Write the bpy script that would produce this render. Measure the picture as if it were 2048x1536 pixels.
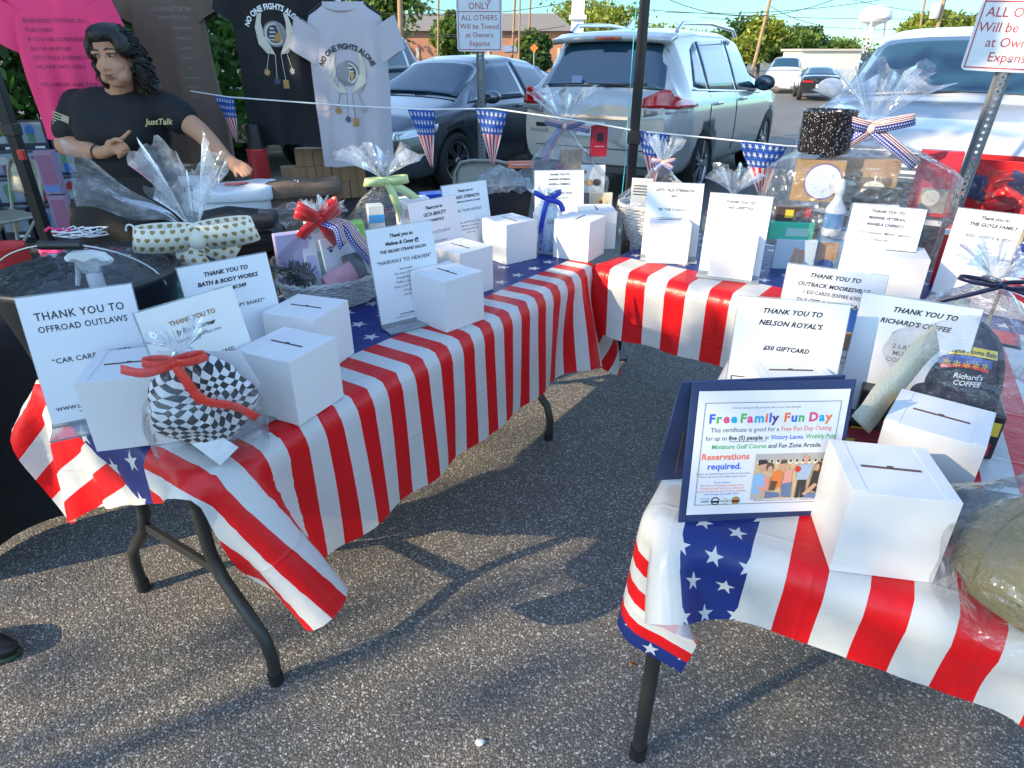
import bpy, math, random
import numpy as np
from mathutils import Vector, Matrix, noise
random.seed(7)
PI = math.pi
for _o in list(bpy.data.objects): bpy.data.objects.remove(_o)
SC = bpy.context.scene
COL = SC.collection
# ---------------------------------------------------------------- camera
F_, TH, EYE = 1300.0, math.atan((768 - 105) / 1300.0), 1.47
cam = bpy.data.cameras.new('camera'); camo = bpy.data.objects.new('camera', cam); COL.objects.link(camo)
cam.sensor_width = 36.0; cam.lens = 36.0 * F_ / 2048.0; cam.clip_start = 0.05; cam.clip_end = 2000
camo.location = (0, 0, EYE); camo.rotation_euler = (PI / 2 - TH, 0, 0)
SC.camera = camo
# ---------------------------------------------------------------- light
SUN_EL, SUN_AZ = math.radians(25), math.radians(27)     # light travels along +x turned 27 degrees towards +y
sd = Vector((-math.cos(SUN_AZ) * math.cos(SUN_EL), -math.sin(SUN_AZ) * math.cos(SUN_EL), math.sin(SUN_EL)))
world = bpy.data.worlds.new('World'); SC.world = world; world.use_nodes = True
wn = world.node_tree
sky = wn.nodes.new('ShaderNodeTexSky'); sky.sky_type = 'NISHITA'; sky.sun_disc = False
sky.sun_elevation = SUN_EL; sky.sun_rotation = math.atan2(sd.x, sd.y)
sky.air_density = 1.0; sky.dust_density = 0.1; sky.ozone_density = 1.0
bg = wn.nodes['Background']; _tc = wn.nodes.new('ShaderNodeTexCoord'); _sx = wn.nodes.new('ShaderNodeSeparateXYZ'); wn.links.new(_tc.outputs['Generated'], _sx.inputs[0])
_mr = wn.nodes.new('ShaderNodeMapRange'); _mr.inputs[1].default_value = 0.075; _mr.inputs[2].default_value = 0.24; wn.links.new(_sx.outputs[2], _mr.inputs[0])
_mx = wn.nodes.new('ShaderNodeMix'); _mx.data_type = 'RGBA'; wn.links.new(_mr.outputs[0], _mx.inputs[0]); _mx.inputs[6].default_value = (.18, .33, .41, 1); _mx.inputs[7].default_value = (1, 1, 1, 1)
_mm = wn.nodes.new('ShaderNodeMix'); _mm.data_type = 'RGBA'; _mm.blend_type = 'MULTIPLY'; _mm.inputs[0].default_value = 1; wn.links.new(sky.outputs[0], _mm.inputs[6]); wn.links.new(_mx.outputs[2], _mm.inputs[7])
wn.links.new(_mm.outputs[2], bg.inputs[0]); bg.inputs[1].default_value = 0.15
sl = bpy.data.lights.new('sun', 'SUN'); sl.energy = 2.8; sl.angle = math.radians(0.5); sl.color = (1.0, 0.80, 0.53)
so = bpy.data.objects.new('sun', sl); COL.objects.link(so); so.rotation_euler = sd.to_track_quat('Z', 'Y').to_euler()
SC.view_settings.view_transform = 'Standard'; SC.view_settings.look = 'None'
SC.view_settings.exposure = 1.75; SC.view_settings.gamma = 1.0
SC.cycles.transparent_max_bounces = 24; SC.cycles.max_bounces = 8
# ---------------------------------------------------------------- helpers
def ray(u, v):
    x = (u - 1024) / F_; y = (v - 768) / F_
    return Vector((x, math.cos(TH) - y * math.sin(TH), -math.sin(TH) - y * math.cos(TH)))
def at_z(u, v, z):
    r = ray(u, v); t = (z - EYE) / r.z; return Vector((r.x * t, r.y * t, z))
def at_y(u, v, D):
    r = ray(u, v); t = D / r.y; return Vector((r.x * t, D, EYE + r.z * t))
def ang(d): return math.radians(d)
class MB:
    def __init__(s): s.v = []; s.f = []; s.m = []; s.s = []; s.uv = None
    def add(s, vs, fs, mi=0, M=None, sm=False):
        o = len(s.v)
        s.v += [tuple(M @ Vector(p)) if M else tuple(p) for p in vs]
        for i, f in enumerate(fs):
            s.f.append(tuple(k + o for k in f)); s.m.append(mi if isinstance(mi, int) else mi[i]); s.s.append(sm)
        return s
    def box(s, c, d, mi=0, M=None, rz=0):
        x, y, z = d[0] / 2, d[1] / 2, d[2] / 2
        vs = [(a * x, b * y, e * z) for a in (-1, 1) for b in (-1, 1) for e in (-1, 1)]
        T = Matrix.Translation(c) @ Matrix.Rotation(rz, 4, 'Z')
        if M: T = M @ T
        return s.add(vs, [(0, 1, 3, 2), (4, 6, 7, 5), (0, 4, 5, 1), (2, 3, 7, 6), (0, 2, 6, 4), (1, 5, 7, 3)], mi, T)
    def tube(s, pts, r, n=8, mi=0, M=None, closed=False, flat=None):
        pts = [Vector(p) for p in pts]; N = len(pts)
        rs = r if isinstance(r, (list, tuple)) else [r] * N
        vs = []; up = None
        for i, p in enumerate(pts):
            a = pts[i - 1] if (i > 0 or closed) else pts[0]; b = pts[(i + 1) % N] if (i < N - 1 or closed) else pts[-1]
            t = (b - a).normalized() if (b - a).length > 1e-9 else Vector((0, 0, 1))
            if up is None: up = Vector((0, 0, 1)) if abs(t.z) < .95 else Vector((0, 1, 0))
            x = up.cross(t).normalized(); y = t.cross(x); up = y
            for k in range(n):
                q = 2 * PI * k / n
                vs.append(p + (x * math.cos(q) + y * math.sin(q) * (flat or 1)) * rs[i])
        fs = []
        for i in range(N if closed else N - 1):
            for k in range(n):
                j = (i + 1) % N
                fs.append((i * n + k, i * n + (k + 1) % n, j * n + (k + 1) % n, j * n + k))
        s.add(vs, fs, mi, M, True)
        if not closed:
            s.add(vs[:n], [tuple(range(n))[::-1]], mi, M); s.add(vs[-n:], [tuple(range(n))], mi, M)
        return s
    def lathe(s, prof, n=24, mi=0, M=None, caps=True, sm=True):
        vs = [(r * math.cos(2 * PI * k / n), r * math.sin(2 * PI * k / n), z) for r, z in prof for k in range(n)]
        fs = [(i * n + k, i * n + (k + 1) % n, (i + 1) * n + (k + 1) % n, (i + 1) * n + k) for i in range(len(prof) - 1) for k in range(n)]
        s.add(vs, fs, mi, M, sm)
        if caps:
            s.add(vs[:n], [tuple(range(n))[::-1]], mi, M); s.add(vs[-n:], [tuple(range(n))], mi, M)
        return s
    def loft(s, rings, mi=0, M=None, caps=True, sm=True, closed=True):
        n = len(rings[0]); vs = [p for r in rings for p in r]; fs = []; K = n if closed else n - 1
        for i in range(len(rings) - 1):
            for k in range(K):
                fs.append((i * n + k, i * n + (k + 1) % n, (i + 1) * n + (k + 1) % n, (i + 1) * n + k))
        s.add(vs, fs, mi, M, sm)
        if caps:
            s.add(rings[0], [tuple(range(n))[::-1]], mi, M); s.add(rings[-1], [tuple(range(n))], mi, M)
        return s
    def grid(s, fn, nu, nv, mi=0, M=None, sm=True):
        vs = [fn(i / nu, j / nv) for i in range(nu + 1) for j in range(nv + 1)]
        fs = [(i * (nv + 1) + j, (i + 1) * (nv + 1) + j, (i + 1) * (nv + 1) + j + 1, i * (nv + 1) + j + 1) for i in range(nu) for j in range(nv)]
        return s.add(vs, fs, mi, M, sm)
    def prism(s, poly, y0, y1, mi=0, M=None):          # polygon in x,z pulled along y
        n = len(poly); vs = [(x, y0, z) for x, z in poly] + [(x, y1, z) for x, z in poly]
        fs = [tuple(range(n)), tuple(range(2 * n - 1, n - 1, -1))] + [(i, i + n, (i + 1) % n + n, (i + 1) % n) for i in range(n)]
        return s.add(vs, fs, mi, M)
    def ell(s, c, r, mi=0, M=None, nu=14, nv=9):
        rings = [[(c[0] + r[0] * math.sin(PI * max(j, .02) / nv if j < nv else PI * .998) * math.cos(2 * PI * k / nu),
                   c[1] + r[1] * math.sin(PI * max(j, .02) / nv if j < nv else PI * .998) * math.sin(2 * PI * k / nu),
                   c[2] - r[2] * math.cos(PI * j / nv)) for k in range(nu)] for j in range(nv + 1)]
        return s.loft(rings, mi, M)
    def cap(s, a, b, ra, rb, n=14, mi=0):                # tapered capsule
        a, b = Vector(a), Vector(b); t = (b - a).normalized(); pts = []; rr = []
        for k in range(5): q = PI / 2 * (1 - k / 4.0); pts.append(a - t * ra * math.sin(q)); rr.append(max(ra * math.cos(q), ra * .05))
        for k in range(5): q = PI / 2 * k / 4.0; pts.append(b + t * rb * math.sin(q)); rr.append(max(rb * math.cos(q), rb * .05))
        return s.tube(pts, rr, n, mi)
    def mesh(s, name, mats):
        me = bpy.data.meshes.new(name); me.from_pydata(s.v, [], s.f)
        for m in (mats if isinstance(mats, (list, tuple)) else [mats]): me.materials.append(m)
        me.polygons.foreach_set('material_index', s.m); me.polygons.foreach_set('use_smooth', s.s)
        if s.uv is not None:
            l = me.uv_layers.new(name='UVMap'); li = np.empty(len(me.loops), dtype=np.int32); me.loops.foreach_get('vertex_index', li)
            l.data.foreach_set('uv', np.asarray(s.uv, dtype=np.float32)[li].ravel())
        me.update(); return me
    def build(s, name, mats, parent=None, bev=0, sub=0):
        o = bpy.data.objects.new(name, s.mesh(name, mats)); COL.objects.link(o)
        if parent is not None: o.parent = parent
        if bev:
            b = o.modifiers.new('bevel', 'BEVEL'); b.width = bev; b.segments = 2; b.limit_method = 'ANGLE'; b.angle_limit = ang(40)
        if sub:
            b = o.modifiers.new('sub', 'SUBSURF'); b.levels = sub; b.render_levels = sub
        return o
def tag(o, label=None, cat=None, group=None, kind=None):
    if label: o['label'] = label
    if cat: o['category'] = cat
    if group: o['group'] = group
    if kind: o['kind'] = kind
    return o
def thing(name, label, cat, loc=(0, 0, 0), rz=0, group=None):
    o = bpy.data.objects.new(name, None); COL.objects.link(o); o.location = loc; o.rotation_euler = (0, 0, rz)
    o.empty_display_size = .1
    return tag(o, label, cat, group)
def copy_tree(o, parent=None):
    c = o.copy(); COL.objects.link(c)
    if parent is not None: c.parent = parent
    for ch in list(o.children): copy_tree(ch, c)
    return c
def evaluated(o):
    bpy.context.view_layer.update(); dg = bpy.context.evaluated_depsgraph_get()
    me = bpy.data.meshes.new_from_object(o.evaluated_get(dg)); return me
def remesh(mb, voxel, it=6, fac=.5):
    o = bpy.data.objects.new('tmp', mb.mesh('tmp', [])); COL.objects.link(o)
    r = o.modifiers.new('r', 'REMESH'); r.mode = 'VOXEL'; r.voxel_size = voxel; r.use_smooth_shade = True
    if it: q = o.modifiers.new('s', 'SMOOTH'); q.factor = fac; q.iterations = it
    me = evaluated(o); bpy.data.objects.remove(o); return me
def link_mesh(name, me, mats, parent):
    me.materials.clear(); me.name = name
    for m in mats: me.materials.append(m)
    o = bpy.data.objects.new(name, me); COL.objects.link(o); o.parent = parent; return o
_tc = {}
def text_geo(t, size, shear=0, bold=0, align='CENTER', sp=1.0):
    k = (t, size, shear, bold, align, sp)
    if k not in _tc:
        cu = bpy.data.curves.new('t', 'FONT'); cu.body = t; cu.size = size; cu.shear = shear; cu.offset = bold; cu.align_x = align
        cu.resolution_u = 2; cu.space_character = sp
        o = bpy.data.objects.new('t', cu); COL.objects.link(o); me = o.to_mesh()
        _tc[k] = ([tuple(v.co) for v in me.vertices], [tuple(p.vertices) for p in me.polygons])
        o.to_mesh_clear(); bpy.data.objects.remove(o); bpy.data.curves.remove(cu)
    return _tc[k]
def text(mb, t, size, M, mi=1, shear=0, bold=0, align='CENTER', sp=1.0, sx=1.0, arc=None):
    vs, fs = text_geo(t, size, shear, bold, align, sp)
    if arc: vs = [((arc + y) * math.sin(x * sx / arc), (arc + y) * math.cos(x * sx / arc) - arc, z) for x, y, z in vs]
    elif sx != 1: vs = [(x * sx, y, z) for x, y, z in vs]
    mb.add(vs, fs, mi, M)
# ---------------------------------------------------------------- materials
def mth(nt, op, *a, clamp=False):
    n = nt.nodes.new('ShaderNodeMath'); n.operation = op; n.use_clamp = clamp
    for i, v in enumerate(a):
        if isinstance(v, (int, float)): n.inputs[i].default_value = v
        else: nt.links.new(v, n.inputs[i])
    return n.outputs[0]
def mixc(nt, f, a, b, mode='MIX'):
    n = nt.nodes.new('ShaderNodeMix'); n.data_type = 'RGBA'; n.blend_type = mode
    for i, v in ((0, f), (6, a), (7, b)):
        if isinstance(v, (int, float)): n.inputs[i].default_value = v
        elif isinstance(v, (tuple, list)): n.inputs[i].default_value = (*v[:3], 1)
        else: nt.links.new(v, n.inputs[i])
    return n.outputs[2]
def noise_tex(nt, scale, detail=4, coord='Object', rough=.55, dim3=None):
    tc = nt.nodes.new('ShaderNodeTexCoord'); n = nt.nodes.new('ShaderNodeTexNoise'); nt.links.new(tc.outputs[coord], n.inputs[0])
    n.inputs['Scale'].default_value = scale; n.inputs['Detail'].default_value = detail; n.inputs['Roughness'].default_value = rough
    return n.outputs[0]
def bump(nt, h, strength, dist, bsdf):
    b = nt.nodes.new('ShaderNodeBump'); b.inputs['Strength'].default_value = strength; b.inputs['Distance'].default_value = dist
    nt.links.new(h, b.inputs['Height']); nt.links.new(b.outputs[0], bsdf.inputs['Normal'])
def newmat(name):
    m = bpy.data.materials.new(name); m.use_nodes = True
    return m, m.node_tree, m.node_tree.nodes['Principled BSDF']
_mc = {}
def pm(name, col, rough=.5, metal=0, spec=.5, var=.06, vs=12, bmp=0, bs=80, coat=0, emit=None, trans=0, sheen=0):
    if name in _mc: return _mc[name]
    m, nt, b = newmat(name)
    n = noise_tex(nt, vs); f = mth(nt, 'MULTIPLY_ADD', n, 2 * var, 1 - var)
    g = nt.nodes.new('ShaderNodeCombineColor')
    for i in range(3): nt.links.new(f, g.inputs[i])
    nt.links.new(mixc(nt, 1.0, (*col, 1), g.outputs[0], 'MULTIPLY'), b.inputs['Base Color'])
    b.inputs['Roughness'].default_value = rough; b.inputs['Metallic'].default_value = metal
    b.inputs['Specular IOR Level'].default_value = spec; b.inputs['Coat Weight'].default_value = coat; b.inputs['Coat Roughness'].default_value = .06
    b.inputs['Sheen Weight'].default_value = sheen
    if trans: b.inputs['Transmission Weight'].default_value = trans
    if emit: b.inputs['Emission Color'].default_value = (*emit, 1); b.inputs['Emission Strength'].default_value = 1
    if bmp: bump(nt, noise_tex(nt, bs, 5), bmp, .01, b)
    _mc[name] = m; return m
def star_mask(nt, u, v, cell, R):
    row = mth(nt, 'FLOOR', mth(nt, 'DIVIDE', v, cell))
    uu = mth(nt, 'ADD', mth(nt, 'DIVIDE', u, cell), mth(nt, 'MULTIPLY', mth(nt, 'FLOORED_MODULO', row, 2.0), .5))
    fu = mth(nt, 'SUBTRACT', mth(nt, 'FRACT', uu), .5); fv = mth(nt, 'SUBTRACT', mth(nt, 'FRACT', mth(nt, 'DIVIDE', v, cell)), .5)
    r = mth(nt, 'SQRT', mth(nt, 'ADD', mth(nt, 'MULTIPLY', fu, fu), mth(nt, 'MULTIPLY', fv, fv)))
    a = mth(nt, 'ARCTAN2', fu, fv)
    a = mth(nt, 'ABSOLUTE', mth(nt, 'SUBTRACT', mth(nt, 'FLOORED_MODULO', mth(nt, 'ADD', a, PI / 5), 2 * PI / 5), PI / 5))
    px = mth(nt, 'MULTIPLY', r, mth(nt, 'COSINE', a)); py = mth(nt, 'MULTIPLY', r, mth(nt, 'SINE', a))
    ri = .4 * R; ex = ri * math.cos(PI / 5) - R; ey = ri * math.sin(PI / 5)
    return mth(nt, 'GREATER_THAN', mth(nt, 'SUBTRACT', mth(nt, 'MULTIPLY', py, ex), mth(nt, 'MULTIPLY', mth(nt, 'SUBTRACT', px, R), ey)), 0.0)
def heart_mask(nt, u, v, cell, R):
    row = mth(nt, 'FLOOR', mth(nt, 'DIVIDE', v, cell))
    uu = mth(nt, 'ADD', mth(nt, 'DIVIDE', u, cell), mth(nt, 'MULTIPLY', mth(nt, 'FLOORED_MODULO', row, 2.0), .5))
    x = mth(nt, 'DIVIDE', mth(nt, 'SUBTRACT', mth(nt, 'FRACT', uu), .5), R); y = mth(nt, 'DIVIDE', mth(nt, 'SUBTRACT', mth(nt, 'FRACT', mth(nt, 'DIVIDE', v, cell)), .5), R)
    x2 = mth(nt, 'MULTIPLY', x, x); y2 = mth(nt, 'MULTIPLY', y, y); a = mth(nt, 'SUBTRACT', mth(nt, 'ADD', x2, y2), 1.0)
    return mth(nt, 'LESS_THAN', mth(nt, 'SUBTRACT', mth(nt, 'MULTIPLY', a, mth(nt, 'MULTIPLY', a, a)), mth(nt, 'MULTIPLY', x2, mth(nt, 'MULTIPLY', y2, y))), 0.0)
def uvxy(nt):
    u = nt.nodes.new('ShaderNodeUVMap'); u.uv_map = 'UVMap'; s = nt.nodes.new('ShaderNodeSeparateXYZ'); nt.links.new(u.outputs[0], s.inputs[0])
    return s.outputs[0], s.outputs[1]
RED, WHITE, BLUE = (.72, .009, .014), (.66, .67, .66), (.016, .036, .2)
def vinyl_out(m, nt, b, col):
    """thin printed vinyl: print on the face, paler on the back, some light coming through"""
    g = nt.nodes.new('ShaderNodeNewGeometry')
    c2 = mixc(nt, mth(nt, 'MULTIPLY', g.outputs['Backfacing'], .6), col, (.78, .8, .84))
    nt.links.new(c2, b.inputs['Base Color']); b.inputs['Roughness'].default_value = .33; b.inputs['Specular IOR Level'].default_value = .4
    tr = nt.nodes.new('ShaderNodeBsdfTranslucent'); nt.links.new(c2, tr.inputs[0])
    mx = nt.nodes.new('ShaderNodeMixShader'); mx.inputs[0].default_value = .22
    nt.links.new(b.outputs[0], mx.inputs[1]); nt.links.new(tr.outputs[0], mx.inputs[2])
    nt.links.new(mx.outputs[0], nt.nodes['Material Output'].inputs[0])
    u, v = uvxy(nt); cr = []
    for q in (u, v): cr.append(mth(nt, 'SUBTRACT', 1.0, mth(nt, 'MULTIPLY', mth(nt, 'ABSOLUTE', mth(nt, 'SUBTRACT', mth(nt, 'FRACT', mth(nt, 'DIVIDE', mth(nt, 'ADD', q, .07), .235)), .5)), 34.0), clamp=True))
    h = mth(nt, 'ADD', noise_tex(nt, 14, 4), mth(nt, 'MULTIPLY', mth(nt, 'ADD', cr[0], cr[1]), .22))
    bump(nt, h, .4, .01, b)
def flag_cloth(name, period, b0, slope, b1, star=.1, off=0.0, endcut=False):
    m, nt, b = newmat(name); u, v = uvxy(nt)
    st = mth(nt, 'GREATER_THAN', mth(nt, 'FRACT', mth(nt, 'DIVIDE', mth(nt, 'ADD', u, off), period)), .5)
    stripes = mixc(nt, st, RED, WHITE)
    ed = mth(nt, 'MULTIPLY_ADD', u, slope, b0)
    blue = mth(nt, 'MULTIPLY', mth(nt, 'GREATER_THAN', v, ed), mth(nt, 'LESS_THAN', v, b1))
    field = mixc(nt, star_mask(nt, u, mth(nt, 'SUBTRACT', v, ed), star, .26), BLUE, WHITE)
    out = mixc(nt, blue, stripes, field)
    if endcut:
        e = mth(nt, 'LESS_THAN', mth(nt, 'ADD', u, mth(nt, 'MULTIPLY_ADD', v, -.42, .27)), 0.0); e = mth(nt, 'MULTIPLY', e, mth(nt, 'GREATER_THAN', v, .16))
        out = mixc(nt, e, out, mixc(nt, mth(nt, 'GREATER_THAN', mth(nt, 'FRACT', mth(nt, 'DIVIDE', mth(nt, 'ADD', mth(nt, 'MULTIPLY', u, .84), mth(nt, 'MULTIPLY', v, .54)), .13)), .5), WHITE, RED))
    vinyl_out(m, nt, b, out); return m
def end_cloth(name, period):
    m, nt, b = newmat(name); u, v = uvxy(nt)
    fine = mth(nt, 'GREATER_THAN', mth(nt, 'FRACT', mth(nt, 'DIVIDE', mth(nt, 'ADD', u, .02), .075)), .5)
    wide = mth(nt, 'GREATER_THAN', mth(nt, 'FRACT', mth(nt, 'DIVIDE', mth(nt, 'SUBTRACT', u, .185), period)), .5)
    wide = mth(nt, 'SUBTRACT', 1.0, wide)
    left = mth(nt, 'LESS_THAN', u, -.03)
    st = mth(nt, 'ADD', mth(nt, 'MULTIPLY', left, fine), mth(nt, 'MULTIPLY', mth(nt, 'SUBTRACT', 1.0, left), wide), clamp=True)
    gap = mth(nt, 'MULTIPLY', mth(nt, 'GREATER_THAN', u, -.045), mth(nt, 'LESS_THAN', u, .068))
    st = mth(nt, 'MAXIMUM', st, gap)
    stripes = mixc(nt, st, RED, WHITE)
    bl = mth(nt, 'ADD', mth(nt, 'MULTIPLY', mth(nt, 'GREATER_THAN', u, .068), mth(nt, 'LESS_THAN', u, .185)), mth(nt, 'LESS_THAN', u, -.235), clamp=True)
    field = mixc(nt, star_mask(nt, mth(nt, 'SUBTRACT', u, .068), v, .0585, .3), BLUE, WHITE)
    vinyl_out(m, nt, b, mixc(nt, bl, stripes, field)); return m
def pennant_mat():
    m, nt, b = newmat('pennant_print'); u, v = uvxy(nt)
    st = mth(nt, 'GREATER_THAN', mth(nt, 'FRACT', mth(nt, 'MULTIPLY', u, 4.5)), .5)
    stripes = mixc(nt, st, WHITE, (.7, .02, .04))
    field = mixc(nt, star_mask(nt, u, v, .143, .42), (.015, .09, .42), WHITE)
    c = mixc(nt, mth(nt, 'LESS_THAN', v, .43), stripes, field)
    nt.links.new(c, b.inputs['Base Color']); b.inputs['Roughness'].default_value = .6
    tr = nt.nodes.new('ShaderNodeBsdfTranslucent'); nt.links.new(c, tr.inputs[0])
    mx = nt.nodes.new('ShaderNodeMixShader'); mx.inputs[0].default_value = .35
    nt.links.new(b.outputs[0], mx.inputs[1]); nt.links.new(tr.outputs[0], mx.inputs[2])
    nt.links.new(mx.outputs[0], nt.nodes['Material Output'].inputs[0]); return m
def cello(name, base=.05, tint=(.93, .96, 1.0), haze=.03, bscale=22, bstr=.9):
    m = bpy.data.materials.new(name); m.use_nodes = True; nt = m.node_tree
    nt.nodes.remove(nt.nodes['Principled BSDF'])
    t = nt.nodes.new('ShaderNodeBsdfTransparent'); t.inputs[0].default_value = (*tint, 1)
    g = nt.nodes.new('ShaderNodeBsdfGlossy'); g.inputs[1].default_value = .07
    d = nt.nodes.new('ShaderNodeBsdfTranslucent'); d.inputs[0].default_value = (.85, .9, .95, 1)
    d2 = nt.nodes.new('ShaderNodeBsdfDiffuse'); d2.inputs[0].default_value = (.85, .9, .95, 1)
    nz = noise_tex(nt, bscale, 3, rough=.5)
    b = nt.nodes.new('ShaderNodeBump'); b.inputs['Strength'].default_value = bstr; b.inputs['Distance'].default_value = .02; nt.links.new(nz, b.inputs['Height'])
    nt.links.new(b.outputs[0], g.inputs['Normal'])
    fr = nt.nodes.new('ShaderNodeFresnel'); fr.inputs[0].default_value = 1.22; nt.links.new(b.outputs[0], fr.inputs[1])
    f = mth(nt, 'MINIMUM', mth(nt, 'MULTIPLY_ADD', fr.outputs[0], .9, base, clamp=True), .65)
    m1 = nt.nodes.new('ShaderNodeMixShader'); nt.links.new(f, m1.inputs[0]); nt.links.new(t.outputs[0], m1.inputs[1]); nt.links.new(g.outputs[0], m1.inputs[2])
    md = nt.nodes.new('ShaderNodeMixShader'); nt.links.new(d.outputs[0], md.inputs[1]); nt.links.new(d2.outputs[0], md.inputs[2])
    cr = mth(nt, 'POWER', noise_tex(nt, bscale * 2.2, 5, rough=.7), 3.0)
    m2 = nt.nodes.new('ShaderNodeMixShader'); nt.links.new(mth(nt, 'MULTIPLY', cr, haze * 5, clamp=True), m2.inputs[0])
    nt.links.new(m1.outputs[0], m2.inputs[1]); nt.links.new(md.outputs[0], m2.inputs[2])
    nt.links.new(m2.outputs[0], nt.nodes['Material Output'].inputs[0]); return m
CELLO = cello('cellophane', .035, (.985, .992, 1), haze=.06, bscale=16, bstr=.85)
CELLO_C = cello('cellophane_crinkled', .07, (.97, .985, 1), haze=.09, bscale=24, bstr=1.0); CELLO_T = cello('cellophane_tuft', .05, (.97, .985, 1), haze=.28, bscale=11, bstr=.5)
ORGANZA = cello('organza', .01, (.95, .97, 1), haze=.5, bscale=60, bstr=.2)
PAPER = pm('paper', (.74, .75, .78), .35, var=.015, vs=5, coat=.35)
CARD = pm('white_card', (.68, .68, .68), .55, var=.02, vs=9, bmp=.04, bs=300)
INK = pm('ink', (.015, .015, .022), .6); GREYINK = pm('grey_ink', (.16, .16, .18), .6)
ACR = pm('acrylic', (.7, .75, .78), .08, trans=.75, spec=.5)
BLK = pm('black_fabric', (.009, .009, .011), .85, var=.3, vs=30, bmp=.5, bs=50)
BLKP = pm('black_plastic', (.012, .012, .014), .4); DGREY = pm('dark_grey_plastic', (.03, .033, .036), .45, bmp=.05)
WPLA = pm('white_plastic', (.75, .76, .76), .35); WICK = pm('white_wicker', (.68, .68, .66), .6, var=.15, vs=60)
KRAFT = pm('kraft_card', (.36, .22, .11), .75, var=.1, vs=15); STEEL = pm('steel', (.5, .5, .5), .35, 1.0)
LEGM = pm('table_leg_metal', (.05, .052, .052), .38, .6, var=.1); TABT = pm('table_plastic', (.55, .54, .5), .5)
REDS = pm('red_satin', (.6, .012, .014), .3, sheen=.3); REDO = pm('red_organza', (.75, .05, .04), .4)
NAVY = pm('navy_board', (.02, .04, .12), .5, var=.1); BLUS = pm('royal_blue_satin', (.01, .04, .42), .3)
GRNR = pm('pale_green_ribbon', (.5, .62, .3), .4); SKIN = pm('skin', (.5, .26, .16), .68, spec=.3, var=.1, vs=20, bmp=.05, bs=200)
# ================================================================ ground
def asphalt():
    m, nt, b = newmat('asphalt')
    tc = nt.nodes.new('ShaderNodeTexCoord')
    def vor(scale, feat='F1'):
        v = nt.nodes.new('ShaderNodeTexVoronoi'); v.feature = feat; v.inputs['Scale'].default_value = scale; nt.links.new(tc.outputs['Object'], v.inputs[0]); return v
    v1, v2 = vor(175), vor(380)
    def pick(v, p):
        s = nt.nodes.new('ShaderNodeSeparateColor'); nt.links.new(v.outputs['Color'], s.inputs[0]); return mth(nt, 'POWER', s.outputs[0], p), s.outputs[1]
    p1, h1 = pick(v1, 5.0); p2, h2 = pick(v2, 4.0)
    e1 = mth(nt, 'SUBTRACT', 1.0, mth(nt, 'MULTIPLY', v1.outputs['Distance'], 1.35), clamp=True)
    e2 = mth(nt, 'SUBTRACT', 1.0, mth(nt, 'MULTIPLY', v2.outputs['Distance'], 1.35), clamp=True)
    big = mth(nt, 'MULTIPLY_ADD', noise_tex(nt, 1.1, 4), .8, .6)
    val = mth(nt, 'ADD', mth(nt, 'MULTIPLY', mth(nt, 'MULTIPLY', p1, e1), .62), mth(nt, 'MULTIPLY', mth(nt, 'MULTIPLY', p2, e2), .42))
    val = mth(nt, 'MULTIPLY', mth(nt, 'ADD', val, .066), mth(nt, 'MULTIPLY', big, 1.2))
    tint = mixc(nt, h1, (1.12, 1.0, .82), (1.0, 1.0, .98))
    g = nt.nodes.new('ShaderNodeCombineColor')
    for i in range(3): nt.links.new(val, g.inputs[i])
    nt.links.new(mixc(nt, 1.0, g.outputs[0], tint, 'MULTIPLY'), b.inputs['Base Color'])
    b.inputs['Roughness'].default_value = .72; b.inputs['Specular IOR Level'].default_value = .35
    bump(nt, mth(nt, 'ADD', mth(nt, 'SUBTRACT', .6, v1.outputs['Distance']), mth(nt, 'MULTIPLY', mth(nt, 'SUBTRACT', .6, v2.outputs['Distance']), .5)), .6, .004, b)
    return m
def sst(a, b, x): t = min(1, max(0, (x - a) / (b - a))); return t * t * (3 - 2 * t)
def ground_z(x, y): return -.55 * sst(12.5, 19, y) * sst(1.5, 6, x)
_xs = [-400, -200, -100, -60, -40, -25] + [-16 + i for i in range(45)] + [32, 40, 60, 100, 200, 400]; _ys = [-60, -30, -15, -8] + [-5 + i for i in range(36)] + [34, 38, 44, 52, 65, 80, 110, 160, 250, 420]
mb = MB(); mb.add([(x, y, ground_z(x, y)) for x in _xs for y in _ys], [(i * len(_ys) + j, (i + 1) * len(_ys) + j, (i + 1) * len(_ys) + j + 1, i * len(_ys) + j + 1) for i in range(len(_xs) - 1) for j in range(len(_ys) - 1)], 0, None, True)
tag(mb.build('ground', asphalt()), kind='structure')
# ================================================================ cars
GLASS = pm('car_glass', (.015, .055, .095), .04, spec=.9, var=.02, coat=.4); TYRE = pm('tyre', (.015, .015, .016), .8, bmp=.2); RIMM = pm('alloy', (.5, .5, .52), .25, 1.0, var=.05)  # car_glass: blue base colour stands in for some of the reflected sky
CHROME = pm('chrome', (.7, .7, .72), .08, 1.0, var=.01); LAMPG = pm('headlamp', (.6, .66, .7), .08, .4, coat=1); REDL = pm('tail_lamp', (.5, .006, .008), .12, coat=1); CLEARL = pm('lamp_clear', (.35, .33, .33), .1, .3, coat=1)
TRIM = pm('car_trim', (.012, .012, .013), .5); GAP = pm('panel_gap', (.01, .01, .01), .9)
def paint(name, col, metal=.4): return pm(name, col, .24, metal, var=.01, coat=1.0, spec=.5)
def lerpf(pts):
    xs = [p[0] for p in pts]; ys = [p[1] for p in pts]
    return lambda x: float(np.interp(x, xs, ys))
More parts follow.
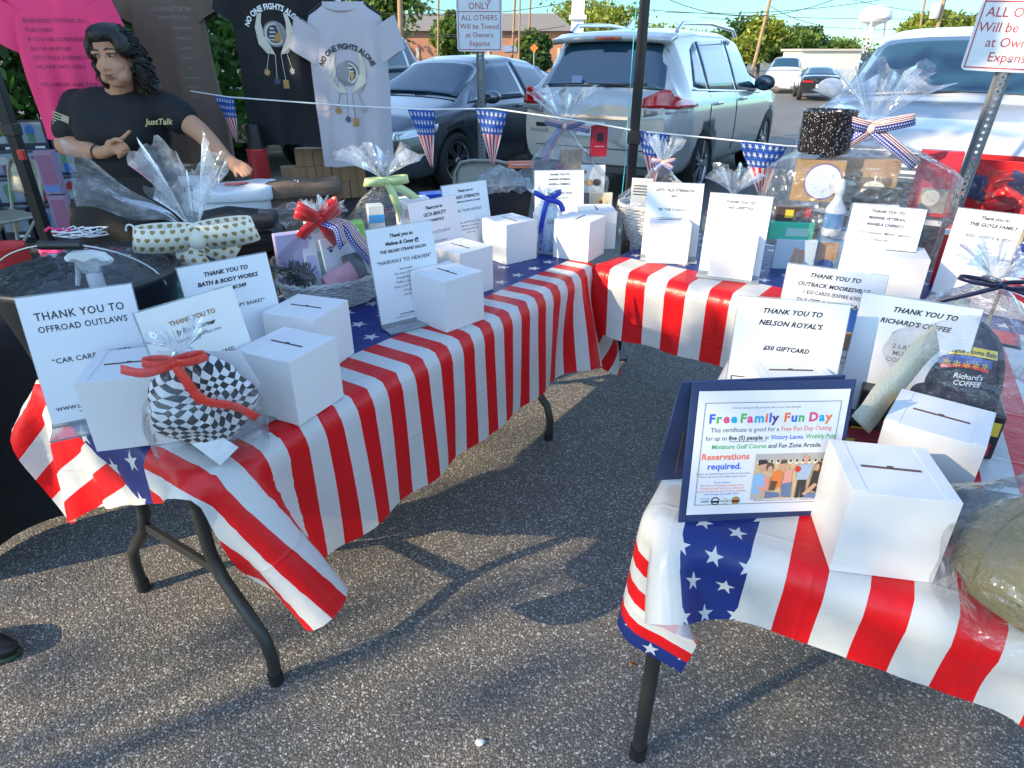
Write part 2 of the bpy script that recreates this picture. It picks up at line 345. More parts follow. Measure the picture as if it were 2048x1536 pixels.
class Car:
    """x runs from rear bumper 0 to front bumper L, y left, z up"""
    def __init__(s, name, label, cat, loc, rz, P, top, belt, bot, hw, wroof, wheels, R, group=None, n=56):
        s.L = top[-1][0]; s.top = lerpf(top); s.belt = lerpf(belt); s.bot = lerpf(bot); s.hw = lerpf(hw); s.wr = wroof
        s.t = thing(name, label, cat, loc, rz, group); s.R = R; s.wh = wheels
        xs = sorted(set([round(s.L * i / n, 4) for i in range(n + 1)] + [p[0] for p in top] + [.04, s.L - .04]))
        rings = []
        for x in xs:
            half = s.sect(x); rings.append([(x, y, z) for y, z in half] + [(x, -y, z) for y, z in reversed(half[1:-1])])
        mb = MB(); mb.loft(rings); o = mb.build('tmp', []); bpy.context.view_layer.update()
        m = o.modifiers.new('s', 'SUBSURF'); m.levels = 1; cut = []
        for x in wheels:
            for sg in (-1, 1):
                k = MB(); k.tube([(x, sg * 1.2, R * 1.0), (x, sg * (hwmax(hw) - .26), R * 1.0)], R * 1.16, 40); c = k.build('cut', []); cut.append(c)
                b = o.modifiers.new('b', 'BOOLEAN'); b.operation = 'DIFFERENCE'; b.solver = 'EXACT'; b.object = c
        me = evaluated(o)
        for c in cut + [o]: bpy.data.objects.remove(c)
        for p in me.polygons: p.use_smooth = True
        s.body = link_mesh('body', me, [P], s.t); s.P = P
    def sect(s, x):
        w, b, t, bl = s.hw(x), s.bot(x), s.top(x), s.belt(x); g = max(t - bl, .012); k = min(1, g / .45); k = k * k * (3 - 2 * k) if k < 1 else 1
        yt = w * .97 - (w * .97 - s.wr) * k; ry = min(.1, g * .45)
        return [(0, b), (w * .8, b), (w * .93, b + .03), (w * .985, b + .16), (w, b + (bl - b) * .55), (w * .99, bl - .07), (w * .955, bl),
                (w * .955 + (yt - w * .955) * .5 + .012 * k, bl + (g - ry) * .5), (yt, t - ry), (yt * .93, t - ry * .35), (yt * .75, t - ry * .05), (yt * .4, t + .012), (0, t + .016)]
    def side(s, x, z):
        h = s.sect(x)[2:10]; zs = [q[1] for q in h]; ys = [q[0] for q in h]; return float(np.interp(z, zs, ys))
    def on_top(s, x, y):
        h = s.sect(x)[8:]; h = sorted(h); return float(np.interp(abs(y), [q[0] for q in h], [q[1] for q in h]))
    def side_patch(s, name, lo, hi, mat, sg=1, off=.006, parent=None, n=16, m=5):
        lo, hi = np.array(lo), np.array(hi); mb = MB()
        x0, x1 = lo[0, 0], lo[-1, 0]; X0, X1 = hi[0, 0], hi[-1, 0]
        def fn(a, c):
            xl = x0 + (x1 - x0) * a; xh = X0 + (X1 - X0) * a
            zl = np.interp(xl, lo[:, 0], lo[:, 1]); zh = np.interp(xh, hi[:, 0], hi[:, 1])
            x = xl + (xh - xl) * c; z = zl + (zh - zl) * c
            return (x, sg * (s.side(x, z) + off), z)
        mb.grid(fn, n, m); o = mb.build(name, mat, parent or s.t); o.modifiers.new('t', 'SOLIDIFY').thickness = .004; return o
    def top_patch(s, name, xa, xb, ya, yb, mat, off=.008, n=10, m=14, parent=None):
        mb = MB()
        def fn(a, c):
            x = xa + (xb - xa) * a; y = (ya + (yb - ya) * a) * (2 * c - 1); return (x, y, s.on_top(x, y) + off)
        mb.grid(fn, n, m); o = mb.build(name, mat, parent or s.t); o.modifiers.new('t', 'SOLIDIFY').thickness = .004; return o
    def end_poly(s, name, poly, mat, front=False, d=.012, off=.0, parent=None, round_=0.0):
        x = s.L + off if front else -off; mb = MB(); n = len(poly); sgn = 1 if front else -1
        vs = [(x - sgn * (round_ * (abs(y) / .9) ** 3 + .01), y, z) for y, z in poly] + [(x + sgn * d - sgn * round_ * (abs(y) / .9) ** 3, y, z) for y, z in poly]
        mb.add(vs, [tuple(range(n)), tuple(range(n, 2 * n))] + [(i, (i + 1) % n, (i + 1) % n + n, i + n) for i in range(n)]); return mb.build(name, mat, parent or s.t)
    def wheels(s, spokes=7, detail=True):
        for x in s.wh:
            for sg in (-1, 1):
                y = sg * (s.hw(x) - .012); R = s.R; M = Matrix.Translation((x, y, R)) @ Matrix.Rotation(-sg * PI / 2, 4, 'X')
                e = MB(); r = R * .7
                e.lathe([(r * .98, -.2), (R * .93, -.2), (R, -.17), (R, -.04), (R * .96, -.008), (R * .84, 0), (r, -.012), (r * .98, -.03)], 40, 0, M, caps=False)
                ty = e.build('wheel', TYRE, s.t); ty.name = 'wheel'
                if not detail: k = MB(); k.lathe([(r * .97, -.03), (.01, -.02)], 24, 0, M); k.build('rim', RIMM, ty); continue
                k = MB(); k.lathe([(r * 1.0, -.015), (r * .95, -.014), (r * .92, -.05), (r * .9, -.15), (.02, -.15)], 36, 0, M, caps=False); k.lathe([(r * .2, -.06), (r * .2, -.02), (r * .14, -.012), (.005, -.012)], 20, 0, M, caps=False)
                for q in range(spokes * 2):
                    a = 2 * PI * (q // 2) / spokes + (.14 if q % 2 else -.14); c, d = math.cos(a), math.sin(a); w = .017
                    k.add([(c * r * .15 - d * w, d * r * .15 + c * w, -.018), (c * r * .15 + d * w, d * r * .15 - c * w, -.018), (c * r * .95 + d * w, d * r * .95 - c * w, -.022), (c * r * .95 - d * w, d * r * .95 + c * w, -.022),
                           (c * r * .15 - d * w, d * r * .15 + c * w, -.06), (c * r * .15 + d * w, d * r * .15 - c * w, -.06), (c * r * .95 + d * w, d * r * .95 - c * w, -.06), (c * r * .95 - d * w, d * r * .95 + c * w, -.06)],
                          [(0, 1, 2, 3), (0, 4, 5, 1), (2, 6, 7, 3), (1, 5, 6, 2), (0, 3, 7, 4)], 0, M)
                k.add([(r * .9 * math.cos(2 * PI * i / 30), r * .9 * math.sin(2 * PI * i / 30), -.1) for i in range(30)], [tuple(range(30))], 1, M)
                k.build('rim', [RIMM, TRIM], ty)
                a = MB(); a.tube([(x, sg * (s.hw(x) - .3), R), (x, sg * (s.hw(x) - .24), R)], R * 1.14, 30); a.build('arch_liner', TRIM, s.t)
    def mirror(s, x, z, mat, sg, d=(.11, .12, .075), out=.13):
        y = sg * (s.side(x, z - .02) + out); mb = MB(); mb.ell((x, y, z), (d[0] * .75, d[1], d[2]), nu=18, nv=12); o = mb.build('mirror', mat, s.t)
        mb = MB(); mb.tube([(x, sg * (s.side(x, z - .06) - .01), z - .05), (x, y - sg * .05, z - .03)], .022, 8); mb.build('mirror_arm', TRIM, o)
        mb = MB(); mb.ell((x - d[0] * .55, y, z), (.02, d[1] * .85, d[2] * .8)); mb.build('mirror_glass', GLASS, o)
def hwmax(hw): return max(p[1] for p in hw)
FW = Vector((-.545, -.839, 0)); YAW_OUT = math.atan2(-.839, -.545); YAW_IN = math.atan2(.839, .545)
def car_at(front_or_rear, yaw, L, front):
    d = Vector((math.cos(yaw), math.sin(yaw), 0)); p = Vector(front_or_rear); return p - d * L if front else p
# ---- grey sedan, nose towards us
GREYP = paint('graphite_paint', (.12, .135, .16), .75)
L = 4.55; flw = Vector((-.62, 8.07, 0)); dv = Vector((math.cos(YAW_OUT), math.sin(YAW_OUT), 0)); lv = Vector((-dv.y, dv.x, 0))
org = flw - lv * .87 - dv * 3.62
sed = Car('sedan', 'graphite sedan parked nose out behind the t-shirt rack', 'car', org, YAW_OUT, GREYP,
    [(0, .98), (.25, 1.06), (.75, 1.10), (1.5, 1.38), (2.0, 1.435), (2.5, 1.42), (2.75, 1.37), (3.45, 1.0), (3.6, .965), (4.2, .84), (4.45, .72), (4.55, .6)],
    [(0, .86), (.7, .98), (2.5, .93), (3.4, .9), (4.1, .76), (4.45, .66), (4.55, .58)], [(0, .32), (.3, .2), (4.2, .17), (4.55, .22)],
    [(0, .72), (.15, .82), (.8, .875), (3.7, .875), (4.2, .83), (4.42, .7), (4.55, .5)], .56, (.93, 3.62), .32)
sed.wheels(7)
sed.top_patch('windshield', 3.42, 2.78, .70, .55, GLASS, .01)
sed.top_patch('rear_window', .8, 1.45, .62, .5, GLASS, .01)
for sg in (1, -1):
    sed.side_patch('front_window', [(2.12, .95), (3.08, .945)], [(2.12, 1.36), (2.62, 1.34)], GLASS, sg)
    sed.side_patch('rear_window', [(1.05, .985), (2.05, .955)], [(1.35, 1.3), (2.05, 1.37)], GLASS, sg)
    sed.side_patch('quarter_window', [(3.12, .945), (3.36, .94)], [(3.1, 1.06), (3.14, 1.05)], GLASS, sg, n=4)
    sed.mirror(3.0, .99, GREYP, sg)
    sed.side_patch('headlight', [(4.0, .68), (4.5, .60)], [(3.95, .76), (4.48, .70)], LAMPG, sg, .012)
    sed.side_patch('door_seam', [(2.09, .25), (2.1, .25)], [(2.09, .93), (2.1, .93)], GAP, sg, .002, n=1)
    sed.side_patch('door_seam', [(3.15, .25), (3.16, .25)], [(3.22, .9), (3.23, .9)], GAP, sg, .002, n=1)
    h = MB(); h.box((2.25, sg * (sed.side(2.25, .86) + .015), .86), (.2, .025, .03)); h.build('door_handle', GREYP, sed.t, bev=.008)
mb = MB(); mb.tube([(3.46, -.5, 1.0), (3.36, -.15, 1.055), (3.3, .1, 1.085)], .011, 6); mb.tube([(3.46, .1, 1.01), (3.4, .4, 1.035), (3.38, .55, 1.03)], .011, 6); mb.build('wiper', TRIM, sed.t)
sed.end_poly('grille', [(-.42, .5), (.42, .5), (.48, .62), (-.48, .62)], TRIM, True, .02)
sed.end_poly('lower_grille', [(-.45, .27), (.45, .27), (.4, .42), (-.4, .42)], TRIM, True, .015)
sed.top_patch('hood_line', 3.5, 3.52, .74, .74, GAP, .003, 1)
# ---- white suv, tail towards us
WPNT = paint('pearl_white_paint', (.5, .5, .48), .25)
rr = Vector((1.58, 6.78, 0)); dv = Vector((math.cos(YAW_IN), math.sin(YAW_IN), 0)); lv = Vector((-dv.y, dv.x, 0))
org = rr + lv * .90
suv = Car('suv', 'pearl white suv parked tail out, red tail lights, roof rails', 'car', org, YAW_IN, WPNT,
    [(0, .98), (.06, 1.05), (.16, 1.12), (.28, 1.32), (.42, 1.58), (.5, 1.655), (1.2, 1.70), (2.2, 1.69), (2.75, 1.62), (3.5, 1.12), (3.62, 1.08), (4.3, .96), (4.6, .82), (4.69, .66)],
    [(0, .96), (.15, 1.07), (.8, 1.06), (3.4, 1.0), (4.3, .88), (4.6, .76), (4.69, .64)], [(0, .42), (.2, .28), (4.3, .22), (4.69, .3)],
    [(0, .80), (.12, .88), (.5, .92), (3.9, .92), (4.4, .86), (4.6, .72), (4.69, .55)], .63, (1.02, 3.72), .355)
suv.wheels(5)
suv.top_patch('rear_window', .165, .41, .70, .62, GLASS, .012)
suv.top_patch('windshield', 3.46, 2.82, .74, .6, GLASS, .01)
mb = MB(); mb.grid(lambda a, c: (.30 + .2 * a, (.66) * (2 * c - 1), 1.62 + .055 * a - .03 * abs(2 * c - 1) ** 2), 5, 10); sp = mb.build('spoiler', WPNT, suv.t); sp.modifiers.new('t', 'SOLIDIFY').thickness = .05
mb = MB(); mb.box((.285, 0, 1.60), (.03, .28, .03)); mb.build('brake_light', REDL, sp, bev=.006)
for sg in (1, -1):
    suv.side_patch('rear_quarter_window', [(.62, 1.16), (1.0, 1.1)], [(.85, 1.5), (1.02, 1.57)], GLASS, sg, n=6)
    suv.side_patch('rear_door_window', [(1.05, 1.09), (2.02, 1.06)], [(1.07, 1.575), (2.02, 1.6)], GLASS, sg)
    suv.side_patch('front_door_window', [(2.09, 1.06), (3.1, 1.03)], [(2.09, 1.6), (2.66, 1.55)], GLASS, sg)
    suv.side_patch('window_trim', [(.55, 1.125), (3.2, 1.0)], [(.56, 1.14), (3.2, 1.018)], CHROME, sg, .008, n=20, m=1)
    suv.mirror(3.05, 1.12, BLKP if sg < 0 else WPNT, sg, (.12, .13, .095), .14)
    mb = MB(); mb.tube([(.62, sg * .6, 1.66), (.75, sg * .6, 1.735), (1.6, sg * .615, 1.755), (2.5, sg * .6, 1.715), (2.68, sg * .59, 1.645)], .022, 8); mb.build('roof_rail', CHROME, suv.t)
    for xx in (1.02, 2.05): suv.side_patch('door_seam', [(xx, .4), (xx + .011, .4)], [(xx + (.06 if xx < 1.5 else 0), 1.06), (xx + .071 if xx < 1.5 else xx + .011, 1.06)], GAP, sg, .002, n=1)
    for xx in (1.3, 2.3):
        h = MB(); h.box((xx, sg * (suv.side(xx, .97) + .018), .97), (.2, .03, .035)); h.build('door_handle', CHROME, suv.t, bev=.01)
    # tail light wraps round the corner
    tl = MB()
    def fn(a, c, sg=sg):
        q = a * 1.6 - .9
        zl, zh = .985 - .01 * a, 1.0 + .15 * min(1, .45 + a * 1.6) * (1 - max(0, (a - .45) / .55) * .95)
        z = zl + (zh - zl) * c
        if q < 0: return (-.0 + .15 * max(0, (z - .98)) - .012 + .05 * (1 + q / .9) ** 2, sg * (.55 + .31 * (1 + q / .9)), z)
        x = .05 + q * .75; return (x, sg * (suv.side(max(x, .06), min(z, suv.belt(x))) + .014), z)
    tl.grid(fn, 16, 5); o = tl.build('tail_light', REDL, suv.t); o.modifiers.new('t', 'SOLIDIFY').thickness = .02
    tl = MB()
    def fn2(a, c, sg=sg):
        q = a * 1.3 - .85; z = .9 + .06 * a + (.985 - .05 * a - .9 - .06 * a + .0) * c
        if q < 0: return (-.012 + .05 * (1 + q / .85) ** 2, sg * (.58 + .28 * (1 + q / .85)), z)
        x = .04 + q * .7; return (x, sg * (suv.side(max(x, .05), z) + .012), z)
    tl.grid(fn2, 14, 3); ob = tl.build('reverse_light', CLEARL, o); ob.modifiers.new('t', 'SOLIDIFY').thickness = .015
    suv.side_patch('wheel_arch_trim', [(.55, .3), (.62, .3)], [(.57, .42), (.62, .42)], TRIM, sg, .01, n=2)
suv.end_poly('plate_recess', [(-.33, .66), (.33, .66), (.4, .86), (-.4, .86)], pm('recess_grey', (.4, .4, .39), .4), False, .004, .002)
suv.end_poly('license_plate', [(-.16, .69), (.16, .69), (.16, .83), (-.16, .83)], pm('plate', (.75, .77, .75), .4), False, .006, .007)
suv.end_poly('chrome_strip', [(-.42, .862), (.42, .862), (.42, .892), (-.42, .892)], CHROME, False, .018, .004)
suv.end_poly('bumper_skirt', [(-.78, .40), (.78, .40), (.8, .53), (-.8, .53)], TRIM, False, .02, .006, round_=.06)
suv.end_poly('hatch_gap', [(-.66, .57), (.66, .57), (.66, .578), (-.66, .578)], GAP, False, .003, .0015)
mb = MB(); T = Matrix.Translation((-.004, .62, .70)) @ Matrix.Rotation(-PI / 2, 4, 'Z') @ Matrix.Rotation(PI / 2, 4, 'X'); text(mb, 'ROGUE', .055, T, 0, sp=1.25)
mb.box((-.004, .6, .775), (.004, .13, .04)); mb.build('badge', TRIM, suv.t)
mb = MB(); mb.tube([(.17, -.05, 1.165), (.195, -.5, 1.185)], .018, 6); mb.build('rear_wiper', TRIM, suv.t)
mb = MB(); mb.add([(.2, -.02, 1.70), (.42, -.02, 1.70), (.42, .02, 1.70), (.2, .02, 1.70), (.4, 0, 1.79)], [(0, 1, 4), (1, 2, 4), (2, 3, 4), (3, 0, 4)], M=Matrix.Translation((.5, 0, 0))); mb.build('antenna_fin', WPNT, suv.t)
mb = MB(); mb.box((.17, .28, 1.22), (.004, .12, .07), M=None); mb.build('sticker', pm('sticker', (.3, .4, .6), .4), suv.t)
# ---- big white suv, nose towards us, at right
WP2 = paint('white_paint', (.52, .53, .55), .0)
L = 5.1; fr_ = Vector((2.98, 4.95, 0)); dv = Vector((math.cos(YAW_OUT), math.sin(YAW_OUT), 0))
big = Car('large_suv', 'tall white suv facing us at right, half hidden by gifts and sign post', 'car', fr_ - dv * L, YAW_OUT, WP2,
    [(0, 1.0), (.3, 1.6), (1, 1.68), (2.4, 1.68), (3.0, 1.60), (3.8, 1.13), (3.95, 1.09), (4.7, 1.01), (5.0, .95), (5.1, .84)],
    [(0, .95), (.3, 1.05), (3.5, 1.03), (4.7, .94), (5.0, .89), (5.1, .80)], [(0, .4), (.2, .3), (4.9, .26), (5.1, .32)],
    [(0, .9), (.2, .98), (4.6, .99), (4.95, .95), (5.1, .82)], .70, (1.1, 4.1), .39)
big.wheels(6); big.top_patch('windshield', 3.77, 3.05, .84, .68, GLASS, .012)
for sg in (1, -1):
    big.mirror(3.45, 1.17, WP2, sg, (.085, .115, .085), .13)
    big.side_patch('front_door_window', [(2.4, 1.09), (3.3, 1.07)], [(2.4, 1.57), (2.95, 1.52)], GLASS, sg); big.side_patch('rear_door_window', [(1.2, 1.11), (2.3, 1.09)], [(1.2, 1.57), (2.3, 1.58)], GLASS, sg)
    big.end_poly('headlight', [(sg * .55, .72), (sg * .8, .74), (sg * .8, .81), (sg * .55, .8)], LAMPG, True, .02, -.02, round_=.1)
mb = MB(); mb.tube([(3.83, -.6, 1.12), (3.77, 0, 1.17), (3.72, .3, 1.19)], .012, 6); mb.build('wiper', TRIM, big.t)
big.end_poly('grille', [(-.62, .36), (.62, .36), (.68, .76), (-.68, .76)], TRIM, True, .012, 0, round_=.03)
for i in range(8):
    big.end_poly('grille_bar', [(-.6, .39 + i * .045), (.6, .39 + i * .045), (.6, .403 + i * .045), (-.6, .403 + i * .045)], CHROME, True, .02, .012, round_=.03)
big.end_poly('hood_gap', [(-.78, .775), (.78, .775), (.78, .825), (-.78, .825)], TRIM, True, .004, -.0, round_=.06)
big.end_poly('emblem', [(-.22, .785), (.22, .785), (.19, .815), (-.19, .815)], CHROME, True, .014, .012)
mb = MB(); mb.box((2.9, 0, 1.47), (.02, .28, .07)); mb.build('rear_view_mirror', TRIM, big.t)
# ---- black pickup behind the black t-shirt
org = Vector((-1.86, 7.75, 0)) - Vector((.839, -.545, 0)) * 2.75 + Vector((.1, .15, 0)); dv = Vector((math.cos(YAW_OUT), math.sin(YAW_OUT), 0))
BLKPNT = paint('black_paint', (.012, .012, .014), .2)
pk = Car('pickup_truck', 'black pickup nose out behind the black t-shirt', 'car', org - dv * 5.3, YAW_OUT, BLKPNT,
    [(0, 1.15), (.3, 1.2), (1.9, 1.2), (2.0, 1.72), (2.5, 1.82), (3.1, 1.78), (3.85, 1.26), (4.0, 1.2), (5.0, 1.12), (5.2, 1.05), (5.3, .9)],
    [(0, 1.1), (1.9, 1.16), (3.5, 1.14), (5.2, 1.0), (5.3, .86)], [(0, .5), (5.3, .4)], [(0, .9), (.2, .98), (4.9, .98), (5.3, .85)], .7, (1.0, 4.3), .4)
pk.wheels(6); pk.top_patch('windshield', 3.8, 3.15, .84, .68, GLASS, .012)
for sg in (1, -1):
    pk.end_poly('headlight', [(sg * .55, .85), (sg * .85, .85), (sg * .85, .98), (sg * .55, .96)], LAMPG, True, .02, .0, round_=.08)
    pk.end_poly('turn_signal', [(sg * .7, .78), (sg * .85, .78), (sg * .85, .84), (sg * .7, .84)], pm('amber', (.8, .3, .02), .3), True, .02, .0, round_=.08)
    pk.side_patch('front_window', [(2.2, 1.2), (3.4, 1.18)], [(2.2, 1.72), (3.0, 1.68)], GLASS, sg); pk.mirror(3.45, 1.3, BLKPNT, sg, (.12, .14, .12), .16)
pk.end_poly('grille', [(-.5, .6), (.5, .6), (.52, .98), (-.52, .98)], pm('grille_grey', (.05, .05, .05), .4), True, .012)
# ---- far vehicles in the lot
far = Car('pickup_truck', 'white pickup far off in the lot with its door open', 'car', at_z(1560, 188, -.55) - Vector((math.cos(math.radians(-112)), math.sin(math.radians(-112)), 0)) * 5.3, math.radians(-112), WP2,
    [(0, 1.1), (1.9, 1.15), (2.0, 1.7), (2.5, 1.8), (3.1, 1.76), (3.85, 1.26), (4.0, 1.2), (5.0, 1.12), (5.3, .9)], [(0, 1.08), (1.9, 1.12), (3.5, 1.14), (5.2, 1.0), (5.3, .86)], [(0, .5), (5.3, .4)], [(0, .9), (.2, .95), (4.9, .95), (5.3, .85)], .66, (1.0, 4.2), .4)
far.wheels(detail=False); far.top_patch('windshield', 3.8, 3.15, .8, .64, GLASS, .012)
for sg in (1, -1): far.side_patch('front_window', [(2.2, 1.2), (3.4, 1.18)], [(2.2, 1.7), (3.0, 1.66)], GLASS, sg)
mb = MB(); mb.box((0, .45, .78), (.06, 1.0, .85)); mb.box((0, .1, 1.4), (.05, .06, .5)); mb.box((0, .5, 1.63), (.05, .8, .05)); o = mb.build('open_door', WP2, far.t); o.location = (3.2, .98, 0); o.rotation_euler = (0, 0, ang(20))
blk = Car('black_sedan', 'black sedan seen from behind, far off between the two white cars', 'car', at_z(1645, 204, -.55) + Vector((-.1, .3, 0)), math.radians(72), BLKPNT,
    [(0, .95), (.2, 1.05), (.6, 1.1), (1.5, 1.4), (2.2, 1.45), (2.8, 1.38), (3.5, 1.0), (4.5, .8), (4.8, .6)], [(0, .9), (.7, .98), (3.4, .92), (4.6, .7), (4.8, .58)], [(0, .35), (4.8, .25)], [(0, .78), (.2, .88), (4.2, .9), (4.8, .6)], .56, (1, 3.8), .34)
blk.wheels(detail=False); blk.top_patch('rear_window', .65, 1.42, .64, .52, GLASS, .01)
for sg in (1, -1): blk.end_poly('tail_light', [(sg * .35, .8), (sg * .78, .8), (sg * .78, .88), (sg * .35, .86)], REDL, False, .02, .006)
blk.end_poly('license_plate', [(-.2, .58), (.2, .58), (.2, .72), (-.2, .72)], pm('plate', (.75, .77, .75), .4), False, .02, .004)
dk = Car('dark_hatchback', 'dark car roof showing behind the black sedan', 'car', at_z(1700, 176, -.55) + Vector((.2, .6, 0)), math.radians(70), paint('dark_blue_paint', (.02, .028, .04)),
    [(0, .95), (.3, 1.45), (1.5, 1.6), (2.5, 1.6), (3.3, 1.1), (4.3, .9), (4.5, .6)], [(0, .9), (.7, 1.0), (3.3, .98), (4.3, .8), (4.5, .58)], [(0, .35), (4.5, .25)], [(0, .8), (.2, .88), (4.2, .88), (4.5, .6)], .6, (1, 3.6), .34)
dk.wheels(detail=False); dk.top_patch('rear_window', .06, .28, .6, .52, GLASS, .012)
# ================================================================ trees and far background
def leaf_mat(name, col, tl=.35):
    m, nt, b = newmat(name)
    oi = nt.nodes.new('ShaderNodeNewGeometry')
    f = mth(nt, 'MULTIPLY_ADD', oi.outputs['Random Per Island'], .9, .55)
    g = nt.nodes.new('ShaderNodeCombineColor')
    for i in range(3): nt.links.new(f, g.inputs[i])
    c = mixc(nt, 1.0, (*col, 1), g.outputs[0], 'MULTIPLY'); nt.links.new(c, b.inputs['Base Color']); b.inputs['Roughness'].default_value = .5
    tr = nt.nodes.new('ShaderNodeBsdfTranslucent'); nt.links.new(mixc(nt, 1.0, c, (1.3, 1.35, .6), 'MULTIPLY'), tr.inputs[0])
    mx = nt.nodes.new('ShaderNodeMixShader'); mx.inputs[0].default_value = tl
    nt.links.new(b.outputs[0], mx.inputs[1]); nt.links.new(tr.outputs[0], mx.inputs[2]); nt.links.new(mx.outputs[0], nt.nodes['Material Output'].inputs[0]); return m
LEAF_D = leaf_mat('leaf_dark', (.045, .095, .022)); LEAF_M = leaf_mat('leaf_mid', (.1, .16, .028)); LEAF_Y = leaf_mat('leaf_yellow', (.2, .24, .03))
LEAF_S = leaf_mat('leaf_maple', (.05, .12, .02), .45); BARK = pm('bark', (.09, .065, .045), .9, var=.3, vs=8, bmp=.8, bs=18)
def tree(label, base, h, blobs, n, ls, mat, trunk=.12, seed=1, group=None, name='tree', clump=.35):
    rng = np.random.RandomState(seed); t = thing(name, label, 'tree', base, 0, group)
    mb = MB(); top = np.mean([b[0] for b in blobs], 0)
    mb.tube([(0, 0, -.05), (.03 * h * .2, .02, h * .3), (float(top[0]) * .6, float(top[1]) * .6, float(top[2]))], [trunk, trunk * .75, trunk * .25], 9)
    for c, r in blobs: mb.tube([(0, 0, h * .28), ((c[0]) * .5, c[1] * .5, (h * .3 + c[2]) * .5), tuple(c)], [trunk * .5, trunk * .35, trunk * .1], 6)
    mb.build('trunk', BARK, t)
    vol = np.array([r[0] * r[1] * r[2] for _, r in blobs]); vol = vol ** .7; vol /= vol.sum(); P = []
    for (c, r), f in zip(blobs, vol):
        k = int(n * f); nc = max(6, k // 45); d = rng.normal(size=(nc, 3)); d /= np.linalg.norm(d, axis=1)[:, None]
        cc = np.array(c) + d * np.array(r) * (rng.rand(nc, 1) ** .3) * .95
        sz = clump * np.mean(r) * (.5 + rng.rand(nc, 1)); idx = rng.randint(0, nc, k)
        P.append(cc[idx] + np.clip(rng.normal(size=(k, 3)), -1.6, 1.6) * sz[idx] * np.array([1, 1, .6]))
    P = np.concatenate(P); k = len(P); a = rng.normal(size=(k, 3)); a /= np.linalg.norm(a, axis=1)[:, None]; b = np.cross(a, rng.normal(size=(k, 3))); b /= np.linalg.norm(b, axis=1)[:, None]
    s = ls * (.6 + .8 * rng.rand(k, 1)); V = np.stack([P - a * s, P + b * s * .5, P + a * s, P - b * s * .5], 1).reshape(-1, 3)
    me = bpy.data.meshes.new('crown'); me.vertices.add(4 * k); me.vertices.foreach_set('co', V.astype(np.float32).ravel()); me.loops.add(4 * k); me.loops.foreach_set('vertex_index', np.arange(4 * k, dtype=np.int32))
    me.polygons.add(k); me.polygons.foreach_set('loop_start', np.arange(0, 4 * k, 4, dtype=np.int32)); me.update(calc_edges=True); me.validate()
    link_mesh('crown', me, [mat], t); return t
def B(*a): return [((x, y, z), (rx, ry, rz)) for x, y, z, rx, ry, rz in a]
# near leafy trees at left
tree('leafy young tree behind the pink shirt at far left', (-5.0, 6.6, 0), 4.2, B((0, 0, 1.6, 1.5, 1.2, 1.2), (.5, -.3, 2.9, 1.5, 1.3, 1.2), (-.6, .2, 3.6, 1.3, 1.2, 1.0)), 15000, .055, LEAF_S, .09, 11, 'leafy trees at the left of the booth')
tree('leafy tree with bright drooping leaves beside the brown shirt', (-3.2, 7.6, 0), 3.6, B((.3, -.7, 1.3, .9, .7, .6), (0, 0, 2.2, 1.3, 1.0, .8), (-.9, -.3, 1.3, .9, .8, .9)), 12000, .055, LEAF_S, .07, 12, 'leafy trees at the left of the booth')
tree('dark dense shrub tree low behind the chair at left', (-6.6, 5.4, 0), 3.2, B((0, 0, 1.2, 1.3, 1.2, 1.2), (.8, 1.6, 1.0, 1.2, 1.0, 1.0)), 9000, .06, LEAF_D, .08, 13, 'leafy trees at the left of the booth')
# unseen tall trees, added left of the lot to shade booth and parked cars
for i, (x, y, h, bl, n, lb) in enumerate([
    (-8.6, 1.6, 7.5, B((0, 0, 4.4, 2.3, 2.2, 2.2), (.2, 1.4, 5.8, 2.2, 1.9, 1.8), (-.3, -1.2, 5.6, 1.7, 1.5, 1.6)), 5000, 'unseen added shade tree nearest the camera, left of the lot'),
    (-9.2, 6.2, 8.0, B((0, 0, 4.2, 2.6, 2.6, 2.4), (.2, 1, 6.2, 2.3, 2.3, 1.9), (0, -1.6, 5.4, 2.0, 1.8, 1.8)), 7000, 'unseen added shade tree in the middle, left of the lot'),
    (-9.5, 10.5, 8.2, B((0, 0, 4.3, 2.7, 2.6, 2.4), (.2, -.9, 6.2, 2.2, 2.2, 1.9)), 8000, 'unseen added shade tree farthest along the left of the lot')]):
    tree(lb, (x, y, 0), h, bl, n, .17, LEAF_M, .2, 20 + i, 'unseen trees added to shade the lot')
tree('small unseen leafy crown added at the left to shade the left table', (-8.2, -2.9, 0), 5.2, B((.1, .52, 4.80, .34, .62, .18), (.1, .35, 5.0, .26, .4, .14)), 1100, .085, LEAF_M, .05, 31, 'unseen trees added to shade the lot', clump=.35)  # unseen crown, shaped to keep sun off the near end of the left table
tree('unseen airy tree added at far left to weaken the sun on the near right table', (-11.2, -5.6, 0), 7.5, B((0, .1, 6.6, .8, 1.3, 1.1), (.2, -.5, 6.0, .8, 1.0, .8), (0, .9, 7.2, .7, .7, .7)), 5200, .052, LEAF_M, .05, 33, 'unseen trees added to shade the lot', clump=.8)  # unseen sparse leaves, added to dim the sun reaching the near table
